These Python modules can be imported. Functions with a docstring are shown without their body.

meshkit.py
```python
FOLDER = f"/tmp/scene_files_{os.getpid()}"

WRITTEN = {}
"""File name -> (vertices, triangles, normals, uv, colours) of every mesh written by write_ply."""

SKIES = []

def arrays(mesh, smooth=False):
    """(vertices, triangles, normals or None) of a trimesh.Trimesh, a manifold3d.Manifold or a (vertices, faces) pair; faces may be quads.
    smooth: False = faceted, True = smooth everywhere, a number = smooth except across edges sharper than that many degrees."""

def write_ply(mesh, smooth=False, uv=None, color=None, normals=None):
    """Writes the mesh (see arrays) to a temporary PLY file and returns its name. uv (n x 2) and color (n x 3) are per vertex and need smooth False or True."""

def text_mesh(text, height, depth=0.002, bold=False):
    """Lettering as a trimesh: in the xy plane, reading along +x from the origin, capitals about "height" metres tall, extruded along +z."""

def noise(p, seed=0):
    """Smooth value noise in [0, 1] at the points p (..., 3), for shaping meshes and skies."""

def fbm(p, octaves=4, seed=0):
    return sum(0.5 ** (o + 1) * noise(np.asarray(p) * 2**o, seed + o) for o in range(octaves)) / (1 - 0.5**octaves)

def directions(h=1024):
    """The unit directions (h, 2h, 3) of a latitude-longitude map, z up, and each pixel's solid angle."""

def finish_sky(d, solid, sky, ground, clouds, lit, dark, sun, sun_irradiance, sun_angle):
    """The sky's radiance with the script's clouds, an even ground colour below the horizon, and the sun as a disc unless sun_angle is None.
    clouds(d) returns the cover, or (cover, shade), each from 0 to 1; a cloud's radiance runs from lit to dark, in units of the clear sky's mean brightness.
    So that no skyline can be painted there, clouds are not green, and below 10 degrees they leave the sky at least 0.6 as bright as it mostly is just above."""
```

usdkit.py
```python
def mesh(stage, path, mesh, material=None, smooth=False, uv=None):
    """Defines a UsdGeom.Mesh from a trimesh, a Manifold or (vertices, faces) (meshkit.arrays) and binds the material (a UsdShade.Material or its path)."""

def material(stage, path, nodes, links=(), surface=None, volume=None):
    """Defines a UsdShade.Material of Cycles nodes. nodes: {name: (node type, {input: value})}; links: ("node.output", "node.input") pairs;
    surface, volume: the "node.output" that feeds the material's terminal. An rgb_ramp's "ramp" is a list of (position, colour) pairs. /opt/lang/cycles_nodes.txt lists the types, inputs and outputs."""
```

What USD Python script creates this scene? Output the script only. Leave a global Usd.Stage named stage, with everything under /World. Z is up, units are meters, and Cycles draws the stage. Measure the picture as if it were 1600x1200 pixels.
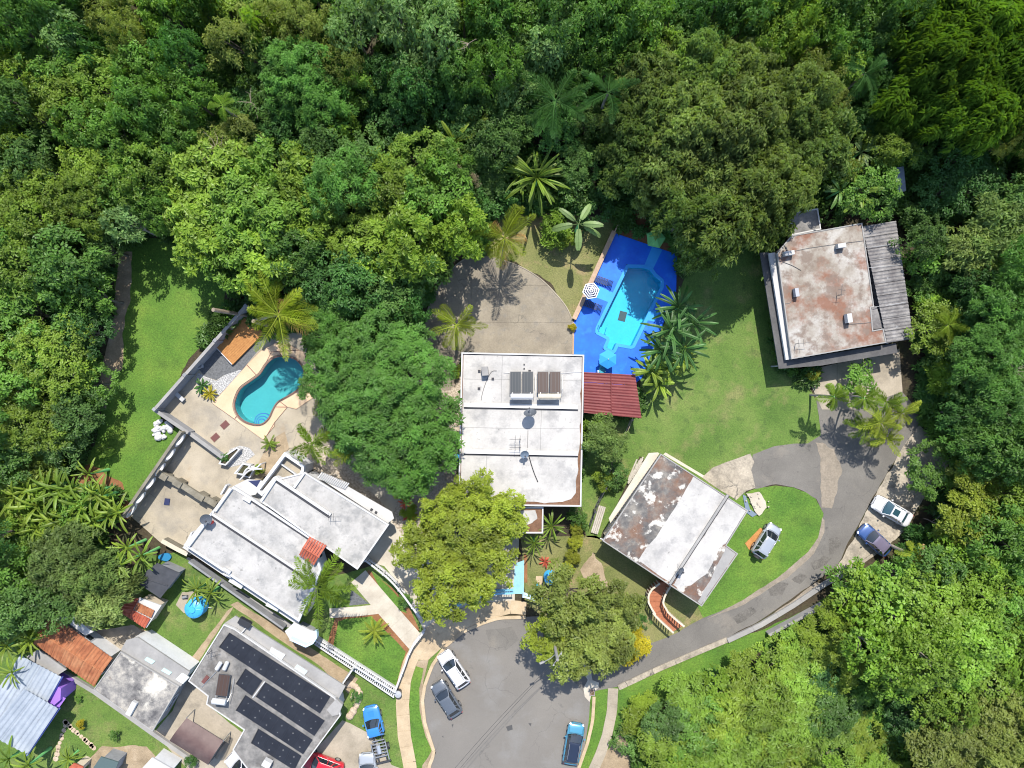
import math, numpy as np, trimesh, usdkit, meshkit
from shapely.geometry import Polygon, LineString, Point, box as sbox, MultiPolygon
from shapely.ops import unary_union
from shapely import affinity, prepared
from pxr import Usd, UsdGeom, UsdLux, UsdShade, Gf, Sdf, Vt

# ------------------------------------------------------------------ camera, sky, sun
stage = Usd.Stage.CreateInMemory()
UsdGeom.SetStageUpAxis(stage, 'Z'); UsdGeom.SetStageMetersPerUnit(stage, 1.0)
UsdGeom.Xform.Define(stage, '/World'); UsdGeom.Scope.Define(stage, '/World/Looks')
CAM_H, FPX = 74.3, 1151.0                       # flying height, focal length in pixels of a 1600 px wide picture
cam = UsdGeom.Camera.Define(stage, '/World/camera')
cam.AddTranslateOp().Set(Gf.Vec3d(0, 0, CAM_H))
cam.CreateHorizontalApertureAttr(36.0); cam.CreateVerticalApertureAttr(27.0)
cam.CreateFocalLengthAttr(36.0 * FPX / 1600.0)
cam.CreateClippingRangeAttr(Gf.Vec2f(1, 2000))
cam.CreateExposureAttr(1.15)
SUN_EL = math.radians(57.0); SUN_ROT = math.atan2(0.127, 0.992)
sx, sy, sz = math.sin(SUN_ROT) * math.cos(SUN_EL), math.cos(SUN_ROT) * math.cos(SUN_EL), math.sin(SUN_EL)
sun = UsdLux.DistantLight.Define(stage, '/World/sun')
sun.CreateNormalizeAttr(True); sun.CreateIntensityAttr(0.98); sun.CreateAngleAttr(0.53); sun.CreateColorAttr(Gf.Vec3f(1.0, 0.95, 0.87))
sun.AddTransformOp().Set(Gf.Matrix4d().SetRotate(Gf.Rotation(Gf.Vec3d(0, 0, 1), Gf.Vec3d(sx, sy, sz))))
dome = UsdLux.DomeLight.Define(stage, '/World/sky')
skym = usdkit.material(stage, '/World/Looks/sky', {
    's': ('sky_texture', {'sky_type': 'single_scattering', 'sun_disc': False, 'sun_elevation': SUN_EL, 'sun_rotation': SUN_ROT}),
    'b': ('background_shader', {'strength': 0.15})}, [('s.color', 'b.color')], surface='b.background')
UsdShade.MaterialBindingAPI.Apply(dome.GetPrim()).Bind(skym)

# ------------------------------------------------------------------ helpers
def W(px, py, h=0.0):
    s = (CAM_H - h) / FPX
    return np.array([(px - 800.0) * s, (600.0 - py) * s, h])
def WP(pts, h=0.0): return [tuple(W(x, y, h)[:2]) for x, y in pts]
def Z(x0, y0, s=4.0): return lambda *p: [(x0 + x / s, y0 + y / s) for x, y in p]
zA, zB, zC, zD, zE, zF, zG, zH = Z(0, 900), Z(0, 600), Z(200, 450), Z(250, 700), Z(300, 900), Z(640, 500), Z(640, 750), Z(640, 900)
zI, zJ, zK, zL, zM, zN, zO, zP = Z(850, 330, 4.3633), Z(900, 650), Z(1150, 300), Z(1200, 500), Z(1100, 740), Z(640, 340, 5.333), Z(900, 950), Z(350, 400, 5.333)

used = {}
def numbered(name, parent='/World'):
    k = (str(parent), name); n = used.get(k, -1) + 1; used[k] = n
    return name if n == 0 else '%s_%03d' % (name, n)
ORIG = {}
def tag(p, label=None, cat=None, group=None, kind=None):
    p = p.GetPrim() if hasattr(p, 'GetPrim') else p
    for k, v in (('label', label), ('category', cat), ('group', group), ('kind', kind)):
        if v: p.SetCustomDataByKey(k, v)
    return p
def thing(name, label=None, cat=None, loc=(0, 0, 0), rot=0.0, group=None, scale=None):
    path = '/World/' + numbered(name)
    x = UsdGeom.Xform.Define(stage, path)
    x.AddTranslateOp().Set(Gf.Vec3d(*map(float, loc))); x.AddRotateZOp().Set(float(math.degrees(rot)))
    if scale is not None: x.AddScaleOp().Set(Gf.Vec3f(*map(float, scale)))
    tag(x, label, cat, group)
    ORIG[path] = np.array(loc, float)
    return path
def T(m):
    if isinstance(m, (list, tuple)) and len(m) and isinstance(m[0], trimesh.Trimesh): m = trimesh.util.concatenate(m)
    return m
def part(parent, name, mesh, m, local=False, smooth=False, kind=None, label=None):
    """a mesh under a thing (or part); world coordinates unless local"""
    mesh = T(mesh)
    if mesh is None: return None
    if isinstance(mesh, trimesh.Trimesh): v, f = np.array(mesh.vertices), np.array(mesh.faces)
    else: v, f = np.array(mesh[0], float), np.array(mesh[1])
    path = parent + '/' + numbered(name, parent)
    o = np.zeros(3) if local else ORIG.get(parent, np.zeros(3))
    ORIG[path] = o
    usdkit.mesh(stage, path, (v - o, f), MAT[m], smooth=smooth)
    if kind or label: tag(stage.GetPrimAtPath(path), label, None, None, kind)
    return path
def single(name, mesh, m, label=None, cat=None, group=None, kind=None, smooth=False):
    path = part('/World', name, mesh, m, local=True, smooth=smooth)
    tag(stage.GetPrimAtPath(path), label, cat, group, kind)
    return path
def copy_of(src, name, label, cat, loc, rot=0.0, group=None, scale=None):
    path = '/World/' + numbered(name)
    x = UsdGeom.Xform.Define(stage, path); p = x.GetPrim()
    p.GetReferences().AddInternalReference(src)
    ops = {o.GetOpName(): o for o in x.GetOrderedXformOps()}
    ops['xformOp:translate'].Set(Gf.Vec3d(*map(float, loc))); ops['xformOp:rotateZ'].Set(float(math.degrees(rot)))
    if scale is not None: ops['xformOp:scale'].Set(Gf.Vec3f(*map(float, scale)))
    tag(p, label, cat, group); p.SetInstanceable(True)
    return path

def polys(g): return [q for q in getattr(g, 'geoms', [g]) if isinstance(q, Polygon) and q.area > 1e-5]
def poly(pts, h=0.0): return Polygon(WP(pts, h)).buffer(0)
def sheet(g, z):
    out = []
    for q in polys(g):
        v, f = trimesh.creation.triangulate_polygon(q, engine='earcut')
        v3 = np.c_[v, np.full(len(v), z)]
        n = np.cross(v3[f[:, 1]] - v3[f[:, 0]], v3[f[:, 2]] - v3[f[:, 0]])[:, 2]
        f = np.where(n[:, None] < 0, f[:, ::-1], f)
        out.append(trimesh.Trimesh(v3, f, process=False))
    return trimesh.util.concatenate(out)
def prism(g, z0, z1):
    out = []
    for q in polys(g):
        m = trimesh.creation.extrude_polygon(q, z1 - z0, engine='earcut'); m.apply_translation((0, 0, z0)); out.append(m)
    return trimesh.util.concatenate(out)
def bx(c, s, rot=0.0, tilt=None):
    m = trimesh.creation.box(s)
    if tilt is not None: m.apply_transform(trimesh.transformations.rotation_matrix(tilt[0], tilt[1]))
    m.apply_transform(trimesh.transformations.rotation_matrix(rot, (0, 0, 1))); m.apply_translation(c); return m
def line(a, b, w, z0, z1):
    return prism(LineString([tuple(a[:2]), tuple(b[:2])]).buffer(w / 2, cap_style=2), z0, z1)
def tube(path, r, n=6, cap=True):
    p = np.asarray(path, float); r = np.broadcast_to(np.asarray(r, float), (len(p),))
    t = np.gradient(p, axis=0); t /= np.linalg.norm(t, axis=1, keepdims=True) + 1e-12
    ref = np.where(np.abs(t[:, 2:]) < 0.9, [0, 0, 1.0], [1.0, 0, 0])
    a = np.cross(t, ref); a /= np.linalg.norm(a, axis=1, keepdims=True) + 1e-12
    b = np.cross(t, a); ang = np.arange(n) * 2 * np.pi / n
    v = p[:, None] + r[:, None, None] * (np.cos(ang)[None, :, None] * a[:, None] + np.sin(ang)[None, :, None] * b[:, None])
    i, j = np.meshgrid(np.arange(len(p) - 1), np.arange(n), indexing='ij')
    q = np.stack([i * n + j, i * n + (j + 1) % n, (i + 1) * n + (j + 1) % n, (i + 1) * n + j], -1).reshape(-1, 4)
    f = np.vstack([q[:, [0, 1, 2]], q[:, [0, 2, 3]]]); v = v.reshape(-1, 3)
    if cap:
        k = len(v); v = np.vstack([v, p[0], p[-1]]); e = (len(p) - 1) * n
        f = np.vstack([f] + [[[k, (j + 1) % n, j], [k + 1, e + j, e + (j + 1) % n]] for j in range(n)])
    m = trimesh.Trimesh(v, f, process=False); m.fix_normals() if len(v) < 400 else None
    return m
def cyl(a, b, r, n=10): return tube([a, b], r, n)
def crv(pts, n=8):
    """Catmull-Rom through open points"""
    p = np.asarray(pts, float); p = np.vstack([2 * p[0] - p[1], p, 2 * p[-1] - p[-2]]); out = []
    for i in range(1, len(p) - 2):
        for t in np.arange(n) / n:
            a, b, c, d = p[i - 1], p[i], p[i + 1], p[i + 2]
            out.append(0.5 * (2 * b + (c - a) * t + (2 * a - 5 * b + 4 * c - d) * t * t + (3 * b - a - 3 * c + d) * t ** 3))
    return np.vstack(out + [p[-2]])
def ccrv(pts, n=6):
    p = np.asarray(pts, float); k = len(p); out = []
    for i in range(k):
        a, b, c, d = p[i - 1], p[i], p[(i + 1) % k], p[(i + 2) % k]
        for t in np.arange(n) / n:
            out.append(0.5 * (2 * b + (c - a) * t + (2 * a - 5 * b + 4 * c - d) * t * t + (3 * b - a - 3 * c + d) * t ** 3))
    return np.array(out)
def rough(g, amp=0.25, freq=0.6, step=0.4, seed=0):
    """an uneven natural edge"""
    out = []
    for q in polys(g):
        c = np.array(q.exterior.segmentize(step).coords)[:-1]
        t = np.roll(c, -1, 0) - np.roll(c, 1, 0); t /= np.linalg.norm(t, axis=1, keepdims=True) + 1e-9
        n = np.c_[t[:, 1], -t[:, 0]]
        d = meshkit.fbm(np.c_[c * freq, np.zeros(len(c))], 4, seed) - 0.5
        out.append(Polygon(c + n * (d * 2 * amp)[:, None]).buffer(0))
    return unary_union(out)

# ------------------------------------------------------------------ materials
MAT = {}
def plain(name, col, rough=0.5, metal=0.0, coat=0.0, spec=0.5):
    col = tuple(.84 * x for x in col)
    MAT[name] = usdkit.material(stage, '/World/Looks/' + name, {'p': ('principled_bsdf', {'base_color': col, 'roughness': rough, 'metallic': metal, 'coat_weight': coat, 'specular_ior_level': spec})}, surface='p.BSDF')
def surf(name, stops, scale=1.0, rough=0.8, bump=0.0, bscale=None, detail=8, nrough=0.6, stain=None, stain2=None, fine=0.15, fscale=12.0, metal=0.0, spec=0.3, stretch=(1, 1, 1), rotz=0.0, crack=None):
    """base ramp over noise, fine grain, up to two stain masks (colour, noise scale, threshold, softness, amount)"""
    BF = .82 if name.startswith(('lawn', 'blue', 'cyan', 'poolpaint', 'rust', 'red_tin', 'tile')) else 0.66
    wm = (1.05, 1.0, .92) if name.startswith(('concrete', 'terrace', 'asphalt')) else (1.03, 1.0, .96) if name.startswith(('roof', 'slab')) else (1, 1, 1)
    BF *= 1.0 if name.startswith('roof_white') else 1
    stops = [(a, tuple(BF * x * y for x, y in zip(c, wm))) for a, c in stops]; stain, stain2 = [(tuple(BF * x for x in q[0]), *q[1:]) if q else None for q in (stain, stain2)]
    n = {'g': ('geometry', {}), 'm': ('mapping', {'mapping_type': 'point', 'scale': stretch, 'rotation': (0, 0, rotz)}),
         'n1': ('noise_texture', {'scale': scale, 'detail': detail, 'roughness': nrough}), 'r1': ('rgb_ramp', {'ramp': stops}),
         'n2': ('noise_texture', {'scale': fscale, 'detail': 4.0, 'roughness': 0.7}),
         'fr': ('map_range', {'from_min': 0.3, 'from_max': 0.7, 'to_min': 1 - fine, 'to_max': 1 + fine}),
         'mx': ('vector_math', {'math_type': 'scale'}),
         'p': ('principled_bsdf', {'roughness': rough, 'metallic': metal, 'specular_ior_level': spec})}
    l = [('g.position', 'm.vector'), ('m.vector', 'n1.vector'), ('n1.fac', 'r1.fac'), ('m.vector', 'n2.vector'), ('n2.fac', 'fr.value')]
    cur = 'r1.color'
    for i, s in enumerate([stain, stain2]):
        if not s: continue
        col, ssc, th, soft, amt = s
        n['s%d' % i] = ('noise_texture', {'scale': ssc, 'detail': 6.0, 'roughness': 0.62}); n['sm%d' % i] = ('mapping', {'location': (13.7 * (i + 1), 5.1, 0)})
        n['sr%d' % i] = ('map_range', {'from_min': th - soft, 'from_max': th + soft, 'to_min': 0.0, 'to_max': amt, 'clamp': True})
        n['sx%d' % i] = ('mix', {'color2': col})
        l += [('m.vector', 'sm%d.vector' % i), ('sm%d.vector' % i, 's%d.vector' % i), ('s%d.fac' % i, 'sr%d.value' % i), ('sr%d.result' % i, 'sx%d.fac' % i), (cur, 'sx%d.color1' % i)]
        cur = 'sx%d.color' % i
    if crack:
        cs, cw, ca = crack
        n.update(cn=('noise_texture', {'scale': .8, 'detail': 4.0}), cv=('vector_math', {'math_type': 'scale', 'scale': 1.6}), ca=('vector_math', {'math_type': 'add'}), cd=('voronoi_texture', {'feature': 'distance_to_edge', 'scale': cs}),
                 cr=('map_range', {'from_min': 0.0, 'from_max': cw, 'to_min': 1.0, 'to_max': 0.0, 'clamp': True}), ck=('noise_texture', {'scale': .22, 'detail': 2.0}), ce=('map_range', {'from_min': .48, 'from_max': .62, 'to_min': 0.0, 'to_max': ca, 'clamp': True}),
                 cm=('math', {'math_type': 'multiply'}), cx=('mix', {'color2': (.05, .048, .045)}))
        l += [('m.vector', 'cn.vector'), ('cn.color', 'cv.vector1'), ('m.vector', 'ca.vector1'), ('cv.vector', 'ca.vector2'), ('ca.vector', 'cd.vector'), ('cd.distance', 'cr.value'), ('m.vector', 'ck.vector'), ('ck.fac', 'ce.value'),
              ('cr.result', 'cm.value1'), ('ce.result', 'cm.value2'), ('cm.value', 'cx.fac'), (cur, 'cx.color1')]; cur = 'cx.color'
    l += [(cur, 'mx.vector1'), ('fr.result', 'mx.scale'), ('mx.vector', 'p.base_color')]
    if bump:
        n['nb'] = ('noise_texture', {'scale': bscale or fscale, 'detail': 5.0, 'roughness': 0.65}); n['b'] = ('bump', {'strength': 1.0, 'distance': bump})
        l += [('m.vector', 'nb.vector'), ('nb.fac', 'b.height'), ('b.normal', 'p.normal')]
    MAT[name] = usdkit.material(stage, '/World/Looks/' + name, n, l, surface='p.BSDF')
def leafmat(name, dark, light, accent=None, frac=0.0, trans=0.33, rough=0.5, shift=0.32, boost=1.0):
    LM = 5.0 * boost; k_ = lambda x: x / (1 + .8 * x); g_ = lambda c: (k_(c[0] * LM * 1.32), k_(c[1] * LM), k_(c[2] * LM * .85))
    dark, light = g_(dark), g_(light); acc = tuple(1.35 * x for x in accent) if accent else light
    mid = tuple(0.5 * (a + b) for a, b in zip(dark, light))
    hi = tuple(min(.58, 1.45 * x) for x in light); stops = [(0.0, tuple(.6 * x for x in dark)), (0.3, dark), (0.55, mid), (0.78 - frac, light), (0.92 - frac, hi)] + ([(0.93 - frac, acc), (1.0, acc)] if frac else [(1.0, hi)])
    n = {'g': ('geometry', {}), 'o': ('object_info', {}), 'r': ('rgb_ramp', {'ramp': stops}),
         'nz': ('noise_texture', {'scale': 0.55, 'detail': 3.0}), 'mr': ('map_range', {'from_min': 0.3, 'from_max': 0.7, 'to_min': 1 - shift, 'to_max': 1 + shift}),
         'om': ('map_range', {'from_min': 0.0, 'from_max': 1.0, 'to_min': 0.8, 'to_max': 1.25}), 'mm': ('math', {'math_type': 'multiply'}),
         'sc': ('vector_math', {'math_type': 'scale'}), 'p': ('principled_bsdf', {'roughness': rough, 'specular_ior_level': 0.35}),
         't': ('translucent_bsdf', {}), 'mc': ('mix_closure', {'fac': trans}), 'tg': ('mix', {'mix_type': 'multiply', 'fac': 1.0, 'color2': (1.5, 1.6, 0.5)})}
    l = [('g.random_per_island', 'r.fac'), ('g.position', 'nz.vector'), ('nz.fac', 'mr.value'), ('o.random', 'om.value'), ('mr.result', 'mm.value1'), ('om.result', 'mm.value2'),
         ('r.color', 'sc.vector1'), ('mm.value', 'sc.scale'), ('sc.vector', 'p.base_color'), ('sc.vector', 'tg.color1'), ('tg.color', 't.color'), ('p.BSDF', 'mc.closure1'), ('t.BSDF', 'mc.closure2')]
    MAT[name] = usdkit.material(stage, '/World/Looks/' + name, n, l, surface='mc.closure')

# ground and paving
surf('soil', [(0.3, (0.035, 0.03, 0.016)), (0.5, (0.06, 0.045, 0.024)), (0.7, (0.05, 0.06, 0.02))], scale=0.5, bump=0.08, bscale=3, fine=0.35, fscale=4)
surf('earth', [(0.3, (0.25, 0.19, 0.12)), (0.55, (0.37, 0.285, 0.185)), (0.75, (0.46, 0.37, 0.26))], scale=0.8, bump=0.04, fine=0.2)
surf('redearth', [(0.3, (0.20, 0.085, 0.035)), (0.6, (0.30, 0.14, 0.06)), (0.75, (0.33, 0.2, 0.1))], scale=0.9, bump=0.04, fine=0.25)
surf('lawn', [(0.3, (0.052, 0.108, 0.014)), (0.5, (0.086, 0.150, 0.024)), (0.7, (0.130, 0.178, 0.040))], scale=0.18, bump=0.05, bscale=9, fine=0.33, fscale=7, stain=((0.19, 0.175, 0.07), 0.35, 0.60, 0.08, 0.65), stain2=((.045, .085, .016), 0.9, .6, .06, .6))
surf('lawn_lush', [(0.3, (0.048, 0.120, 0.012)), (0.5, (0.078, 0.160, 0.017)), (0.7, (0.118, 0.19, 0.024))], scale=0.22, bump=0.06, bscale=8, fine=0.36, fscale=6, stain=((0.045, 0.085, 0.012), 0.5, 0.62, 0.08, .6))
surf('lawn_dry', [(0.3, (0.105, 0.125, 0.032)), (0.5, (0.15, 0.155, 0.05)), (0.7, (0.20, 0.185, 0.075))], scale=0.25, bump=0.05, bscale=9, fine=0.3, fscale=7, stain=((0.26, 0.19, 0.10), 0.45, 0.6, 0.06, 0.7))
surf('asphalt', [(0.3, (0.165, 0.160, 0.155)), (0.55, (0.192, 0.186, 0.180)), (0.75, (0.225, 0.218, 0.208))], scale=0.12, rough=0.9, fine=0.12, fscale=20, stain=((0.09, 0.09, 0.09), 0.45, 0.69, 0.04, 0.5), stain2=((0.25, 0.245, 0.235), 0.3, 0.60, 0.08, 0.5), crack=(.22, .009, .4))
surf('asphalt_lane', [(0.3, (0.13, 0.127, 0.123)), (0.55, (0.17, 0.166, 0.160)), (0.75, (0.215, 0.21, 0.20))], scale=0.2, rough=0.9, fine=0.15, fscale=14, stain=((0.07, 0.068, 0.065), 0.5, 0.665, 0.03, 0.7), stain2=((0.26, 0.23, 0.19), 0.4, 0.62, 0.07, 0.5), crack=(.35, .012, .5))
surf('asphalt_cracked', [(0.3, (0.10, 0.097, 0.093)), (0.7, (0.17, 0.165, 0.158))], scale=1.2, rough=0.95, fine=0.3, fscale=8, crack=(1.6, .06, 1.0)); plain('oil', (0.055, 0.053, 0.05), 0.6)
surf('concrete', [(0.3, (0.27, 0.245, 0.20)), (0.55, (0.385, 0.35, 0.295)), (0.75, (0.45, 0.415, 0.35))], scale=0.35, rough=0.85, fine=0.12, fscale=9, stain=((0.20, 0.18, 0.145), 0.5, 0.61, 0.07, 0.6))
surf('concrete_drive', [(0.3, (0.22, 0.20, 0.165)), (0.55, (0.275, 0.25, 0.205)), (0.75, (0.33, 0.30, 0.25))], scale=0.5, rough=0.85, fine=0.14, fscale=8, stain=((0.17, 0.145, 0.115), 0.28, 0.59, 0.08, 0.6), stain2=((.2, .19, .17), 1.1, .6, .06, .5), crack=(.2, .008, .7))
surf('concrete_tan', [(0.3, (0.40, 0.32, 0.22)), (0.55, (0.50, 0.41, 0.29)), (0.75, (0.56, 0.47, 0.35))], scale=0.6, rough=0.85, fine=0.12, fscale=9, stain=((0.3, 0.23, 0.15), 0.5, 0.6, 0.07, 0.6))
surf('concrete_pale', [(0.3, (0.42, 0.39, 0.34)), (0.55, (0.51, 0.485, 0.43)), (0.75, (0.58, 0.555, 0.50))], scale=0.6, rough=0.85, fine=0.08, fscale=9, stain=((0.38, 0.34, 0.28), 0.4, 0.63, 0.07, 0.5))
surf('concrete_old', [(0.3, (0.20, 0.185, 0.16)), (0.5, (0.36, 0.33, 0.28)), (0.75, (0.50, 0.46, 0.39))], scale=0.5, rough=0.9, fine=0.22, fscale=5, bump=0.03, bscale=4, stain=((0.13, 0.115, 0.095), 0.7, 0.6, 0.05, 0.6), nrough=0.72, crack=(.4, .03, .9))
surf('terrace', [(0.3, (0.27, 0.245, 0.20)), (0.5, (0.38, 0.345, 0.28)), (0.75, (0.47, 0.43, 0.355))], scale=0.3, rough=0.8, fine=0.09, fscale=8, stain=((0.32, 0.21, 0.10), 0.25, 0.66, 0.06, 0.6), stain2=((0.24, 0.22, 0.19), 0.35, 0.58, 0.08, 0.6), crack=(.25, .01, .7))
surf('pooldeck', [(0.3, (0.62, 0.43, 0.27)), (0.6, (0.70, 0.51, 0.34)), (0.8, (0.74, 0.57, 0.40))], scale=0.5, fine=0.06, fscale=9)
surf('gravel_grey', [(0.35, (0.10, 0.105, 0.11)), (0.65, (0.17, 0.175, 0.18))], scale=6, fine=0.4, fscale=25, bump=0.03, bscale=20)
surf('gravel_white', [(0.38, (0.22, 0.22, 0.22)), (0.62, (0.62, 0.61, 0.59))], scale=9, fine=0.3, fscale=20, bump=0.05, bscale=12)
surf('gravel_tan', [(0.35, (0.30, 0.24, 0.17)), (0.65, (0.62, 0.54, 0.44))], scale=5, fine=0.3, fscale=18, bump=0.05, bscale=10)
surf('bluedeck', [(0.3, (0.003, 0.085, 0.56)), (0.55, (0.004, 0.12, 0.66)), (0.75, (0.008, 0.17, 0.72))], scale=0.5, rough=0.55, fine=0.07, fscale=6, stain=((.02, .2, .7), .7, .6, .06, .5))
surf('cyandeck', [(0.3, (0.02, 0.25, 0.66)), (0.7, (0.03, 0.31, 0.72))], scale=0.4, rough=0.55, fine=0.05, fscale=6)
surf('poolpaint', [(0.3, (0.03, 0.38, 0.62)), (0.7, (0.045, 0.45, 0.68))], scale=0.4, rough=0.5, fine=0.05, fscale=5)
surf('poolpaint_teal', [(0.3, (0.11, 0.33, 0.36)), (0.7, (0.14, 0.38, 0.40))], scale=0.4, rough=0.5, fine=0.05, fscale=5)
surf('paleblue_paving', [(0.3, (0.25, 0.50, 0.62)), (0.7, (0.32, 0.57, 0.68))], scale=0.8, rough=0.7, fine=0.08, fscale=8)
surf('terracotta', [(0.3, (0.34, 0.115, 0.055)), (0.7, (0.46, 0.18, 0.09))], scale=1.5, fine=0.15, fscale=9)
# roofs
surf('roof_white', [(0.3, (0.36, 0.357, 0.35)), (0.5, (0.475, 0.47, 0.46)), (0.7, (0.56, 0.555, 0.54))], scale=0.35, rough=0.75, fine=0.05, fscale=6, stain=((0.27, 0.265, 0.26), 0.6, 0.58, 0.07, 0.65), nrough=0.7, stain2=((.17, .16, .15), 2.3, .68, .03, .6))
surf('roof_white_b', [(0.3, (0.31, 0.31, 0.305)), (0.5, (0.42, 0.417, 0.41)), (0.7, (0.52, 0.515, 0.505))], scale=0.5, rough=0.75, fine=0.06, fscale=5, stain=((0.24, 0.24, 0.235), 0.9, 0.57, 0.08, 0.7), nrough=0.72, stain2=((.15, .145, .13), 2.0, .67, .04, .65))
surf('roof_bare', [(0.3, (0.12, 0.06, 0.035)), (0.6, (0.20, 0.11, 0.065)), (0.8, (0.26, 0.16, 0.1))], scale=1.2, fine=0.2, fscale=6)
surf('roof_mottled', [(0.36, (0.085, 0.085, 0.088)), (0.5, (0.15, 0.145, 0.14)), (0.62, (0.25, 0.235, 0.21))], scale=0.7, rough=0.85, fine=0.15, fscale=5, nrough=0.72, stain=((0.19, 0.095, 0.055), 0.30, 0.53, 0.07, 0.85), stain2=((0.60, 0.57, 0.51), 0.9, 0.58, 0.03, 0.9))
surf('roof_grey', [(0.36, (0.12, 0.12, 0.12)), (0.5, (0.19, 0.187, 0.183)), (0.62, (0.27, 0.262, 0.25))], scale=0.6, rough=0.85, fine=0.12, fscale=5, nrough=0.7, stain=((0.10, 0.09, 0.08), 0.5, 0.65, 0.04, 0.7))
surf('roof_grey_white', [(0.38, (0.09, 0.09, 0.095)), (0.5, (0.22, 0.215, 0.21)), (0.62, (0.42, 0.40, 0.36))], scale=0.5, rough=0.85, fine=0.12, fscale=5, nrough=0.72, stain=((0.68, 0.64, 0.55), 0.4, 0.60, 0.05, 0.8), stain2=((0.12, 0.07, 0.05), 0.5, 0.69, 0.03, 0.8))
surf('roof_rusted', [(0.36, (0.24, 0.205, 0.17)), (0.48, (0.34, 0.315, 0.28)), (0.62, (0.46, 0.455, 0.44))], scale=0.3, rough=0.85, fine=0.08, fscale=5, nrough=0.68, stain=((0.22, 0.09, 0.05), 0.30, 0.54, 0.06, 0.85), stain2=((0.20, 0.15, 0.12), 0.9, 0.55, 0.06, 0.85))
surf('slab_grey', [(0.3, (0.25, 0.25, 0.25)), (0.7, (0.36, 0.358, 0.352))], scale=0.5, fine=0.06, fscale=5)
surf('slab_white', [(0.3, (0.46, 0.47, 0.48)), (0.7, (0.58, 0.585, 0.59))], scale=0.5, fine=0.05, fscale=5)
surf('slab_cream', [(0.3, (0.50, 0.45, 0.36)), (0.7, (0.62, 0.57, 0.47))], scale=0.8, fine=0.1, fscale=5)
surf('rust_tin', [(0.35, (0.20, 0.065, 0.028)), (0.5, (0.29, 0.105, 0.045)), (0.65, (0.36, 0.16, 0.075))], scale=0.8, rough=0.75, fine=0.14, fscale=4, stretch=(1, 1, 1), nrough=0.7)
surf('red_tin', [(0.35, (0.12, 0.020, 0.020)), (0.6, (0.155, 0.030, 0.028)), (0.8, (0.19, 0.05, 0.045))], scale=0.7, rough=0.6, fine=0.1, fscale=5)
surf('tile_red', [(0.35, (0.26, 0.055, 0.03)), (0.65, (0.38, 0.10, 0.055))], scale=2.0, rough=0.7, fine=0.12, fscale=6)
surf('zinc', [(0.35, (0.28, 0.32, 0.37)), (0.65, (0.39, 0.43, 0.48))], scale=0.5, rough=0.6, fine=0.07, fscale=5, spec=0.3, stain=((0.22, 0.15, 0.10), 0.3, 0.67, 0.04, 0.7))
surf('old_tin', [(0.36, (0.13, 0.12, 0.12)), (0.5, (0.20, 0.19, 0.185)), (0.64, (0.30, 0.285, 0.275))], scale=0.8, rough=0.8, fine=0.16, fscale=6, nrough=0.75, stain=((0.55, 0.55, 0.53), 0.5, 0.66, 0.03, 0.7))
surf('brown_cover', [(0.35, (0.10, 0.06, 0.055)), (0.65, (0.145, 0.095, 0.085))], scale=0.8, rough=0.6, fine=0.07, fscale=5)
surf('dark_tarp', [(0.35, (0.042, 0.045, 0.053)), (0.65, (0.065, 0.068, 0.078))], scale=1.2, rough=0.6, fine=0.1, fscale=6)
surf('solar_mat', [(0.35, (0.011, 0.013, 0.020)), (0.65, (0.018, 0.021, 0.030))], scale=1.0, rough=0.55, fine=0.12, fscale=8)
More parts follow.
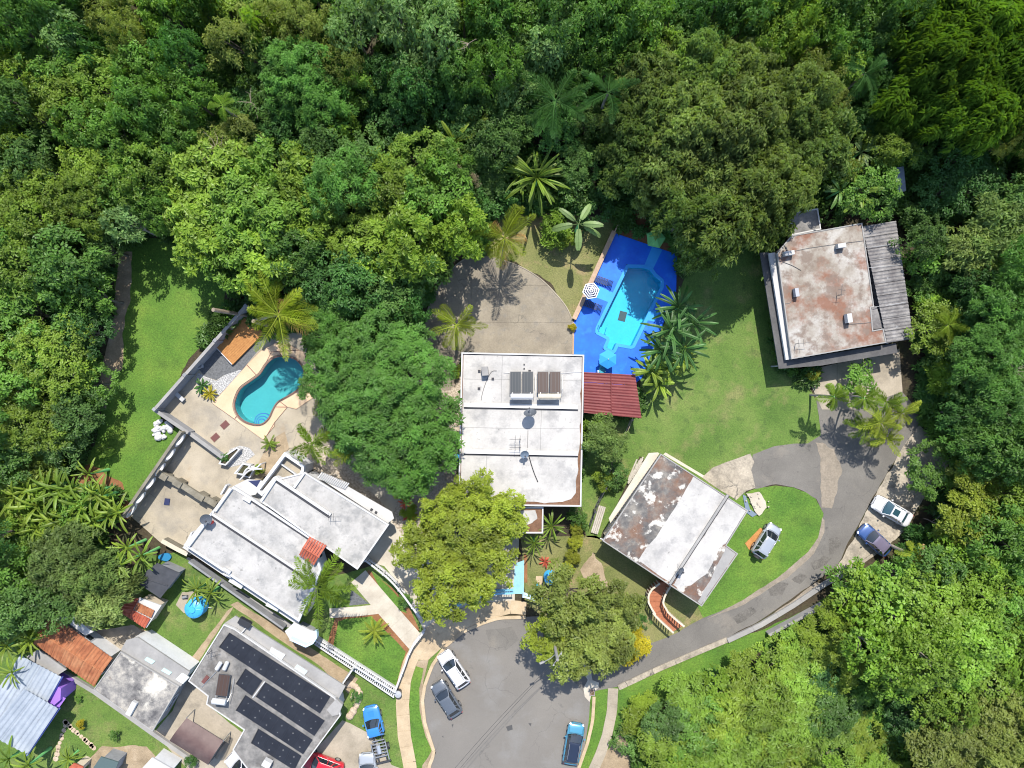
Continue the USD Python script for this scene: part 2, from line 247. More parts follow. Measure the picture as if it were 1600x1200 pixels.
surf('deckwood', [(0.3, (0.40, 0.17, 0.045)), (0.7, (0.52, 0.25, 0.075))], scale=2.5, rough=0.6, fine=0.12, fscale=10)
surf('weathered_wood', [(0.3, (0.38, 0.34, 0.28)), (0.7, (0.56, 0.52, 0.45))], scale=2.5, rough=0.8, fine=0.15, fscale=10)
surf('polewood', [(0.3, (0.22, 0.17, 0.12)), (0.7, (0.36, 0.30, 0.23))], scale=3, fine=0.2, fscale=9)
surf('wall_white', [(0.3, (0.62, 0.63, 0.64)), (0.7, (0.76, 0.76, 0.76))], scale=0.6, fine=0.05, fscale=5, stain=((0.45, 0.43, 0.4), 0.6, 0.66, 0.06, 0.5))
surf('wall_grey', [(0.3, (0.22, 0.225, 0.24)), (0.7, (0.34, 0.345, 0.355))], scale=0.6, fine=0.1, fscale=5)
surf('wall_stone', [(0.3, (0.15, 0.135, 0.10)), (0.7, (0.26, 0.235, 0.18))], scale=0.9, fine=0.15, fscale=5)
surf('wall_tan', [(0.3, (0.40, 0.27, 0.18)), (0.7, (0.52, 0.38, 0.27))], scale=0.9, fine=0.15, fscale=5)
surf('rock', [(0.3, (0.42, 0.32, 0.22)), (0.7, (0.62, 0.50, 0.38))], scale=2.0, fine=0.15, fscale=8)
surf('rock_white', [(0.3, (0.55, 0.55, 0.54)), (0.7, (0.76, 0.76, 0.75))], scale=2.0, fine=0.15, fscale=8)
surf('bark', [(0.3, (0.10, 0.08, 0.06)), (0.7, (0.20, 0.17, 0.135))], scale=2.0, fine=0.3, fscale=8)
surf('bark_pale', [(0.3, (0.26, 0.23, 0.19)), (0.7, (0.40, 0.36, 0.30))], scale=2.0, fine=0.2, fscale=8)
surf('hedge', [(0.3, (0.05, 0.06, 0.015)), (0.7, (0.10, 0.10, 0.03))], scale=3.0, fine=0.3, fscale=9, bump=0.1, bscale=5)
plain('wall_purple', (0.25, 0.12, 0.48), 0.7); plain('trim_blue', (0.09, 0.11, 0.42), 0.6); plain('wall_beige', (0.5, 0.43, 0.33), 0.8)
plain('white_paint', (0.44, 0.44, 0.44), 0.5); plain('pale_blue_paint', (0.45, 0.60, 0.74), 0.5); plain('blue_paint', (0.16, 0.40, 0.58), 0.5)
plain('gap_shadow_black', (0.03, 0.03, 0.035), 0.8); plain('black_plastic', (0.02, 0.02, 0.022), 0.45); plain('dark_metal', (0.05, 0.05, 0.055), 0.5, 0.3)
plain('grey_metal', (0.34, 0.35, 0.36), 0.42, 0.6); plain('steel', (0.6, 0.61, 0.62), 0.35, 0.7); plain('grey_plastic', (0.30, 0.31, 0.33), 0.5)
plain('dish_grey', (0.075, 0.085, 0.10), 0.5); plain('dish_blue', (0.13, 0.17, 0.22), 0.45); plain('collector', (0.02, 0.027, 0.034), 0.55, 0.0, 0.0, .3); plain('collector_brown', (0.045, 0.026, 0.02), 0.55, 0.0, 0.0, .3)
plain('tank_blue', (0.045, 0.33, 0.62), 0.4); plain('tank_blue_dark', (0.02, 0.16, 0.32), 0.4); plain('navy', (0.01, 0.017, 0.07), 0.8); plain('canvas_white', (0.8, 0.8, 0.8), 0.85)
plain('canvas_green', (0.14, 0.42, 0.13), 0.8); plain('canvas_blue', (0.02, 0.26, 0.62), 0.8); plain('canvas_teal', (0.03, 0.25, 0.33), 0.8); plain('hatch', (0.11, 0.035, 0.03), 0.7)
plain('dark_green_roof', (0.055, 0.085, 0.085), 0.7); surf('slab_dark', [(0.3, (0.065, 0.066, 0.07)), (0.7, (0.125, 0.125, 0.128))], scale=0.6, fine=0.15, fscale=5); surf('sandy', [(0.3, (0.21, 0.18, 0.14)), (0.7, (0.33, 0.275, 0.21))], scale=0.9, fine=0.2, fscale=6); plain('coping', (0.15, 0.075, 0.055), 0.7); plain('skylight', (0.62, 0.70, 0.70), 0.3); plain('skylight_teal', (0.38, 0.54, 0.53), 0.3); plain('red_plastic', (0.5, 0.03, 0.02), 0.5); plain('orange_plastic', (0.5, 0.16, 0.05), 0.5)
plain('tyre', (0.018, 0.018, 0.019), 0.8); plain('rim', (0.45, 0.46, 0.47), 0.3, 0.8); plain('lamp_clear', (0.75, 0.77, 0.8), 0.15, 0.0, 0.5); plain('lamp_red', (0.35, 0.01, 0.012), 0.2, 0.0, 0.5)
plain('car_glass', (0.012, 0.016, 0.02), 0.06, 0.0, 0.3, 0.7); plain('car_glass_teal', (0.02, 0.055, 0.07), 0.06, 0.0, 0.3, 0.7); plain('lounger_blue', (0.008, 0.03, 0.12), 0.7)
for nm, c in (('white', (0.50, 0.50, 0.51)), ('grey', (0.10, 0.115, 0.135)), ('teal', (0.06, 0.24, 0.36)), ('blue', (0.03, 0.17, 0.46)), ('red', (0.42, 0.010, 0.02)), ('silver', (0.32, 0.345, 0.375)), ('darkblue', (0.03, 0.075, 0.22)), ('purple_grey', (0.16, 0.14, 0.20)), ('black', (0.012, 0.018, 0.035))):
    plain('paint_' + nm, c, 0.3, 0.25 if nm in ('grey', 'silver', 'darkblue', 'teal', 'purple_grey') else 0.0, 0.7)
MAT['window_glass'] = usdkit.material(stage, '/World/Looks/window_glass', {'f': ('fresnel', {'IOR': 1.5}), 't': ('transparent_bsdf', {'color': (0.35, 0.42, 0.45)}), 'g': ('glossy_bsdf', {'roughness': 0.03}), 'm': ('mix_closure', {})}, [('f.fac', 'm.fac'), ('t.BSDF', 'm.closure1'), ('g.BSDF', 'm.closure2')], surface='m.closure')
def watermat(name, tint, bump):
    MAT[name] = usdkit.material(stage, '/World/Looks/' + name, {'f': ('fresnel', {'IOR': 1.33}), 't': ('transparent_bsdf', {'color': tint}), 'g': ('glossy_bsdf', {'roughness': 0.02}), 'm': ('mix_closure', {}),
        'p': ('geometry', {}), 'n': ('noise_texture', {'scale': 2.2, 'detail': 3.0}), 'b': ('bump', {'strength': 0.5, 'distance': bump})},
        [('p.position', 'n.vector'), ('n.fac', 'b.height'), ('b.normal', 'g.normal'), ('b.normal', 'f.normal') if False else ('b.normal', 'g.normal'), ('f.fac', 'm.fac'), ('t.BSDF', 'm.closure1'), ('g.BSDF', 'm.closure2')][:3] + [('f.fac', 'm.fac'), ('t.BSDF', 'm.closure1'), ('g.BSDF', 'm.closure2')], surface='m.closure')
watermat('water', (0.75, 0.97, 0.98), 0.05); watermat('water_teal', (0.60, 0.93, 0.93), 0.05)
# ------------------------------------------------------------------ the setting: ground, lawns, roads, paving
def ground(name, pts, z, m, label=None, amp=0.0, seed=1, g=None, smooth=0, child=None):
    g = g if g is not None else (Polygon([tuple(q) for q in ccrv(WP(pts), smooth)]).buffer(0) if smooth else poly(pts))
    if amp: g = rough(g, amp, seed=seed)
    g = g.difference(HOLES)
    return single(name, sheet(g, z), m, label, kind='structure'), g
def slabs(name, g, cuts, z0, z1, m, label, joint=0.03, base='gap_shadow_black', basem=None):
    """paving cast in separate slabs: each is a piece with a recessed joint"""
    path = '/World/' + numbered(name); UsdGeom.Xform.Define(stage, path); ORIG[path] = np.zeros(3)
    tag(stage.GetPrimAtPath(path), label, None, None, 'structure')
    part(path, 'bed', sheet(g.buffer(-0.01), z1 - 0.025), basem or m, local=True)
    for c in cuts:
        q = c.intersection(g).buffer(-joint / 2)
        if q.area > 0.05: part(path, 'slab', prism(q, z0, z1), m, local=True)
    return path
def along(pts, width, step, h=0.0, px=True, off=0.0):
    """cuts a strip along a line into pieces of a length"""
    L = LineString(WP(pts, h) if px else pts); n = max(1, int(round(L.length / step))); out = []
    for i in range(n):
        a, b = L.length * i / n, L.length * (i + 1) / n
        c = [L.interpolate(a + (b - a) * t) for t in np.linspace(0, 1, 4)]
        out.append(LineString([(p.x, p.y) for p in c]).buffer(width / 2, cap_style=2, join_style=2))
    return unary_union(out).buffer(0.02).buffer(-0.02), out

POOL1 = Polygon([tuple(q) for q in ccrv(WP(zC((680, 690), (672, 740), (690, 790), (730, 828), (790, 848), (840, 845), (880, 810), (903, 760), (935, 710), (985, 680), (1050, 640), (1090, 590), (1100, 530), (1080, 480), (1040, 445), (980, 432), (920, 438), (870, 480), (830, 540), (770, 585), (710, 630))), 3)]).buffer(0)
POOL2 = poly(zI((575, 385), (680, 388), (722, 402), (748, 440), (795, 480), (795, 512), (600, 915), (590, 918), (492, 900), (470, 948), (425, 930), (448, 880), (440, 858), (370, 822), (372, 800)))
HOLES = unary_union([POOL1, POOL2])
big = Polygon([(-190, -170), (190, -170), (190, 170), (-190, 170)])
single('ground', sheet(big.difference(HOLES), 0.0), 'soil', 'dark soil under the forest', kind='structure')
LAWN = {}
_, LAWN['left'] = ground('lawn', [(182, 400), (235, 372), (300, 372), (352, 440), (352, 480), (246, 640), (266, 668), (285, 668), (246, 738), (208, 792), (190, 775), (150, 755), (128, 735), (150, 690), (163, 640), (160, 600), (172, 560), (182, 500), (176, 450)], 0.02, 'lawn_lush', 'bright green lawn left of the kidney pool terrace', 0.35, 3)
_, LAWN['path'] = ground('dirt_path', [(185, 395), (205, 395), (207, 440), (200, 480), (193, 520), (190, 575), (172, 600), (167, 640), (155, 640), (158, 590), (168, 540), (178, 490), (181, 440)], 0.03, 'earth', 'bare earth track along the forest edge', 0.3, 5)
_, LAWN['mid'] = ground('lawn', [(1075, 420), (1150, 392), (1190, 392), (1205, 480), (1216, 578), (1265, 605), (1285, 650), (1285, 705), (1190, 720), (1150, 800), (1100, 800), (1000, 715), (985, 745), (938, 845), (915, 840), (905, 780), (910, 650), (1000, 650), (1000, 590), (1040, 500)], 0.02, 'lawn', 'large mown lawn between the pool and the rusty roofed house', 0.3, 7)
_, LAWN['front'] = ground('lawn', [(815, 835), (930, 838), (945, 845), (1100, 950), (1150, 945), (1012, 1012), (930, 1046), (880, 990), (820, 940)], 0.02, 'lawn_dry', 'dry yellowish lawn beside the driveway lane', 0.25, 9)
_, LAWN['island'] = ground('lawn', [(1100, 966), (1150, 945), (1200, 917), (1240, 890), (1270, 860), (1284, 835), (1286, 802), (1275, 780), (1258, 768), (1240, 760), (1212, 756), (1180, 762), (1150, 775), (1130, 800), (1100, 850), (1080, 930)], 0.034, 'lawn_lush', 'teardrop lawn island inside the bend of the lane', 0.3, 11)
_, LAWN['upper'] = ground('lawn', [(770, 335), (850, 330), (960, 340), (960, 372), (897, 505), (860, 440), (800, 408), (760, 400)], 0.02, 'lawn_dry', 'garden lawn between the egg shaped drive and the blue pool', 0.3, 13)
_, LAWN['south'] = ground('lawn', [(930, 1070), (1000, 1050), (1110, 1012), (1190, 985), (1290, 935), (1372, 872), (1385, 900), (1250, 990), (1150, 1040), (1060, 1075), (1010, 1130), (985, 1200), (880, 1240), (890, 1180), (915, 1080)], 0.02, 'lawn_lush', 'grass bank south of the lane above the thicket', 0.4, 15)
_, LAWN['yards'] = ground('lawn', [(-40, 960), (60, 945), (130, 955), (190, 900), (225, 868), (280, 862), (400, 930), (640, 870), (700, 960), (690, 1020), (650, 1100), (655, 1260), (-40, 1260)], 0.02, 'lawn', 'back yard lawns around the lower left houses', 0.2, 17)
_, LAWN['forecourt'] = ground('earth_bed', [(380, 700), (500, 640), (600, 740), (650, 830), (720, 830), (720, 600), (640, 540), (660, 900), (600, 930), (560, 780), (430, 690)], 0.012, 'gravel_tan', 'pale stony ground under the trees between the houses', 0.5, 19)
_, LAWN['strip'] = ground('earth_bed', [(640, 530), (722, 530), (722, 860), (640, 880), (595, 770), (560, 740), (600, 640)], 0.016, 'gravel_tan', 'pale stony ground beside the white roofed house', 0.5, 21)
ground('earth_bed', [(960, 300), (1060, 330), (1080, 420), (1050, 400), (960, 364), (970, 330)], 0.03, 'redearth', 'orange bare earth behind the blue pool deck', 0.3, 23)
ground('earth_bed', [(130, 725), (190, 755), (207, 795), (190, 815), (150, 800), (110, 770), (95, 740), (105, 715)], 0.026, 'redearth', 'orange bare earth below the left lawn', 0.6, 25)
ground('earth_bed', [(905, 780), (935, 790), (935, 850), (905, 890), (930, 940), (960, 930), (940, 880), (925, 860)], 0.026, 'earth', 'bare earth beside the timber stack', 0.5, 26)
ground('earth_bed', [(948, 1172), (968, 1150), (985, 1160), (990, 1190), (970, 1230), (925, 1230)], 0.028, 'earth', 'bare earth at the edge of the thicket', 0.7, 27)

# cul-de-sac, lane, kerbs, pavements
road_px = [(671, 1300), (671, 1200), (681, 1176), (665, 1130), (662, 1095), (666, 1070), (677, 1040), (697, 1010), (725, 987), (757, 974), (780, 967), (800, 965), (850, 962), (905, 975), (925, 1010), (928, 1040), (918, 1075), (922, 1095), (920, 1125), (914, 1165), (903, 1200), (890, 1300)]
_, ROAD = ground('road', road_px, 0.035, 'asphalt', 'grey asphalt turning circle')
lane_px = [(880, 1050), (905, 1035), (1012, 1007), (1040, 996), (1100, 965), (1150, 945), (1200, 917), (1240, 890), (1270, 860), (1284, 835), (1286, 802), (1275, 780), (1260, 769), (1240, 760), (1212, 756), (1180, 763), (1172, 735), (1176, 710), (1210, 697), (1262, 692), (1282, 680), (1280, 650), (1275, 620), (1272, 598), (1300, 600), (1407, 610), (1440, 650), (1437, 662), (1420, 685), (1395, 725), (1375, 755), (1365, 775), (1350, 802), (1340, 822), (1325, 847), (1315, 872), (1307, 885), (1275, 907), (1237, 935), (1187, 970), (1135, 997), (1100, 1010), (1030, 1040), (968, 1072), (935, 1078), (915, 1085), (900, 1070)]
_, LANE = ground('driveway_lane', lane_px, 0.042, 'asphalt_lane', 'curving grey asphalt lane to the upper right house', 0.14, 29)
for i, q in enumerate(([(1296, 842), (1310, 838), (1314, 850), (1306, 862), (1297, 866)], [(1268, 880), (1285, 868), (1300, 872), (1292, 884), (1272, 890)], [(1200, 918), (1216, 908), (1232, 912), (1222, 928), (1204, 930)], [(1238, 905), (1250, 897), (1262, 900), (1250, 912)], [(1145, 965), (1175, 948), (1182, 956), (1152, 974)])):
    ground('asphalt_patch', q, 0.046, 'asphalt_cracked', 'dark crazed patch in the lane surface', 0.3, 70 + i)
for i, q in enumerate(([(790, 1135), (800, 1132), (802, 1140), (793, 1143)], [(705, 1132), (709, 1130), (708, 1138)], [(826, 1130), (830, 1130), (829, 1134)], [(690, 1150), (693, 1149), (693, 1153)])):
    ground('oil_stain', q, 0.040, 'oil', 'dark oil stain on the turning circle', 0.12, 80 + i)
ground('asphalt_patch', [(760, 985), (800, 978), (812, 1000), (790, 1018), (764, 1010)], 0.039, 'asphalt_lane', 'slightly darker repair in the turning circle', 0.3, 90)
ground('sand_drift', [(1285, 690), (1305, 700), (1313, 735), (1300, 795), (1280, 797), (1287, 745), (1280, 720), (1272, 690)], 0.052, 'sandy', 'sandy wash across the lane', 0.6, 31)
for i, q in enumerate(([(1187, 972), (1237, 938), (1275, 908), (1290, 912), (1240, 950), (1190, 980)], [(1100, 969), (1160, 945), (1230, 902), (1272, 864), (1288, 832), (1289, 812), (1284, 806), (1278, 840), (1262, 862), (1228, 893), (1160, 938)])):
    ground('sand_drift', q, 0.050 + 0.004 * i, 'sandy', ['sandy verge against the low guard wall', 'worn sandy edge of the lawn island'][i], 0.16, 33 + i)
_, PAD = ground('concrete_pad', [(1437, 662), (1460, 690), (1485, 718), (1478, 745), (1458, 760), (1446, 780), (1430, 800), (1420, 822), (1400, 845), (1380, 858), (1345, 878), (1312, 897), (1306, 888), (1320, 870), (1330, 848), (1350, 800), (1395, 725)], 0.055, 'concrete_old', 'rough cracked concrete parking pad beside the lane', 0.35, 35)
ground('concrete_pad', [(1172, 709), (1112, 731), (1097, 746), (1150, 782), (1166, 767), (1180, 762), (1174, 735), (1179, 722)], 0.050, 'concrete_old', 'stained concrete apron by the lower right house', 0.12, 36)
hg = poly([(1276, 575), (1405, 545), (1410, 612), (1330, 640), (1284, 640), (1268, 605)])
slabs('concrete_drive', hg, [poly(q) for q in ([(1260, 540), (1308, 540), (1308, 660), (1260, 660)], [(1308, 540), (1358, 540), (1358, 660), (1308, 660)], [(1358, 540), (1420, 540), (1420, 660), (1358, 660)])], 0.0, 0.06, 'concrete', 'tan concrete apron in front of the rusty roofed house')
egg_px = [(657.8, 538.8), (660.6, 514), (670, 480.6), (685, 450.6), (703.8, 424), (722.5, 407.5), (745, 401), (771, 403.8), (795.6, 410.3), (820, 420.6), (846, 437.5), (868.8, 460), (883.8, 478.8), (892, 495.6), (895, 505)]
eg = Polygon([tuple(q) for q in crv(WP(egg_px), 5)] + WP([(895, 545), (895, 600), (737, 600), (737, 548), (712, 560), (705, 610), (657, 610)])).buffer(0)
cx, cy = [600, 690, 737, 792.8, 842.5, 910], [380, 446, 504, 560, 620]
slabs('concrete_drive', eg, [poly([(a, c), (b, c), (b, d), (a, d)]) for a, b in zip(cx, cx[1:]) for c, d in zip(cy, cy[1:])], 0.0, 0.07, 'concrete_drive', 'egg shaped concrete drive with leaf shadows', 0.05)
ring = LineString([tuple(q) for q in crv(WP(egg_px), 5)])
single('kerb', prism(ring.buffer(0.07, cap_style=2).difference(eg.buffer(-0.02)), 0.0, 0.12), 'concrete', 'thin kerb round the egg shaped drive', kind='structure')
# pavement left of the circle
g, c = along([(640, 1240), (641, 1197), (632, 1150), (629, 1100), (632, 1062), (641, 1033), (655, 1008), (676, 985), (706, 966), (745, 954), (800, 948), (822, 950)], 1.35, 1.6)
slabs('pavement', g, c, 0.0, 0.11, 'concrete_tan', 'tan concrete pavement round the left of the turning circle')
g = poly([(653, 1030), (668, 1032), (700, 1003), (727, 982), (760, 968), (800, 958), (822, 960), (822, 945), (745, 952), (690, 975)])
ground('pavement_apron', None, 0.075, 'concrete_tan', 'tan concrete apron between pavement and turning circle', g=g)
ground('grass_verge', [(646, 1240), (645, 1162), (636, 1112), (640, 1070), (650, 1040), (662, 1044), (655, 1075), (656, 1112), (666, 1150), (674, 1172), (660, 1195), (656, 1240)], 0.085, 'lawn_lush', 'narrow grass verge between pavement and kerb', 0.14, 41)
ground('earth_bed', [(640, 1240), (640, 1162), (632, 1112), (636, 1068), (650, 1032), (670, 1030), (662, 1062), (658, 1100), (668, 1148), (679, 1174), (668, 1200), (664, 1240)], 0.065, 'earth', 'bare earth edge of the grass verge')
kl = [(668, 1240), (670, 1198), (679, 1176), (664, 1130), (660, 1095), (664, 1070), (675, 1040), (695, 1010), (724, 986), (757, 972), (780, 965), (822, 964)]
g, c = along(kl, 0.34, 2.2); slabs('kerb', g, c, 0.0, 0.13, 'concrete_tan', 'pale kerb on the left of the turning circle', 0.03)
kr = [(928, 1088), (926, 1125), (918, 1160), (904, 1200), (892, 1240)]
g, c = along(kr, 0.34, 2.2); slabs('kerb', g, c, 0.0, 0.13, 'concrete_tan', 'pale kerb on the right of the turning circle', 0.03)
g, c = along([(958, 1075), (956, 1112), (948, 1150), (938, 1178), (926, 1205), (912, 1240)], 1.05, 1.7); slabs('pavement', g, c, 0.0, 0.09, 'concrete', 'grey concrete pavement right of the turning circle', 0.04)
ground('concrete_patch', [(905, 1030), (920, 1035), (926, 1062), (936, 1066), (935, 1075), (924, 1082), (921, 1096), (914, 1088), (912, 1075), (918, 1062), (910, 1048)], 0.062, 'concrete_pale', 'broken pale concrete round the storm drain', 0.08, 43)
# lane guard kerbs on the south side
def kerbwall(pts, w, h, m, label, step=3.0):
    g, c = along(pts, w, step); return slabs('guard_kerb', g, c, 0.0, h, m, label, 0.03)
kerbwall([(966, 1074), (1030, 1044), (1100, 1014), (1136, 999)], 0.55, 0.16, 'concrete_old', 'dark weathered gutter kerb along the lane')
kerbwall([(1136, 1000), (1187, 976), (1240, 944), (1290, 910), (1326, 893)], 0.5, 0.28, 'slab_grey', 'pale grey guard kerb on the bend of the lane')
kerbwall([(1326, 892), (1350, 875), (1372, 860)], 0.30, 0.22, 'concrete_old', 'thin weathered kerb below the parking pad')
single('culvert_wall', prism(LineString(WP([(1197, 988), (1240, 965), (1282, 942)])).buffer(0.14, cap_style=2), 0, 0.9), 'slab_grey', 'freestanding concrete culvert wall below the lane', 'wall')
# storm drain
t = thing('storm_drain', 'rusty square storm drain grate beside the turning circle', 'drain', W(925, 1081, 0.06))
o = W(925, 1081)
part(t, 'frame', [bx((o[0] + a, o[1] + b, 0.09), s) for a, b, s in ((-.26, 0, (.06, .74, .06)), (.26, 0, (.06, .74, .06)), (0, .34, (.46, .06, .06)), (0, -.34, (.46, .06, .06)))], 'slab_grey')
part(t, 'grate', [bx((o[0], o[1] - .28 + k * .08, 0.075), (.46, .04, .03)) for k in range(8)], 'coping')
# left house front: pale drive, walkway, lawn beds
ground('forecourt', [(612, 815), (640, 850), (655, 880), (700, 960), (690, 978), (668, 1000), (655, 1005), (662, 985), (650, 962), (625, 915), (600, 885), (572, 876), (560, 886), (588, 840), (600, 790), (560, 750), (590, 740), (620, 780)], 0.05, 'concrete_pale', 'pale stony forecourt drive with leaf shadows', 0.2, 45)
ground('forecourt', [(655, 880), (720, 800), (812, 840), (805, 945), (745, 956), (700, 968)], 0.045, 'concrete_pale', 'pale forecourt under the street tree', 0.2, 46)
g, c = along([(560, 900), (590, 935), (622, 972), (652, 1006)], 1.9, 1.4); slabs('walkway', g, c, 0.0, 0.08, 'concrete_pale', 'pale slab path from the front gate to the left house', 0.04)
g, c = along([(515, 958), (560, 955), (594, 951)], 1.0, 1.4); slabs('walkway', g, c, 0.0, 0.072, 'concrete_pale', 'pale slab path along the front of the left house', 0.04)
ground('earth_bed', [(525, 960), (590, 956), (640, 1010), (618, 1080), (560, 1045), (510, 1010)], 0.028, 'redearth', 'reddish planting bed round the front lawn', 0.1, 47)
ground('lawn', [(528, 970), (580, 962), (634, 1018), (618, 1072), (560, 1040), (520, 1012)], 0.036, 'lawn_lush', 'front lawn of the left house', 0.15, 48)
ground('earth_bed', [(575, 890), (612, 918), (640, 950), (655, 985), (646, 988), (610, 950), (575, 905)], 0.029, 'redearth', 'reddish bed beside the curved white fence', 0.1, 49)
ground('lawn', [(580, 892), (606, 915), (628, 940), (636, 958), (622, 952), (596, 924)], 0.037, 'lawn_lush', 'sliver of lawn beside the curved white fence', 0.08, 50)
ground('planting_pit', [(549, 921), (577, 943), (546, 946)], 0.05, 'gravel_grey', 'triangular bed between the slab paths')
# yards of the lower left houses
ground('earth_bed', [(360, 945), (372, 940), (540, 1048), (560, 1060), (545, 1085), (500, 1040)], 0.032, 'earth', 'bare earth strip behind the solar roofed house', 0.2, 51)
ground('earth_bed', [(355, 955), (365, 948), (310, 1035), (297, 1045), (210, 985), (203, 975), (230, 985), (297, 1030)], 0.034, 'earth', 'bare earth path round the yard corner', 0.2, 52)
ground('concrete_yard', [(150, 985), (210, 975), (235, 1000), (190, 1020), (140, 1000)], 0.04, 'concrete', 'stained concrete yard beside the rusty roof', 0.12, 53)
ground('concrete_yard', [(297, 1050), (330, 1080), (322, 1100), (400, 1160), (400, 1260), (350, 1260), (240, 1145), (270, 1110)], 0.045, 'concrete', 'stained concrete courtyard between the grey roofs', 0.1, 54)
ground('concrete_yard', [(535, 1125), (548, 1130), (585, 1150), (612, 1195), (625, 1200), (640, 1260), (470, 1260), (470, 1195)], 0.045, 'concrete', 'grey concrete car port apron of the solar roofed house', 0.05, 55)
ground('earth_bed', [(160, 1165), (230, 1165), (260, 1200), (270, 1260), (130, 1260), (140, 1185)], 0.034, 'earth', 'bare earth in the bottom yard', 0.2, 56)
rs = np.random.default_rng(3)
for nm, pts, n in (('yard', [(103, 1128), (118, 1143), (135, 1158), (150, 1170)], 14), ('purple', [(103, 1128), (97, 1150), (91, 1170), (86, 1190)], 10)):
    path = '/World/' + numbered('stone_path'); UsdGeom.Xform.Define(stage, path); ORIG[path] = np.zeros(3)
    tag(stage.GetPrimAtPath(path), 'flat stepping stones across the bottom left lawn' if nm == 'yard' else 'flat stepping stones beside the purple house', None, None, 'structure')
    c = crv(pts, 12)
    for k in range(n):
        q = c[int(k / n * len(c))]; o = W(q[0] + rs.uniform(-1, 1), q[1] + rs.uniform(-.5, .5)); part(path, 'stone', prism(Point(o[0], o[1]).buffer(rs.uniform(.17, .28), 3), 0, .06), 'rock', local=True)
# blue path and frontage of the centre house
ground('blue_path', zG((640, 710), (650, 640), (660, 520), (716, 500), (714, 712)), 0.06, 'paleblue_paving', 'pale blue painted path to the centre house')
ground('earth_bed', zG((716, 460), (735, 470), (735, 640), (716, 640)), 0.055, 'redearth', 'reddish strip beside the blue path', 0.05, 57)

# ------------------------------------------------------------------ houses
def windows(t, walls, h, m_frame='white_paint', every=3.4, sill=1.0, wh=1.15, ww=1.5, doors=1):
    n = 0; top = min(h - 0.55, sill + wh)
    for q in polys(walls):
        c = np.array(q.exterior.coords)
        if Polygon(c).exterior.is_ccw is False: c = c[::-1]
        for a, b in zip(c[:-1], c[1:]):
            L = np.linalg.norm(b - a)
            if L < 2.4: continue
            d = (b - a) / L; nrm = np.array([d[1], -d[0]]); rot = math.atan2(d[1], d[0]); k = max(1, int(L / every))
            for i in range(k):
                p = a + d * L * (i + 0.5) / k
                if doors and n == 1:
                    cc = p + nrm * 0.03
                    w = part(t, 'door', bx((*cc, 1.05), (0.95, 0.09, 2.05), rot), 'hatch')
                    part(w, 'handle', bx((*(p + nrm * 0.09 + d * 0.36), 1.0), (0.12, 0.04, 0.04), rot), 'steel')
                else:
                    cc = p + nrm * 0.03; zc = (sill + top) / 2; hh = top - sill; fr = []
                    for s in (-1, 1):
                        fr.append(bx((*(cc + d * s * (ww / 2 - 0.03)), zc), (0.06, 0.1, hh), rot)); fr.append(bx((*cc, zc + s * (hh / 2 - 0.03)), (ww - 0.12, 0.1, 0.06), rot))
                    fr.append(bx((*cc, zc), (0.05, 0.09, hh - 0.12), rot))
                    w = part(t, 'window', fr, m_frame)
                    part(w, 'pane', bx((*(p + nrm * 0.012), zc), (ww - 0.12, 0.02, hh - 0.12), rot), 'car_glass')
                n += 1
def house(name, label, roof_px, h, wall, roof, cat='house', inset=0.35, thick=0.2, rim=0.0, rimm='white_paint', rimw=0.16, every=3.4, group=None, win=True):
    g = poly(roof_px, h); c = g.centroid
    t = thing(name, label, cat, (c.x, c.y, 0), group=group)
    w = g.buffer(-inset, join_style=2)
    part(t, 'wall', prism(w, -0.05, h - thick), wall)
    part(t, 'roof', prism(g, h - thick, h), roof)
    if rim: part(t, 'roof_edge', prism(g.buffer(0.004, join_style=2).difference(g.buffer(-rimw, join_style=2)), h - thick - 0.05, h + rim), rimm)
    if win: windows(t, w, h, every=every)
    return t, g
def beam(t, name, a, b, w, z0, z1, m, h=None):
    A, B = W(*a, h if h is not None else z1), W(*b, h if h is not None else z1)
    part(t, name, line(A, B, w, z0, z1), m)
def patch(t, name, pts, h, m, dz=0.004, amp=0.0, seed=1, clip=None):
    g = poly(pts, h)
    if amp: g = rough(g, amp, 0.9, 0.25, seed)
    if clip is not None: g = g.intersection(clip)
    part(t, name, sheet(g, h + dz), m); return g

# --- centre house with the white coated roof
hA = 3.7
rA = [(721.2, 550.7), (912.5, 554.5), (908, 791.2), (716, 789)]
tA, gA = house('house', 'white flat roofed house with two solar water heaters', rA, hA, 'wall_white', 'roof_bare', rim=0.16, rimw=0.13)
ins = gA.buffer(-0.2, join_style=2)
coat = rough(poly([(723, 553), (911, 557), (910, 600), (907, 615), (909, 650), (906, 665), (907, 690), (904, 712), (903, 735), (900, 752), (899, 770), (893, 779), (878, 784), (850, 786), (838, 784), (716, 788)], hA), 0.10, 1.1, 0.2, 5).intersection(ins)
part(tA, 'roof_coating', sheet(coat, hA + 0.012), 'roof_white')
for y in (632.5, 705):
    beam(tA, 'roof_beam', (725, y), (903, y + 3.5), 0.42, hA - 0.01, hA + 0.20, 'slab_white', hA)
    beam(tA, 'beam_gutter', (725, y + 4.6), (903, y + 8.1), 0.17, hA + 0.016, hA + 0.06, 'gap_shadow_black', hA)  # dark strip painted as the shadow line below each beam
for x, y in ((749, 580), (770, 592), (748.5, 607), (819, 569.5), (819, 576), (827.5, 580)):
    o = W(x, y, hA); s = 0.13 if x == 819 else 0.24
    part(tA, 'vent_cap', bx((o[0], o[1], hA + 0.05), (s, s, 0.1)), 'gap_shadow_black')
part(tA, 'cable', tube([W(x, y, hA) + (0, 0, .04) for x, y in crv(zF((545, 318), (515, 322), (490, 360), (470, 410), (455, 460), (447, 502)), 4)], 0.022, 5), 'dark_metal')
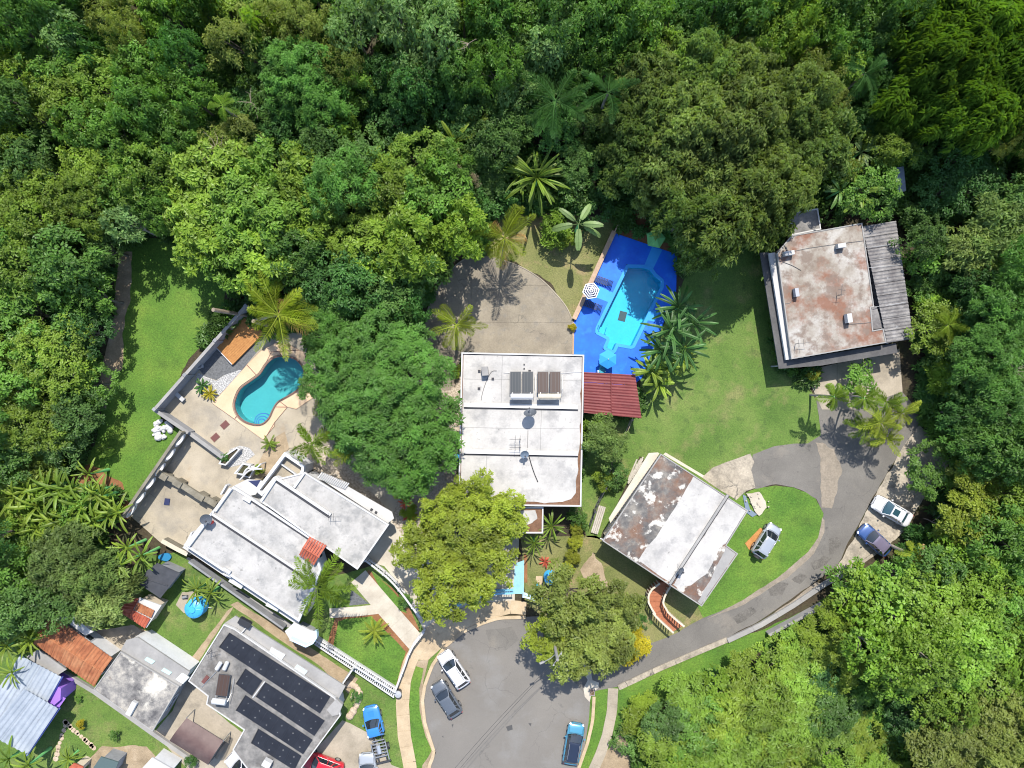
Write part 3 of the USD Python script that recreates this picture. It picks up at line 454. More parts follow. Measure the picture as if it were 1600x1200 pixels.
part(tA, 'cable', tube([W(x, y, hA) + (0, 0, .04) for x, y in crv(zF((745, 845), (760, 900), (780, 960), (802, 1012)), 4)], 0.05, 5), 'black_plastic')
part(tA, 'cable', tube([W(x, y, hA) + (0, 0, .03) for x, y in zF((740, 690), (738, 800))], 0.02, 5), 'dark_metal')
part(tA, 'pipe', tube([W(x, y, hA) + (0, 0, .05) for x, y in zF((920, 335), (1075, 325))], 0.025, 5), 'grey_plastic')
part(tA, 'pipe', tube([W(x, y, hA) + (0, 0, .05) for x, y in zF((590, 333), (655, 328))], 0.025, 5), 'grey_plastic')
gB = poly(zG((560, 168), (836, 168), (834, 332), (560, 332)), 3.2)
part(tA, 'porch_wall', prism(gB.buffer(-0.4), 0, 3.02), 'wall_white'); part(tA, 'porch_roof', prism(gB, 3.02, 3.2), 'roof_bare')
part(tA, 'porch_coating', sheet(rough(poly(zG((560, 190), (785, 188), (800, 240), (770, 268), (720, 285), (700, 318), (560, 322)), 3.2), 0.12, 1.2, .2, 8).intersection(gB.buffer(-.1)), 3.212), 'roof_white')
part(tA, 'porch_edge', prism(gB.buffer(0.004).difference(gB.buffer(-0.13)), 3.0, 3.32), 'white_paint')
part(tA, 'flag_pole', cyl(W(698, 665, 3.2), W(718, 667, 3.3), 0.03, 6), 'white_paint')
for i, (p, q) in enumerate((((725, 592), (908, 594)), ((785, 556), (783, 630)), ((846, 640), (844, 704)), ((760, 712), (759, 780)), ((725, 668), (905, 670)))):
    part(tA, 'coating_seam', tube([W(*p, hA) + (0, 0, .014), W((p[0] + q[0]) / 2, (p[1] + q[1]) / 2 + .4, hA) + (0, 0, .014), W(*q, hA) + (0, 0, .014)], .018, 4), 'slab_grey')
# red corrugated car port
def corrugated(t, name, quad, h, m, pitch=0.3, amp=0.03, ridge=None, thick=0.03, across=True, drop=0.0, sheetpx=None, hs=None):
    """a ribbed roof: ribs run from side 0-1 to side 3-2; one mesh per sheet of about 0.9 m"""
    hs = hs or [h] * 4
    q = [W(*p, z) for p, z in zip(quad, hs)]
    L = np.linalg.norm(q[1] - q[0]); n = max(1, int(round(L / 1.1)))
    for k in range(n):
        m_ = max(2, int(round(L / n / pitch)) * 4); ts = np.linspace(k / n, (k + 1) / n - 0.004, m_ + 1)
        a = q[0] + (q[1] - q[0]) * ts[:, None]; b = q[3] + (q[2] - q[3]) * ts[:, None]
        zz = amp * np.sign(np.sin(2 * np.pi * ts * L / pitch)) * np.abs(np.sin(2 * np.pi * ts * L / pitch)) ** 0.6 + 0.004 * (k % 2)
        a[:, 2] += zz; b[:, 2] += zz
        top = np.vstack([a, b]); v = np.vstack([top, top - (0, 0, thick)]); K = m_ + 1; f = []
        for i in range(m_):
            f += [(i, i + 1, K + i + 1), (i, K + i + 1, K + i), (2 * K + i, 3 * K + i + 1, 2 * K + i + 1), (2 * K + i, 3 * K + i, 3 * K + i + 1), (i, 2 * K + i + 1, i + 1), (i, 2 * K + i, 2 * K + i + 1), (K + i, K + i + 1, 3 * K + i + 1), (K + i, 3 * K + i + 1, 3 * K + i)]
        f += [(0, K, 3 * K), (0, 3 * K, 2 * K), (K - 1, 3 * K - 1, 4 * K - 1), (K - 1, 4 * K - 1, 2 * K - 1)]
        f = np.array(f); mm = trimesh.Trimesh(v, f, process=False)
        nz = np.cross(v[f[0][1]] - v[f[0][0]], v[f[0][2]] - v[f[0][0]])[2]
        part(t, name, (v, f if nz > 0 else f[:, ::-1]), m)
o = W(957, 617)
t = thing('carport', 'dark red corrugated car port roof beside the white roofed house', 'car port', (*o[:2], 0))
corrugated(t, 'roof_sheet', zF((1090, 325), (1088, 580), (1262, 598), (1258, 334)), 2.8, 'red_tin', 0.28, 0.022, hs=[2.75, 2.75, 2.95, 2.95])
corrugated(t, 'roof_sheet', zF((1258, 334), (1262, 598), (1450, 615), (1410, 343)), 2.8, 'red_tin', 0.28, 0.022, hs=[2.95, 2.95, 2.7, 2.7])
part(t, 'ridge_cap', cyl(W(*zF((1258, 333))[0], 2.97), W(*zF((1262, 599))[0], 2.97), 0.05, 6), 'red_tin')
for p in zF((1105, 345), (1100, 565), (1400, 360), (1430, 598)): part(t, 'post', cyl(W(*p, 0) * (1 - 2.6 / CAM_H), W(*p, 0) * (1 - 2.6 / CAM_H) + (0, 0, 2.66), 0.05, 8), 'grey_metal')
for a, b in (((1105, 345), (1400, 360)), ((1100, 565), (1430, 598))): part(t, 'rafter', line(W(*zF(a)[0], 2.6), W(*zF(b)[0], 2.6), 0.08, 2.58, 2.66), 'grey_metal')

# --- left house, two white roof wings
hB = 3.6
rL = zD((150, 605), (460, 238), (560, 300), (950, 560), (1010, 760), (870, 1085))
t, g = house('house', 'large white flat roofed house with red skylight and dish', rL, hB, 'wall_white', 'roof_white_b', rim=0.10, rimw=0.22); tB = t
beam(t, 'roof_beam', zD((330, 412))[0], zD((905, 790))[0], 0.24, hB - .01, hB + 0.16, 'slab_white', hB)
beam(t, 'beam_gutter', zD((322, 428))[0], zD((895, 806))[0], 0.16, hB, hB + 0.05, 'gap_shadow_black', hB)  # black strip in place of the shadow along this beam
beam(t, 'parapet', zD((450, 250))[0], zD((350, 390))[0], 0.30, hB, hB + 0.34, 'slab_white', hB)
beam(t, 'parapet', zD((300, 452))[0], zD((185, 608))[0], 0.30, hB, hB + 0.34, 'slab_white', hB)
rR = zD((725, 195), (905, 150), (1432, 478), (1235, 760), (955, 565), (635, 335))
gR = poly(rR, hB + 0.25); part(t, 'upper_roof', prism(gR, hB - 0.02, hB + 0.25), 'roof_white_b')
part(t, 'upper_wall', prism(gR.buffer(-0.3).difference(g), 0, hB - 0.02), 'wall_white')
part(t, 'upper_roof_edge', prism(gR.buffer(0.004).difference(gR.buffer(-0.14)), hB + 0.1, hB + 0.33), 'white_paint')
beam(t, 'roof_beam', zD((735, 190))[0], zD((1070, 415))[0], 0.3, hB + 0.24, hB + 0.46, 'slab_white', hB + 0.25)
beam(t, 'beam_gutter', zD((724, 209))[0], zD((1060, 434))[0], 0.16, hB + 0.25, hB + 0.30, 'gap_shadow_black', hB + 0.25)  # black strip drawn where the upper beam throws its shadow
beam(t, 'parapet', zD((725, 195))[0], zD((635, 332))[0], 0.24, hB + 0.24, hB + 0.5, 'slab_white', hB + 0.25)
beam(t, 'parapet', zD((905, 155))[0], zD((842, 245))[0], 0.22, hB + 0.24, hB + 0.5, 'slab_white', hB + 0.25)
gS = poly(zD((1170, 238), (1450, 400), (1462, 440), (1425, 470), (1180, 310), (985, 180), (1000, 165)), 3.1)
part(t, 'eave_slab', prism(gS, 2.95, 3.1), 'slab_white')
for p in zD((1322, 385), (1350, 402)): part(t, 'vent_cap', bx(W(*p, 3.15), (0.22, 0.22, 0.1), -0.55), 'gap_shadow_black')
beam(t, 'beam_gutter', zD((556, 322))[0], zD((935, 574))[0], 0.16, hB, hB + 0.05, 'gap_shadow_black', hB)  # shadow of the upper roof step, laid as a black strip
# louvred pergola along the upper right eave
for i in range(15):
    a = np.array(zD((1000, 172))[0]) * (1 - i / 14) + np.array(zD((1165, 240))[0]) * i / 14
    p, q = W(a[0], a[1], 3.3), W(a[0] - 6, a[1] - 10 + 5, 3.3)
    part(t, 'louvre', line(W(a[0] - 3.5, a[1] + 4, 3.3), W(a[0] + 3.5, a[1] - 5, 3.3), 0.12, 3.12, 3.3), 'white_paint')
# open terrace room at the top of the house
hT = 3.3
gT = poly(zD((780, 25), (905, 110), (900, 150), (835, 245), (725, 195), (640, 300), (600, 265)), hT)
part(t, 'terrace_slab', prism(gT, 2.5, 2.62), 'terrace'); part(t, 'terrace_wall', prism(gT.difference(gT.buffer(-0.28)), 0, hT + 0.15), 'wall_white')
beam(t, 'partition', zD((752, 98))[0], zD((866, 178))[0], 0.12, 2.62, 3.0, 'white_paint', 3.0)
gC = poly(zD((458, 238), (545, 195), (640, 205), (600, 290), (560, 300)), 2.6); part(t, 'stair_canopy', prism(gC, 2.45, 2.6), 'slab_white')
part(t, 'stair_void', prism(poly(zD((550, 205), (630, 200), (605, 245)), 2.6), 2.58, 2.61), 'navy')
# red tile skylight housing
ridge = [W(*zD((985, 655))[0], hB + 0.9), W(*zD((880, 610))[0], hB + 0.9)]
rt = [W(*p, hB + 0.55) for p in zD((935, 553), (1045, 610), (965, 735), (868, 668))]
def gable(t, name, a, b, ra, rb, m, n=7):
    """tile courses down one slope: strips from the ridge ra-rb to the eave a-b"""
    for i in range(n):
        s0, s1 = i / n, (i + 1) / n - 0.03
        q = [ra + (rb - ra) * s0, ra + (rb - ra) * s1, a + (b - a) * s1, a + (b - a) * s0]
        v = np.array(q + [x - (0, 0, 0.05) for x in q]); v[:4, 2] += 0.02 * (i % 2)
        f = np.array([(0, 1, 2), (0, 2, 3), (4, 6, 5), (4, 7, 6), (0, 5, 1), (0, 4, 5), (2, 6, 3), (3, 6, 7), (1, 5, 6), (1, 6, 2), (0, 3, 7), (0, 7, 4)])
        n_ = np.cross(v[1] - v[0], v[2] - v[0])[2]
        part(t, name, (v, f if n_ > 0 else f[:, ::-1]), m)
mid = lambda a, b: (a + b) / 2
up = np.array([0, 0, 0.35]); r0, r1 = rt[0] * .45 + rt[3] * .55 + up, rt[1] * .45 + rt[2] * .55 + up
gable(t, 'roof_tile', rt[0], rt[1], r0, r1, 'tile_red'); gable(t, 'roof_tile', rt[3], rt[2], r0, r1, 'tile_red')
part(t, 'ridge_tile', cyl(r0, r1, 0.07, 8), 'tile_red'); part(t, 'skylight_base', prism(Polygon([tuple(x[:2]) for x in rt]).buffer(-0.12), hB - 0.1, hB + 0.53), 'wall_white')
for p in zD((545, 322), (420, 765)): part(t, 'roof_vent', bx(W(*p, hB + 0.15), (0.8, 0.3, 0.35), -0.55), 'slab_white')
# lower left side passage: low wall, planters, eave ledges
part(t, 'side_ledge', prism(poly(zD((150, 612), (870, 1090), (860, 1108), (140, 622)), 2.4), 2.25, 2.4), 'slab_white')
for a, b in (((440, 812), (520, 860)), ((670, 962), (745, 1000)), ((398, 762), (440, 775))): part(t, 'window_hood', prism(LineString(WP(zD(a, b), 2.9)).buffer(0.4, cap_style=2), 2.8, 2.9), 'slab_white')
for a, b in (((180, 605), (215, 535)), ((395, 300), (430, 240)), ((400, 770), (450, 790))):
    L = LineString(WP(zD(a, b), hB - .2)); part(t, 'planter_box', prism(L.buffer(0.36, cap_style=2).difference(L.buffer(0.2, cap_style=2)), hB - 1.0, hB - 0.2), 'white_paint')
single('side_path', prism(poly(zD((165, 690), (180, 680), (840, 1110), (790, 1120)), 0), 0, 0.09), 'slab_grey', 'grey paved passage along the left house', kind='structure')
single('boundary_wall', prism(LineString(WP(zD((178, 712), (770, 1130)), 1.2)).buffer(0.1, cap_style=2), 0, 1.2), 'wall_grey', 'low grey boundary wall along the passage of the left house', 'wall')
# rounded balcony at the lower corner
t = thing('balcony', 'pale blue balcony with rounded corner below the tall palm', 'balcony', W(470, 990, 0))
gb = Polygon(WP(zE((580, 345), (640, 290), (740, 340), (778, 345), (780, 385), (755, 425), (710, 445), (610, 395)), 2.6))
part(t, 'floor_slab', prism(gb, 2.3, 2.6), 'slab_white'); part(t, 'support', prism(gb.buffer(-0.6), 0, 2.3), 'wall_grey')
rail = LineString(WP(zE((612, 396), (710, 440), (752, 420), (774, 385), (772, 345)), 3.3)).buffer(0.1, cap_style=2); part(t, 'parapet', prism(rail, 2.6, 3.3), 'pale_blue_paint')

# --- lower right house, half white roof
hC = 3.5
rC = zJ((530, 235), (1075, 590), (940, 808), (1012, 860), (785, 1190), (165, 780))
t, g = house('house', 'flat roofed house with a half white half stained roof', rC, hC, 'wall_beige', 'roof_mottled', rim=0.05, rimm='slab_grey', rimw=0.10)
ins = g.buffer(-0.14)
patch(t, 'roof_coating', zJ((735, 375), (940, 505), (590, 1040), (385, 900), (440, 820), (500, 760), (560, 660), (640, 540)), hC, 'roof_white', 0.006, 0.12, 4, ins)
patch(t, 'roof_coating', zJ((955, 500), (1075, 592), (960, 780), (900, 830), (850, 920), (820, 980), (720, 1060), (640, 1085), (600, 1055)), hC, 'roof_white', 0.006, 0.18, 6, ins)
patch(t, 'grey_strip', zJ((940, 812), (1012, 862), (785, 1188), (760, 1160), (850, 1010), (880, 930)), hC, 'slab_grey', 0.004, 0.2, 8, ins)
beam(t, 'roof_beam', zJ((948, 492))[0], zJ((585, 1050))[0], 0.22, hC, hC + 0.22, 'slab_grey', hC + .1)
beam(t, 'beam_gutter', zJ((958, 500))[0], zJ((596, 1056))[0], 0.07, hC + 0.005, hC + 0.10, 'gap_shadow_black', hC + .1)  # thin black strip imitating the shadow beside the beam
patch(t, 'eave_slab', zJ((560, 228), (800, 372), (790, 385), (545, 240)), 3.1, 'slab_cream', 0)
ge = poly(zJ((455, 232), (512, 228), (530, 240), (215, 670), (205, 640)), 3.0).difference(g); part(t, 'side_eave', prism(ge, 2.86, 3.0), 'slab_cream')
for i in range(26):
    a = np.array([510, 262.]) * (1 - i / 25) + np.array([200, 700.]) * i / 25
    part(t, 'eave_tile', bx(W(*zJ(tuple(a))[0], 3.3), (0.2, 0.14, 0.1), 0.95), 'dark_metal')
o = zJ((640, 955))[0]; part(t, 'pipe', cyl(W(*zJ((150, 765))[0], 3.4), W(*zJ((205, 785))[0], 3.4), 0.05, 6), 'white_paint')
# curved terracotta entrance stair with balustrades
ts = thing('entrance_stair', 'curved terracotta stair with balustrades on the dry lawn', 'stair', W(1030, 950, 0))
left = [tuple(p) for p in crv(np.array(zG((1560, 640), (1500, 690), (1490, 760), (1530, 830)) + zO((480, 30), (540, 90), (605, 148))), 4)]
right = [tuple(p) for p in crv(np.array(zG((1640, 640), (1600, 700), (1580, 760), (1600, 800)) + zO((575, 25), (630, 75), (672, 108))), 4)]
N = min(len(left), len(right)); left = np.array(left)[np.linspace(0, len(left) - 1, 15).astype(int)]; right = np.array(right)[np.linspace(0, len(right) - 1, 15).astype(int)]
for i in range(14):
    hz = 0.18 + (13 - i) * 0.055
    part(ts, 'step', prism(Polygon(WP([left[i], left[i + 1], right[i + 1], right[i]], hz)).buffer(0), 0, hz), 'terracotta')
for side in (left, right):
    Lr = LineString(WP(side, 1.2)); part(ts, 'rail', prism(Lr.buffer(0.09, cap_style=2), 1.5, 1.6), 'slab_cream')
    for d in np.arange(0.1, Lr.length, 0.32):
        p = Lr.interpolate(d); part(ts, 'baluster', tube([(p.x, p.y, z) for z in (0.1, 0.5, 0.9, 1.2, 1.5)], [.05, .05, .08, .05, .05], 6), 'slab_cream')

# --- upper right house with the rust stained roof
hD = 3.8
rD = zK((255, 382), (345, 272), (788, 193), (862, 718), (842, 722), (855, 865), (920, 853), (940, 942), (345, 1045))
t, g = house('house', 'flat roofed house with rust stained white roof', rD, hD, 'wall_grey', 'roof_rusted', rim=0.06, rimm='slab_grey', rimw=0.10)
part(t, 'side_beam', prism(poly(zK((205, 382), (245, 378), (342, 1045), (312, 1050)), 3.4), 3.1, 3.4), 'slab_white')
part(t, 'side_gallery', prism(poly(zK((150, 380), (205, 376), (318, 1050), (345, 1048), (268, 1105)), 2.9), 2.75, 2.9), 'slab_dark')
part(t, 'front_gallery', prism(poly(zK((268, 1105), (345, 1048), (1000, 945), (1010, 1005), (530, 1085)), 2.9).difference(g), 2.75, 2.9), 'slab_dark')
for p in zK((285, 1085), (520, 1070), (750, 1030), (990, 990)): part(t, 'post', cyl(W(*p, 2.8) * (1, 1, 0), W(*p, 2.8) * (1, 1, 0) + (0, 0, 2.75), 0.09, 8), 'wall_grey')
corrugated(t, 'roof_sheet', zK((790, 214), (945, 945), (1110, 921), (1000, 180)), 3.4, 'old_tin', 0.34, 0.03, hs=[3.62, 3.62, 3.2, 3.2])
part(t, 'roof_infill', prism(poly(zK((835, 715), (880, 715), (955, 950), (935, 945), (910, 850), (850, 862)), 3.4).difference(g.buffer(.01)), 3.2, 3.36), 'old_tin')
part(t, 'lean_to_wall', prism(poly(zK((830, 230), (980, 205), (1085, 900), (955, 925)), 3.2).difference(g), 0, 3.05), 'wall_grey')
for a, b in (((795, 350), (1010, 325)), ((820, 475), (1030, 455)), ((865, 720), (1060, 690))): part(t, 'batten', cyl(W(*zK(a)[0], 3.66), W(*zK(b)[0], 3.26), 0.03, 5), 'grey_metal')
ga = poly(zK((330, 130), (510, 103), (530, 235), (345, 272)), 3.0); part(t, 'annex_wall', prism(ga.buffer(-.25), 0, 2.8), 'wall_grey'); part(t, 'annex_roof', prism(ga, 2.8, 3.0), 'roof_grey')
part(t, 'annex_edge', prism(ga.buffer(.004).difference(ga.buffer(-0.12)), 2.9, 3.1), 'slab_white')
for pts in (((300, 330), (330, 372), (450, 352), (600, 330), (795, 305)), ((290, 437), (350, 460), (405, 490)), ((300, 700), (340, 690), (360, 650)), ((690, 828), (850, 815))):
    part(t, 'cable', tube([W(x, y, hD) + (0, 0, .03) for x, y in crv(zK(*pts), 4)], 0.03, 5), 'dark_metal')

# --- lower left house with solar mats
hE = 3.3
rE = zE((200, 300), (270, 330), (895, 760), (915, 800), (930, 870), (690, 1195), (640, 1300), (420, 1300), (255, 1085), (325, 960), (90, 800), (100, 750), (-22, 655))
t, g = house('house', 'grey flat roofed house covered with dark solar mats', rE, hE, 'wall_white', 'roof_grey', rim=0.09, rimm='slab_white', rimw=0.10)
part(t, 'eave_slab', prism(poly(zE((203, 295), (270, 250), (958, 690), (915, 770), (895, 755), (275, 330)), 3.0).difference(g), 2.8, 3.0), 'slab_grey')
for pts, m in ((((500, 445), (582, 490), (560, 520), (488, 470)), 'skylight'), (((660, 552), (722, 592), (705, 612), (645, 572)), 'skylight_teal')):
    gs = poly(zE(*pts), 3.0); part(t, 'skylight', prism(gs, 3.0, 3.10), m); part(t, 'skylight_frame', prism(gs.buffer(0.05, join_style=2).difference(gs), 2.99, 3.13), 'slab_white')
part(t, 'corner_slab', prism(poly(zE((845, 830), (905, 760), (945, 800), (920, 860), (880, 870)), 3.2), 3.0, 3.42), 'slab_grey')
part(t, 'pipe', cyl(W(*zE((345, 315))[0], 3.2), W(*zE((300, 365))[0], 3.4), 0.05, 6), 'white_paint')
part(t, 'pipe', cyl(W(*zE((150, 600))[0], 3.36), W(*zE((60, 695))[0], 3.36), 0.04, 6), 'grey_metal')
part(t, 'pipe', cyl(W(*zE((455, 660))[0], 3.36), W(*zE((380, 760))[0], 3.36), 0.07, 6), 'slab_white')
part(t, 'boundary_screen', line(W(*zE((1000, 590))[0], 2.2), W(*zE((920, 705))[0], 2.2), 0.12, 0, 2.2), 'wall_white')
# --- grey mottled roof house, rusty wing, annexes
hF = 3.1
t, g = house('house', 'house with black and white mottled concrete roof', zA((755, 470), (1120, 690), (955, 970), (585, 710)), hF, 'wall_grey', 'roof_grey_white', rim=0.06, rimm='slab_grey', rimw=0.09, inset=0.12)
gu = poly(zA((755, 462), (790, 400), (860, 383), (1185, 600), (1130, 690)), 2.9).difference(g); part(t, 'rear_slab', prism(gu, 2.7, 2.9), 'slab_grey'); part(t, 'rear_wall', prism(gu.buffer(-.2), 0, 2.7), 'wall_white')
for pts, m in ((((920, 505), (972, 532), (950, 550), (905, 522)), 'skylight_teal'), (((1025, 572), (1076, 602), (1060, 618), (1010, 590)), 'skylight_teal'), (((1140, 605), (1185, 632), (1145, 672), (1100, 645)), 'skylight')):
    part(t, 'skylight', prism(poly(zA(*pts), 2.9), 2.9, 2.98), m)
part(t, 'roof_walkway', prism(LineString(WP(zA((385, 605), (585, 725), (950, 985), (1230, 1180)), 0.4)).buffer(0.2, cap_style=2), 0, 0.4), 'slab_grey')
o = zA((825, 825))[0]
part(t, 'skylight_box', bx(W(*o, hF + 0.2), (0.5, 1.4, 0.4), -0.5), 'slab_white')
corr = thing('rusty_shed', 'long lean building under a rusty orange corrugated roof', 'shed', W(115, 1017, 0))
hs = [2.9, 2.9, 2.6, 2.6]
corrugated(corr, 'roof_sheet', zA((232, 348), (642, 600), (705, 515), (325, 240)), 2.8, 'rust_tin', 0.36, 0.035, hs=[2.95, 2.95, 2.65, 2.65])
corrugated(corr, 'roof_sheet', zA((232, 348), (642, 600), (590, 692), (208, 422)), 2.8, 'rust_tin', 0.36, 0.035, hs=[2.95, 2.95, 2.65, 2.65])
part(corr, 'ridge_cap', cyl(W(*zA((232, 348))[0], 2.98), W(*zA((642, 600))[0], 2.98), 0.06, 6), 'rust_tin')
gw = poly(zA((325, 250), (695, 515), (590, 680), (220, 420)), 2.6).buffer(-0.3); part(corr, 'wall', prism(gw, 0, 2.5), 'wall_white'); windows(corr, gw, 2.5)
def slabhut(name, label, pts, h, wall, roof, cat='outbuilding'):
    g = poly(pts, h); c = g.centroid; t = thing(name, label, cat, (c.x, c.y, 0))
    part(t, 'wall', prism(g.buffer(-0.2), 0, h - 0.14), wall); part(t, 'roof', prism(g, h - 0.14, h), roof); windows(t, g.buffer(-.2), h, every=4.0); return t, g
slabhut('outbuilding', 'small white roofed annex behind the rusty roof', zA((385, 262), (450, 248), (582, 350), (530, 372)), 2.4, 'wall_white', 'slab_white')
slabhut('outbuilding', 'grey slab roofed link beside the shiny corrugated house', zA((165, 505), (238, 458), (415, 585), (345, 630)), 2.3, 'wall_grey', 'slab_grey')
t = thing('corrugated_house', 'purple house under shiny silver corrugated roofs', 'house', W(45, 1100, 0))
corrugated(t, 'roof_sheet', zA((125, 495), (385, 632), (200, 960), (-160, 930)), 3.2, 'zinc', 0.45, 0.04, hs=[2.9, 2.9, 3.3, 3.3])
corrugated(t, 'roof_sheet', zA((150, 705), (365, 830), (172, 1118), (-80, 985)), 3.6, 'zinc', 0.45, 0.04, hs=[3.5, 3.5, 3.3, 3.3])
gw = Polygon(WP(zA((150, 540), (405, 690), (400, 780), (320, 850), (150, 1070), (-80, 950), (-100, 850)), 2.5)).buffer(-0.3); part(t, 'wall', prism(gw, 0, 2.6), 'wall_purple'); windows(t, gw, 2.6)
part(t, 'fascia', line(W(*zA((365, 832))[0], 3.3), W(*zA((172, 1120))[0], 3.1), 0.08, 3.0, 3.25), 'trim_blue')
part(t, 'fascia', line(W(*zA((385, 634))[0], 2.85), W(*zA((300, 775))[0], 2.95), 0.08, 2.6, 2.85), 'trim_blue')
part(t, 'awning', prism(poly(zA((320, 720), (410, 765), (365, 828), (300, 778)), 2.2), 2.14, 2.2), 'wall_purple')
# garden sheds
t, g = slabhut('garden_shed', 'small shed under red ribbed tin and a white panel', zA((800, 190), (870, 135), (1008, 185), (915, 325), (800, 250)), 2.2, 'wall_beige', 'slab_white', 'shed')
corrugated(t, 'roof_sheet', zA((755, 205), (790, 130), (870, 140), (830, 215)), 2.3, 'tile_red', 0.3, 0.04, hs=[2.3] * 4)
corrugated(t, 'roof_sheet', zA((860, 165), (965, 215), (945, 262), (838, 210)), 2.4, 'rust_tin', 0.3, 0.04, hs=[2.42] * 4)
corrugated(t, 'roof_sheet', zA((828, 212), (940, 268), (905, 328), (805, 262)), 2.4, 'tile_red', 0.3, 0.04, hs=[2.36] * 4)
corrugated(t, 'roof_sheet', zA((750, 230), (755, 205), (830, 215), (805, 262)), 2.2, 'tile_red', 0.3, 0.04, hs=[2.25] * 4)
g = poly([(215, 912), (228, 893), (245, 880), (281, 896), (250, 935)], 2.4); t = thing('garden_shed', 'dark grey tarpaulin roofed shed beside the banana plants', 'shed', (g.centroid.x, g.centroid.y, 0))
part(t, 'wall', prism(g.buffer(-0.3), 0, 2.2), 'wall_grey'); part(t, 'tarpaulin_roof', prism(g, 2.25, 2.34), 'dark_tarp'); part(t, 'ridge_fold', cyl(W(230, 905, 2.38), W(262, 915, 2.38), 0.06, 6), 'dark_tarp')
# brown barrel roofed trailer cover
t = thing('vehicle_cover', 'brown curved canopy standing in the concrete courtyard', 'canopy', W(308, 1157, 0))
A, B, C_, D_ = [W(*p, 2.0) for p in zA((1165, 888), (1395, 1032), (1300, 1180), (1060, 1030))]
v, n = [], 10
for i in range(n + 1):
    s = i / n; zz = 2.0 + 0.55 * math.sin(math.pi * s)
    for e, (p, q) in enumerate(((A, D_), (B, C_))): x = p + (q - p) * s; v.append((x[0], x[1], zz))
v = np.array(v); f = []
for i in range(n): f += [(2 * i, 2 * i + 1, 2 * i + 3), (2 * i, 2 * i + 3, 2 * i + 2)]
f = np.array(f); v2 = np.vstack([v, v - (0, 0, 0.05)]); f2 = np.vstack([f, f[:, ::-1] + len(v)])
if np.cross(v[f[0][1]] - v[f[0][0]], v[f[0][2]] - v[f[0][0]])[2] < 0: f2 = f2[:, ::-1]
part(t, 'canopy', (v2, f2), 'brown_cover', smooth=40)
for p in (A, B, C_, D_): part(t, 'post', cyl(p * (1, 1, 0), p * (1, 1, 0) + (0, 0, 2.0), 0.05, 8), 'grey_metal')
for s in (0.05, 0.35, 0.65, 0.95): part(t, 'hoop', tube([(B + (C_ - B) * q) * (1, 1, 0) + np.array([0, 0, 0.4 + 1.5 * math.sin(math.pi * q)]) + (B - A) / np.linalg.norm(B - A) * (0.1 + s * 0.3) * (1, 1, 0) for q in np.linspace(0.05, 0.95, 12)], 0.03, 5), 'dark_metal')
slabhut('outbuilding', 'dark green flat roofed hut at the bottom edge', zA((585, 1195), (630, 1130), (740, 1165), (700, 1260), (560, 1280)), 2.2, 'wall_grey', 'dark_green_roof')
slabhut('outbuilding', 'white roofed hut at the bottom edge of the yard', zA((880, 1210), (950, 1135), (1090, 1215), (1000, 1330)), 2.4, 'wall_white', 'slab_white')
slabhut('outbuilding', 'orange tiled hut at the bottom edge of the yard', zA((425, 1200), (460, 1170), (520, 1195), (490, 1260)), 2.0, 'wall_beige', 'tile_red')
slabhut('outbuilding', 'small grey blue roofed hut in the shaded forest', [(1398, 262), (1412, 260), (1416, 298), (1402, 302)], 2.5, 'wall_grey', 'zinc')
# ------------------------------------------------------------------ kidney pool terrace
TZ = 0.10
up_t = poly([(244, 640), (383, 487), (412, 520), (470, 520), (505, 590), (505, 640), (540, 690), (480, 700), (445, 700), (420, 730), (398, 768), (296, 681)]).difference(POOL1)
_, _t = ground('terrace_paving', None, TZ, 'terrace', 'stained concrete terrace round the kidney pool', g=up_t)
lo_t = poly([(205, 806), (292, 676), (398, 768), (430, 790), (330, 850), (297, 868), (250, 846)])
ground('terrace_paving', None, TZ + 0.01, 'terrace', 'stained concrete lower terrace beside the left house', g=lo_t)
deck = poly(zC((745, 480), (830, 395), (920, 345), (1000, 350), (1100, 400), (1125, 470), (1150, 600), (1190, 640), (1170, 680), (1055, 758), (1000, 745), (920, 840), (918, 865), (848, 950), (530, 722))).difference(POOL1.buffer(0.2))
cuts = [poly(zC(*q)) for q in (((745, 480), (820, 560), (670, 820), (530, 722)), ((745, 480), (820, 560), (900, 400), (1200, 380), (1100, 250), (830, 380)), ((670, 820), (740, 740), (1000, 745), (920, 840), (848, 960)), ((940, 700), (1000, 745), (1055, 770), (1200, 680), (1180, 600), (1050, 640)), ((1050, 640), (1200, 600), (1130, 380), (950, 400), (1000, 500)))]
rest = deck
pc = []
for c in cuts: pc.append(c.intersection(rest)); rest = rest.difference(c.buffer(0.01))
slabs('pool_deck', deck, pc + [rest], 0.05, TZ + 0.08, 'pooldeck', 'peach coloured slabs round the kidney pool', 0.07, basem='coping')
def basin(name, g, depth, zt, floorm, water, label, coping, copm, steps=(), rimw=0.2, zw=-0.12):
    t = thing(name, label, 'swimming pool', (g.centroid.x, g.centroid.y, 0))
    part(t, 'basin_floor', sheet(g.buffer(0.02), -depth), floorm)
    part(t, 'basin_wall', prism(g.buffer(0.16).difference(g), -depth, 0.04), floorm)
    part(t, 'coping', prism(g.buffer(rimw).difference(g), 0.03, zt), copm)
    for q, z in steps: part(t, 'step', prism(q.intersection(g.buffer(-.005)), -depth, z), floorm)
    part(t, 'water_surface', sheet(g, zw), water)
    return t
c0 = Point(*W(*zC((828, 840))[0])[:2])
t = basin('kidney_pool', POOL1, 1.35, TZ + 0.10, 'poolpaint_teal', 'water_teal', 'kidney shaped turquoise pool with curved steps', None, 'coping', [(c0.buffer(0.35), -0.35), (c0.buffer(0.62), -0.6), (c0.buffer(0.9), -0.85)], 0.13)
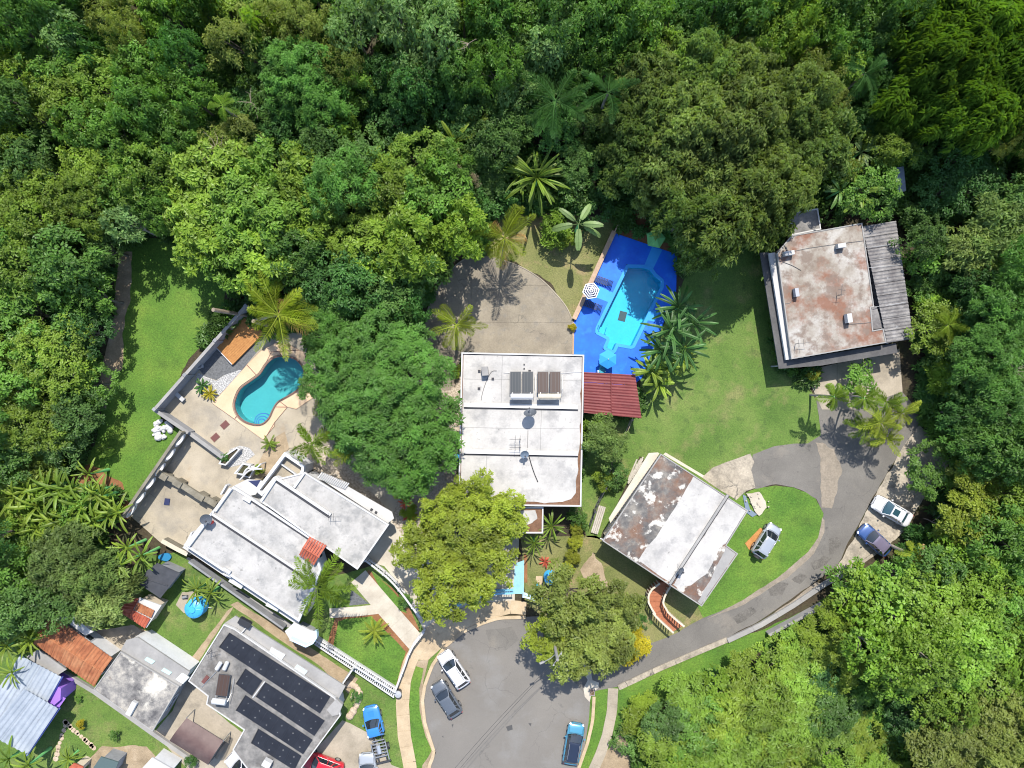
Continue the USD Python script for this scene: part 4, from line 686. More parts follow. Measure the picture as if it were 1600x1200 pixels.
for r in (0.35, 0.62, 0.9): part(t, 'step_edge', prism(c0.buffer(r + .02).difference(c0.buffer(r - .06)).intersection(POOL1.buffer(-.01)), {.35: -.35, .62: -.6, .9: -.85}[r] - .02, {.35: -.34, .62: -.59, .9: -.84}[r]), 'trim_blue')
part(t, 'ladder', [cyl(W(*zC(q)[0], -0.3), W(*zC(q)[0], 0.35), 0.025, 6) for q in ((722, 782), (770, 808))], 'steel')
ground('gravel_bed', zC((545, 390), (850, 300), (850, 350), (750, 470), (715, 515), (600, 545), (555, 575), (480, 550), (450, 510)), TZ + 0.02, 'gravel_grey', 'dark grey gravel bed beside the timber deck', 0.05, 61)
ground('gravel_bed', zC((440, 530), (490, 555), (555, 578), (600, 545), (700, 510), (720, 520), (560, 680), (530, 670), (460, 640), (425, 580)), TZ + 0.024, 'gravel_white', 'white pebble bed beside the kidney pool', 0.08, 62)
ground('gravel_bed', zC((640, 1010), (700, 985), (760, 1000), (795, 1040), (720, 1100), (640, 1120), (600, 1090)), TZ + 0.022, 'gravel_white', 'white pebble patch by the planters', 0.08, 63)
ground('earth_bed', zC((880, 960), (980, 900), (1010, 1000), (960, 1060), (880, 1160), (830, 1200), (800, 1130)), TZ + 0.015, 'earth', 'bare earth beside the left house', 0.1, 64)
for q in ((608, 855), (548, 933)):
    o = W(*zC(q)[0]); t = thing('drain_cover', ['rusty square cover nearer the kidney pool', 'rusty square cover nearer the lower terrace'][q[0] == 548], 'drain cover', (o[0], o[1], TZ))
    part(t, 'frame', bx((o[0], o[1], TZ + 0.02), (0.82, 0.62, 0.04), 0.75), 'coping'); part(t, 'lid', bx((o[0], o[1], TZ + 0.045), (0.7, 0.5, 0.03), 0.75), 'hatch')
# timber deck: separate planks
t = thing('timber_deck', 'orange timber deck at the corner of the pool terrace', 'deck', W(362, 540, TZ))
q = [W(*p, 0.45) for p in zC((548, 370), (650, 478), (850, 275), (745, 165))]
n = 22
for i in range(n):
    a, b = i / n, (i + 1) / n - 0.006
    P = [q[0] + (q[1] - q[0]) * a, q[0] + (q[1] - q[0]) * b, q[3] + (q[2] - q[3]) * b, q[3] + (q[2] - q[3]) * a]
    part(t, 'plank', prism(Polygon([tuple(x[:2]) for x in P]), 0.41, 0.45 + 0.003 * (i % 2)), 'deckwood')
part(t, 'edge_board', line(q[0], q[1], 0.08, 0.1, 0.455), 'white_paint'); part(t, 'edge_board', line(q[1], q[2], 0.08, 0.1, 0.455), 'deckwood')
part(t, 'joist', [line(q[0] + (q[3] - q[0]) * s, q[1] + (q[2] - q[1]) * s, 0.08, 0.15, 0.40) for s in (0.1, 0.5, 0.9)], 'deckwood')
# walls of the terrace
def wall(name, pts, h, w, m, label, cap='slab_white', posts=0, capw=0.06):
    L = LineString(WP(pts, h)); p = L.centroid; t = thing(name, label, 'wall', (p.x, p.y, 0))
    part(t, 'wall_body', prism(L.buffer(w / 2, cap_style=2, join_style=2), 0, h - 0.06), m); part(t, 'coping', prism(L.buffer(w / 2 + capw, cap_style=2, join_style=2), h - 0.06, h), cap)
    if posts:
        for d in np.linspace(0, L.length, max(2, int(L.length / posts) + 1)):
            c = L.interpolate(d); part(t, 'pier', bx((c.x, c.y, h / 2 + .06), (w + .14, w + .14, h + .12), math.atan2(L.coords[1][1] - L.coords[0][1], L.coords[1][0] - L.coords[0][0])), m)
    return t
wall('terrace_wall', zC((165, 758), (735, 112)), 2.0, 0.18, 'wall_grey', 'long grey wall between the left lawn and the pool terrace', 'slab_grey', 4.0)
wall('terrace_wall', zC((165, 762), (375, 905)), 1.6, 0.22, 'wall_grey', 'short grey wall at the terrace corner above the white rocks', 'slab_grey')
t = wall('terrace_wall', zC((380, 905), (590, 1060)), 1.1, 0.25, 'wall_grey', 'step down wall between the upper and lower terraces', 'slab_grey')
# pierced stone wall of the lower terrace
LW = [(282, 675), (236, 738), (189, 810)]
t = thing('pierced_wall', 'tall stone wall with white framed round openings by the left lawn', 'wall', (*W(236, 738, 2.6)[:2], 0))
A, B = W(*LW[0], 2.6), W(*LW[2], 2.6); d = (B - A) / np.linalg.norm(B - A); Lw = np.linalg.norm(B - A); ang = math.atan2(d[1], d[0])
pr = sbox(0, 0, Lw, 2.6); ho = [affinity.scale(Point(Lw * s, 1.55).buffer(0.62), 1.25, 1) for s in (0.10, 0.27, 0.44, 0.61, 0.78, 0.93)]
def upright(g2, th, off):
    m = trimesh.util.concatenate([trimesh.creation.extrude_polygon(q_, th, engine='earcut') for q_ in polys(g2)])
    v = np.array(m.vertices); nn = np.array([-d[1], d[0], 0])
    m.vertices = A * (1, 1, 0) + v[:, :1] * d * (1, 1, 0) + np.array([0, 0, 1.0]) * v[:, 1:2] + nn * (v[:, 2:] - th / 2 + off); m.fix_normals(); return m
part(t, 'wall_body', upright(pr.difference(unary_union(ho)), 0.2, 0), 'wall_stone')
for h_ in ho: part(t, 'opening_frame', upright(h_.buffer(0.005).difference(h_.buffer(-0.1)), 0.26, 0), 'white_paint')
part(t, 'coping', line(A - d * .1, B + d * .1, 0.28, 2.603, 2.68), 'wall_stone')
t = thing('beam_wall', 'low stone beam wall with three piers crossing the lower terrace', 'wall', (*W(290, 765, 1)[:2], 0))
pts = zB((960, 545), (1080, 600), (1220, 690), (1340, 745))
part(t, 'beam', prism(LineString(WP(pts, 1.5)).buffer(0.28, cap_style=2), 1.1, 1.45), 'wall_stone')
for i, p in enumerate(zB((1020, 578), (1110, 622), (1250, 705), (1330, 740))):
    o = W(*p, 1.5); part(t, 'pier', bx((o[0], o[1], 0.55), (0.8, 0.5, 1.1), -0.55), 'wall_stone'); part(t, 'pier_cap', bx((o[0], o[1], 1.55), (0.85, 0.6, 0.19), -0.55), 'wall_stone')
wall('terrace_wall', zB((1010, 980), (1110, 1035), (1170, 1065)), 1.3, 0.3, 'wall_stone', 'pale stone wall at the bottom of the lower terrace', 'slab_cream')
o = W(*zB((1045, 735))[0], .1); single('dropped_cloth', prism(Polygon([(o[0] - .3, o[1] - .3), (o[0] + .25, o[1] - .35), (o[0] + .32, o[1] + .3), (o[0] - .2, o[1] + .35)]), TZ + .02, TZ + .1), 'navy', 'dark purple cloth lying on the lower terrace', 'item')  # low dark piece set on the terrace paving
o = W(*zB((1030, 1085))[0], .3); single('tarpaulin', prism(rough(affinity.scale(Point(o[0], o[1]).buffer(.5, 4), 1.3, .7), .3, 1.5, .2, 3), .05, .25), 'tank_blue_dark', 'crumpled blue tarpaulin beside the dark shed', 'tarpaulin')
# white planters
def planter(pts, h, label):
    g = Polygon(WP(pts, h)); t = thing('planter', label, 'planter', (g.centroid.x, g.centroid.y, 0))
    part(t, 'box', prism(g.difference(g.buffer(-0.13)), 0.05, h), 'white_paint'); part(t, 'soil', prism(g.buffer(-0.135), 0.05, h - 0.12), 'soil'); return g
PL = [planter(zB((1390, 455), (1480, 395), (1500, 410), (1410, 510), (1365, 500)), 0.9, 'white planter with grass between the terraces'),
      planter(zB((1470, 560), (1520, 495), (1600, 520), (1560, 590)), 0.9, 'white planter with shrub beside the stair canopy'),
      planter(zC((660, 1160), (715, 1095), (770, 1105), (720, 1170)), 1.0, 'white planter with dark soil by the pebble patch')]
part_arch = thing('garden_arch', 'white curved garden frame beside the left house', 'arch', W(392, 738, 0))
for i, pts in enumerate((((1500, 600), (1560, 540), (1640, 530)), ((720, 1165), (745, 1130), (800, 1125), (830, 1100)))):
    z = (zB, zC)[i]; part(part_arch, 'arch_rail', tube([W(*p, 1.6) for p in crv(z(*pts), 6)], 0.09, 8), 'white_paint')
for p in zC((720, 1165), (830, 1100)): part(part_arch, 'post', cyl(W(*p, 1.6) * (1, 1, 0), W(*p, 1.6), 0.07, 8), 'white_paint')
# rock piles, bench, statue, shed bits
rs = np.random.default_rng(11)
def pile(name, label, px, r, n, m, smin=.15, smax=.4):
    o = W(*px); t = thing(name, label, 'rock pile', o)
    for k in range(n):
        s = trimesh.creation.icosphere(1, rs.uniform(smin, smax)); s.vertices *= rs.uniform(0.7, 1.2, 3); s.vertices *= (1 + 0.25 * (meshkit.noise(s.vertices * 4, k) - .5))[:, None]
        a, q = rs.uniform(0, 6.28), r * math.sqrt(rs.uniform(0, 1)); s.apply_translation((o[0] + q * math.cos(a), o[1] + q * math.sin(a), 0.12 + 0.35 * (1 - q / r) * rs.uniform(0, 1)))
        part(t, 'rock', s, m)
pile('rock_pile', 'heap of white rocks at the corner of the left lawn', zC((212, 885))[0], 0.95, 34, 'rock_white')
pile('rock_pile', 'tan rockery round the little pond by the blue pickup', (557, 1088), 0.5, 8, 'rock'); RK = '/World/rock_pile_001'
for i, pt in enumerate(crv([(545, 1068), (556, 1072), (561, 1085), (557, 1102), (547, 1118)], 4)):
    o = W(*pt); s = trimesh.creation.icosphere(1, 0.36); s.vertices *= rs.uniform((.7, .7, .5), (1.2, 1.2, .8)); s.apply_translation((o[0], o[1], 0.12)); part(RK, 'edging_stone', s, 'rock')
o = W(288, 690); t = thing('storage_bench', 'white bench against the grey terrace wall', 'bench', W(*zC((333, 676))[0], TZ)); o = W(*zC((333, 676))[0])
part(t, 'seat', bx((o[0], o[1], 0.52), (1.25, 0.4, 0.07), -0.75), 'slab_white')
for s in (-.5, .5): part(t, 'leg', bx((o[0] + s * math.cos(-.75), o[1] + s * math.sin(-.75), 0.29), (0.08, 0.36, 0.38), -0.75), 'slab_white')
o = W(*zC((465, 487))[0]); t = thing('garden_urn', 'white garden urn beside the grey gravel', 'urn', (o[0], o[1], TZ))
part(t, 'bowl', trimesh.creation.revolve([(0.001, 0.12), (.12, .12), (.08, .3), (.25, .55), (.33, .8), (.27, .8), (.2, .58), (0.001, .5)], sections=14).apply_translation((o[0], o[1], 0)), 'white_paint'); part(t, 'foot', bx((o[0], o[1], 0.11), (.35, .35, .1)), 'white_paint')
for i, (b, tp) in enumerate((((392, 494), (333, 484)), ((428, 511), (396, 502)))):
    hh = 5.0 if i == 0 else 4.0
    single('wooden_pole', tube([W(*b, 0.0), W(*tp, hh)], [0.16, 0.2], 9), 'polewood', ['leaning wooden post crossing the top of the terrace wall', 'short wooden post under the leaning coconut palm'][i], 'post')

# ------------------------------------------------------------------ blue pool deck
bd = poly([(960, 364.4), (1057.4, 397.6), (1056, 460), (1030, 520), (1003, 590), (985, 606), (905, 606), (895.8, 553.5), (895.8, 504)])
cut = unary_union([POOL2, POOL2.buffer(0.32, join_style=2)])
walks = unary_union([poly(zI(*q)) for q in (((735, 245), (805, 265), (730, 420), (670, 400)), ((375, 512), (490, 565), (450, 625), (360, 590)), ((735, 672), (785, 692), (750, 752), (680, 740)))]).difference(cut)
ground('pool_surround', None, 0.10, 'bluedeck', 'bright blue painted deck round the cyan pool', g=bd.difference(cut).difference(walks))
ground('pool_walk', None, 0.10, 'cyandeck', 'light blue painted walks leading to the pool', g=walks)
t = basin('blue_pool', POOL2, 1.3, 0.14, 'poolpaint', 'water', 'cyan pool with shaped ends in the bright blue deck', None, 'cyandeck', rimw=0.32)
o = W(*zI((548, 708))[0]); part(t, 'floor_drain', bx((o[0], o[1], -1.28), (0.75, 1.0, 0.03), -0.25), 'dark_metal')
part(t, 'ladder', [cyl(W(*zI(q)[0], -.2), W(*zI(q)[0], 0.7), 0.03, 6) for q in ((372, 778), (430, 776))], 'dark_metal')
part(t, 'step', prism(poly(zI((372, 790), (430, 780), (430, 840), (385, 830))), -1.3, -0.55), 'poolpaint')
wall('pool_wall', zI((480, 135), (205, 735)), 0.5, 0.34, 'wall_tan', 'tan coped wall along the left of the blue deck', 'wall_tan')
single('pool_fence', prism(LineString(WP(zI((485, 135), (545, 0), (600, -120)), 0.9)).buffer(0.05), 0, 0.9), 'wall_tan', 'thin tan fence continuing from the pool wall into the trees', 'fence')
single('deck_edge', prism(LineString(WP(zI((198, 975), (200, 760)), 0.2)).buffer(0.09, cap_style=2), 0, 0.2), 'wall_tan', 'tan edge strip between the drive and the blue deck', kind='structure')
def umbrella(px, r, h, sides, bands, label, rot=0.2, pole='white_paint'):
    o = W(*px, h); o[2] = 0; t = thing('parasol', label, 'parasol', o)
    a = np.arange(sides) * 2 * np.pi / sides + rot; zt = 0.45
    pt = lambda f, k: o + np.array([f * r * math.cos(a[k % sides]), f * r * math.sin(a[k % sides]), h + zt * (1 - f)])
    edges = np.linspace(0.0, 1.0, len(bands) + 1)
    for b, m in enumerate(bands):
        v, f = [], []
        for k in range(sides):
            i = len(v); v += [pt(edges[b], k), pt(edges[b + 1], k), pt(edges[b + 1], k + 1), pt(edges[b], k + 1)]; f += [(i, i + 1, i + 2), (i, i + 2, i + 3)]
        v = np.array(v); f = np.array(f); n = len(v)
        part(t, 'canopy_band' if len(bands) > 1 else 'canopy', (np.vstack([v, v - (0, 0, .02)]), np.vstack([f, f[:, ::-1] + n])), m)
    for k in range(sides): part(t, 'rib', cyl(pt(0.03, k) - (0, 0, .05), pt(0.98, k) - (0, 0, .05), 0.012, 4), 'grey_metal')
    part(t, 'pole', cyl(o, o + (0, 0, h + zt), 0.025, 8), pole); part(t, 'finial', trimesh.creation.icosphere(1, 0.05).apply_translation(o + (0, 0, h + zt + .04)), pole)
    part(t, 'base', prism(Point(o[0], o[1]).buffer(0.25), 0.1, 0.18), 'slab_grey')
umbrella(zI((320, 543))[0], 0.85, 2.2, 6, ['navy', 'canvas_white', 'navy', 'canvas_white', 'navy', 'canvas_white', 'navy', 'canvas_white'], 'navy and white striped hexagonal parasol over the pool wall', 0.15)
umbrella(zI((760, 188))[0], 1.0, 2.2, 5, ['canvas_green'], 'plain green parasol at the head of the pool', 0.1)
umbrella(zI((435, 1010))[0], 0.95, 2.0, 6, ['canvas_blue'], 'plain blue parasol by the red car port', 0.5)
def lounger(px, rot, label):
    o = W(*px, 0.3); o[2] = 0.1; t = thing('sun_lounger', label, 'lounger', o, rot)
    for k in range(9): part(t, 'slat', bx((-0.85 + k * 0.17, 0, 0.33), (0.13, 0.58, 0.025)), 'lounger_blue', True)
    for k in range(4): part(t, 'back_slat', bx((0.66 + k * 0.12, 0, 0.40 + k * 0.09), (0.1, 0.58, 0.025), 0, (-0.6, (0, 1, 0))), 'lounger_blue', True)
    for s in (-.3, .3):
        part(t, 'side_rail', bx((-0.1, s, 0.29), (1.6, 0.05, 0.06)), 'dark_metal', True)
        for x in (-.75, .5): part(t, 'leg', bx((x, s, 0.14), (0.05, 0.05, 0.28)), 'dark_metal', True)
lounger(zI((395, 474))[0], -0.35, 'dark blue sun lounger above the striped parasol'); lounger(zI((322, 640))[0], -0.35, 'dark blue sun lounger below the striped parasol')
t = thing('pool_slide', 'teal and white plastic slide by the red car port', 'slide', W(*zI((385, 1055))[0], 0.1)); o = W(*zI((385, 1060))[0], 0.0)
part(t, 'chute', [bx((o[0] + .1, o[1] - .1 + k * .16, 1.2 - k * .16), (.6, .26, .05), 0.15, (-0.75, (1, 0, 0))) for k in range(6)], 'canvas_teal'); part(t, 'ladder', bx((o[0] - .25, o[1] - .5, 0.65), (.35, .3, 1.1), .15), 'pale_blue_paint'); part(t, 'platform', bx((o[0], o[1] - .35, 1.26), (.6, .6, .06), .15), 'canvas_teal')
for s in (-.3, .3): part(t, 'handrail', cyl((o[0] + s, o[1] - .6, 0.1), (o[0] + s, o[1] - .55, 1.8), 0.025, 6), 'white_paint')

# ------------------------------------------------------------------ fences
def fence(name, pts, h, label, m, every=0.3, postevery=2.2, z0=0.0, kerb=True, ballabel=None, capw=0.09):
    L = LineString(WP(pts, h)); t = thing(name, label, 'fence', (*L.interpolate(0.5, True).coords[0], 0))
    if kerb: part(t, 'base_wall', prism(L.buffer(0.1, cap_style=2, join_style=2), 0, z0 + 0.3), m)
    part(t, 'top_rail', prism(L.buffer(capw, cap_style=2, join_style=2), h - 0.08, h), m)
    part(t, 'bottom_rail', prism(L.buffer(0.05, cap_style=2, join_style=2), z0 + 0.36, z0 + 0.42), m)
    for d in np.arange(every / 2, L.length, every):
        p = L.interpolate(d); part(t, 'baluster', bx((p.x, p.y, (z0 + 0.3 + h - .08) / 2), (0.06, 0.06, h - .08 - z0 - .3)), m)
    for d in np.arange(0, L.length + .01, postevery):
        p = L.interpolate(d); part(t, 'post', bx((p.x, p.y, h / 2 + .05), (0.2, 0.2, h + .1)), m)
    return t
# lower white fence of the left house: wall with a bar grille on its top
pts = zE((770, 405), (1265, 725)); t = fence('railing', pts, 1.2, 'long straight white railing in front of the left house', 'white_paint', 0.26, 2.4)
a = WP(zE((765, 425), (1262, 760)), 0.7); b = WP(zE((790, 395), (1280, 705)), 0.7)
g1 = thing('bar_grille', 'white bar grille lying along the front wall of the left house', 'grille', (*a[0], 0)); a, b = np.array(a), np.array(b)
n = 44
for i in range(n):
    s = (i + 0.5) / n; p, q = a[0] + (a[1] - a[0]) * s, b[0] + (b[1] - b[0]) * s
    part(g1, 'bar', line(p, q, 0.11, 0.62, 0.70), 'white_paint')
part(g1, 'frame', [line(a[0], a[1], 0.12, 0.6, 0.72), line(b[0], b[1], 0.12, 0.6, 0.72)], 'white_paint'); part(g1, 'support_wall', line((a[0] + b[0]) / 2, (a[1] + b[1]) / 2, 0.3, 0, 0.6), 'gap_shadow_black')
fence('railing', zE((1268, 722), (1330, 560), (1350, 500), (1380, 440), (1450, 350)), 1.2, 'curved white railing along the pavement by the front lawn', 'white_paint', 0.3, 2.0)
fence('railing', [tuple(p) for p in crv(zD((1285, 705), (1370, 770), (1440, 830), (1510, 910), (1570, 990), (1625, 1060)), 3)], 1.3, 'curved white railing beside the pale forecourt', 'white_paint', 0.3, 2.2)
o = W(624, 1079, 0); t = thing('waste_bin', 'dark grey round bin at the corner of the white railing', 'bin', o)
part(t, 'bin_body', trimesh.creation.revolve([(.001, .02), (.26, .02), (.33, .9), (.001, .9)], sections=16).apply_translation(o), 'dark_metal'); part(t, 'lid', trimesh.creation.revolve([(.001, .9), (.36, .9), (.33, .98), (.001, 1.04)], sections=16).apply_translation(o), 'grey_plastic')
fence('railing', [tuple(p) for p in crv([(686, 966), (705, 952), (735, 938), (770, 929), (802, 927)], 4)], 1.4, 'pale blue curved railing under the street tree', 'blue_paint', 0.24, 2.0)
fence('railing', [(818, 932), (845, 940), (858, 943)], 1.2, 'pale blue and white railing with dark gaps in front of the small garden', 'pale_blue_paint', 0.3, 1.8)
fence('garden_fence', zG((1290, -100), (1240, 30), (1175, 160), (1130, 290)), 1.3, 'thin wire fence between the white roofed house and the stained one', 'dark_metal', 0.5, 2.6, kerb=False, capw=0.03)
fence('garden_fence', zF((1392, 625), (1350, 730), (1300, 830), (1240, 980)), 1.3, 'thin wire fence below the red car port', 'polewood', 0.5, 2.6, kerb=False, capw=0.03)

# ------------------------------------------------------------------ things on the roofs
def heater(px, h, label, two=True, rot=0.0, cm='collector', s=1.0, tankm='white_paint', w=1.05, L=2.05, off=0.0):
    o = W(*px, h); t = thing('solar_water_heater', label, 'water heater', (o[0], o[1], h), rot)
    for k in ((-.55, .55) if two else (0,)):
        f = part(t, 'collector', bx((k * w, 0.35, 0.48), (w, L, 0.09), 0, (-0.13, (1, 0, 0))), 'dark_metal', True)
        part(f, 'glass', bx((k * w, 0.35, 0.52), (w - .1, L - .1, 0.04), 0, (-0.13, (1, 0, 0))), cm, True)
        for q in (-.3, 0, .3): part(f, 'fin', bx((k * w + q * w, 0.35, 0.54), (0.025, L - .2, 0.012), 0, (-0.13, (1, 0, 0))), 'dark_metal', True)
    ww = w if two else w * .55
    part(t, 'tank', cyl((-ww, -1.0, 1.05), (ww, -1.0, 1.05), 0.28, 18), tankm, True, smooth=40)
    for x in (-ww * .8, ww * .8):
        part(t, 'leg', cyl((x, -1.0, 0), (x, -1.0, 0.8), 0.03, 6), 'grey_metal', True); part(t, 'leg', cyl((x, 1.2, 0), (x, 1.2, 0.2), 0.03, 6), 'grey_metal', True); part(t, 'side_rail', cyl((x, -1.0, 0.75), (x, 1.25, 0.15), 0.025, 6), 'grey_metal', True)
    part(t, 'pipe', tube([(ww + .1, -1.0, .9), (ww + .25, -.3, .5), (ww + .25, 1.0, .25)], 0.025, 6), 'grey_metal', True)
heater((815, 603), hA, 'solar water heater with clear dark panels, left of the pair', True)
heater((857.5, 603), hA, 'solar water heater with rusty brown panels, right of the pair', True, 0.0, 'collector_brown', tankm='slab_cream')
heater((351, 1073), hE, 'solar water heater with one brown collector on the solar mat roof', False, -0.12, 'collector_brown', w=1.15, L=2.0)
def dish(px, h, r, rot, label, m, mast=1.2, tilt=0.75):
    o = W(*px, h); t = thing('satellite_dish', label, 'satellite dish', (o[0], o[1], h), rot)
    prof = [(r * s, 0.28 * r * s * s) for s in np.linspace(0.02, 1, 7)]; prof += [(x * 0.99, z - 0.025) for x, z in prof[::-1]]
    bowl = trimesh.creation.revolve(prof, sections=22); M = trimesh.transformations.rotation_matrix(tilt, (1, 0, 0)); bowl.apply_transform(M); bowl.apply_translation((0, 0, mast)); bowl.fix_normals()
    part(t, 'bowl', bowl, m, True, smooth=40)
    ax = M[:3, :3] @ np.array([0, 0, 1.0]); bot = np.array([0, 0, mast]) + M[:3, :3] @ np.array([0, -r * .95, 0.2 * r])
    part(t, 'feed_arm', tube([bot, np.array([0, 0, mast]) + ax * r * 1.05], 0.025, 6), 'grey_metal', True); part(t, 'feed_horn', bx(np.array([0, 0, mast]) + ax * r * 1.05, (.14, .14, .18)), 'dark_metal', True)
    part(t, 'mast', cyl((0, 0, 0), (0, 0, mast), 0.035, 8), 'grey_metal', True)
    for a in (0.5, 2.6, 4.7): part(t, 'stay', cyl((0.5 * math.cos(a), .5 * math.sin(a), 0), (0, 0, mast * .7), 0.015, 5), 'grey_metal', True)
dish((828, 646), hA, 0.62, 3.3, 'large grey satellite dish on the first roof beam of the white roofed house', 'dish_grey', 1.5, 1.05)
dish((819, 708), hA, 0.42, 0.4, 'small blue grey satellite dish on the lower roof beam', 'dish_blue', 0.9, 0.5)
dish(zD((320, 428))[0], hB, 0.55, 0.8, 'dark round satellite dish at the corner of the left house', 'dish_grey', 1.2, 0.45)
dish(zJ((640, 955))[0], hC, 0.38, 1.2, 'small dark satellite dish on the roof beam of the half white house', 'dish_grey', 0.8, 0.6)
o = W(*zD((328, 462))[0], hB); t = thing('gas_bottle', 'small red and white bottle beside the dark satellite dish', 'bottle', o); part(t, 'bottle_body', cyl(o, o + (0, 0, .5), .16, 12), 'red_plastic'); part(t, 'collar', cyl(o + (0, 0, .5), o + (0, 0, .62), .09, 10), 'white_paint')
def antenna(px, h, label, H=1.2, rot=0.0, n=2):
    o = W(*px, h); t = thing('aerial', label, 'aerial', (o[0], o[1], h), rot)
    part(t, 'mast', cyl((0, 0, 0), (0, 0, H), 0.03, 6), 'dark_metal', True); part(t, 'boom', cyl((-.1, 0, H), (1.0, 0, H), 0.02, 5), 'dark_metal', True)
    for k in range(n): part(t, 'element', cyl((k * .45, -.35, H), (k * .45, .35, H), 0.016, 5), 'dark_metal', True)
antenna(zF((690, 740))[0], hA, 'upper twin armed aerial between the roof beams', 1.0, math.pi); antenna(zF((690, 792))[0], hA, 'lower twin armed aerial between the roof beams', 1.0, math.pi)
antenna(zD((1070, 420))[0], hB + .25, 'wire aerial at the end of the roof beam of the left house', 0.9, 0.0)
antenna(zK((370, 950))[0], hD, 'thin aerial at the lower corner of the rust stained roof', 0.9, 0.1); antenna(zK((630, 650))[0], hD, 'thin aerial in the middle of the rust stained roof', 1.0, 1.5)
antenna(zE((125, 465))[0], hE, 'thin white aerial at the edge of the solar mat roof', 1.0, 0.3, 2)
def roofbox(px, h, size, rot, label, m='slab_white'):
    o = W(*px, h); t = thing('air_conditioner', label, 'air conditioner', (o[0], o[1], h), rot)
    part(t, 'case', bx((0, 0, 0.12 + size[2] / 2), size), m, True); part(t, 'grille', bx((size[0] / 2 + .01, 0, 0.12 + size[2] / 2), (.03, size[1] * .8, size[2] * .75)), 'dark_metal', True)
    for x in (-.3, .3): part(t, 'foot', bx((x * size[0], 0, 0.06), (.07, size[1], .12)), 'dark_metal', True)
roofbox((758, 580), hA, (0.6, 0.85, .7), 0.1, 'upright grey air conditioner on the white coated roof', 'slab_grey')
roofbox(zK((318, 388))[0], hD, (0.95, 0.4, .6), 0.15, 'white air conditioner at the tree corner of the rusty roof'); roofbox(zK((642, 342))[0], hD, (0.75, 0.4, .6), 0.15, 'white air conditioner near the top of the rusty roof')
roofbox(zK((688, 792))[0], hD, (0.45, 0.85, .7), 0.15, 'white air conditioner near the bottom of the rusty roof'); roofbox(zK((365, 632))[0], hD, (0.35, 0.8, .6), 0.15, 'dark air conditioner on the left of the rusty roof', 'grey_plastic')
roofbox(zE((480, 1155))[0], hE, (0.8, 0.6, .6), -0.5, 'white air conditioner beside the lowest solar mat'); roofbox(zE((340, 283))[0], 3.0, (1.2, 0.6, .5), -0.5, 'black air conditioner on the eave of the solar mat house', 'black_plastic')
for i, p in enumerate(((176, 553), (220, 552))):
    o = W(*zE(p)[0], hE); t = thing('gas_cylinder', ['white lying cylinder on the solar mat roof, left one', 'white lying cylinder on the solar mat roof, right one'][i], 'cylinder', (o[0], o[1], hE), 1.0 if i == 0 else 1.15)
    part(t, 'shell', tube([(-.45, 0, .35), (-.38, 0, .35), (.38, 0, .35), (.45, 0, .35)], [.1, .2, .2, .1], 14), 'white_paint', True); [part(t, 'cradle', bx((x, 0, .08), (.08, .36, .16)), 'dark_metal', True) for x in (-.25, .25)]
o = W(*zE((85, 645))[0], hE); single('roof_scrap', bx((o[0], o[1], hE + .06), (.8, .35, .1), 0.9), 'hatch', 'small brown board lying on the solar mat roof', 'board')
mats = {'longest solar mat along the upper edge of the roof': ((235, 355), (865, 755), (800, 860), (170, 445)), 'smallest square solar mat beside the water heater': ((335, 580), (440, 655), (375, 750), (275, 675)), 'second long solar mat right of the smallest one': ((460, 665), (830, 905), (765, 1000), (400, 755)),
        'third long solar mat across the middle of the roof': ((335, 745), (755, 1025), (695, 1115), (275, 840)), 'lowest solar mat reaching the bottom edge of the picture': ((415, 955), (685, 1125), (640, 1215), (370, 1045))}
for lab, q in mats.items():
    P = [W(*p, hE + .06) for p in zE(*q)]; c = sum(P) / 4; t = thing('solar_mat', 'black ' + lab, 'solar mat', (c[0], c[1], hE)); L = np.linalg.norm(P[1] - P[0]); n = max(1, int(round(L / 1.25)))
    for k in range(n):
        a, b = k / n, (k + 1) / n - 0.012 / L
        g = Polygon([tuple((P[0] + (P[1] - P[0]) * s)[:2]) for s in (a, b)] + [tuple((P[3] + (P[2] - P[3]) * s)[:2]) for s in (b, a)]); part(t, 'panel', prism(g, hE + .03, hE + .06), 'solar_mat')
        x = (P[0] + (P[1] - P[0]) * (a + b) / 2); y = (P[3] + (P[2] - P[3]) * (a + b) / 2)
        if n > 2 or k == 0: part(t, 'clip', [bx((*(x * .7 + y * .3)[:2], hE + .07), (.065, .065, .02)), bx((*(x * .25 + y * .75)[:2], hE + .07), (.065, .065, .02))], 'slab_white')
    part(t, 'header_pipe', cyl(P[0] + (0, 0, .03), P[3] + (0, 0, .03), .035, 6), 'black_plastic')

# ------------------------------------------------------------------ cisterns, timber, posts
def cistern(px, r, h, label, z0=0.05):
    o = W(*px, h); o[2] = z0; t = thing('water_tank', label, 'water tank', o)
    prof = [(.001, 0), (r * .93, 0)]
    for k in range(5): z = h * 0.78 * k / 5; prof += [(r * .95, z + .03), (r, z + h * .05), (r, z + h * .11), (r * .95, z + h * .145)]
    prof += [(r * .98, h * .8), (r * .8, h * .9), (r * .35, h * .97), (.001, h * .97)]
    part(t, 'tank_body', trimesh.creation.revolve(prof, sections=28).apply_translation(o), 'tank_blue', smooth=30)
    part(t, 'lid', cyl(o + (0, 0, h * .96), o + (0, 0, h * 1.04), r * .3, 16), 'tank_blue')
    for k in range(8): a = k * math.pi / 4; part(t, 'rib', tube([o + (r * .34 * math.cos(a), r * .34 * math.sin(a), h * .975), o + (r * .8 * math.cos(a), r * .8 * math.sin(a), h * .91), o + (r * .97 * math.cos(a), r * .97 * math.sin(a), h * .81)], .03, 5), 'tank_blue')
    part(t, 'outlet_pipe', tube([o + (r * .9, -.2, .15), o + (r * 1.25, -.25, .15), o + (r * 1.3, -.3, .02)], .04, 6), 'white_paint'); return t
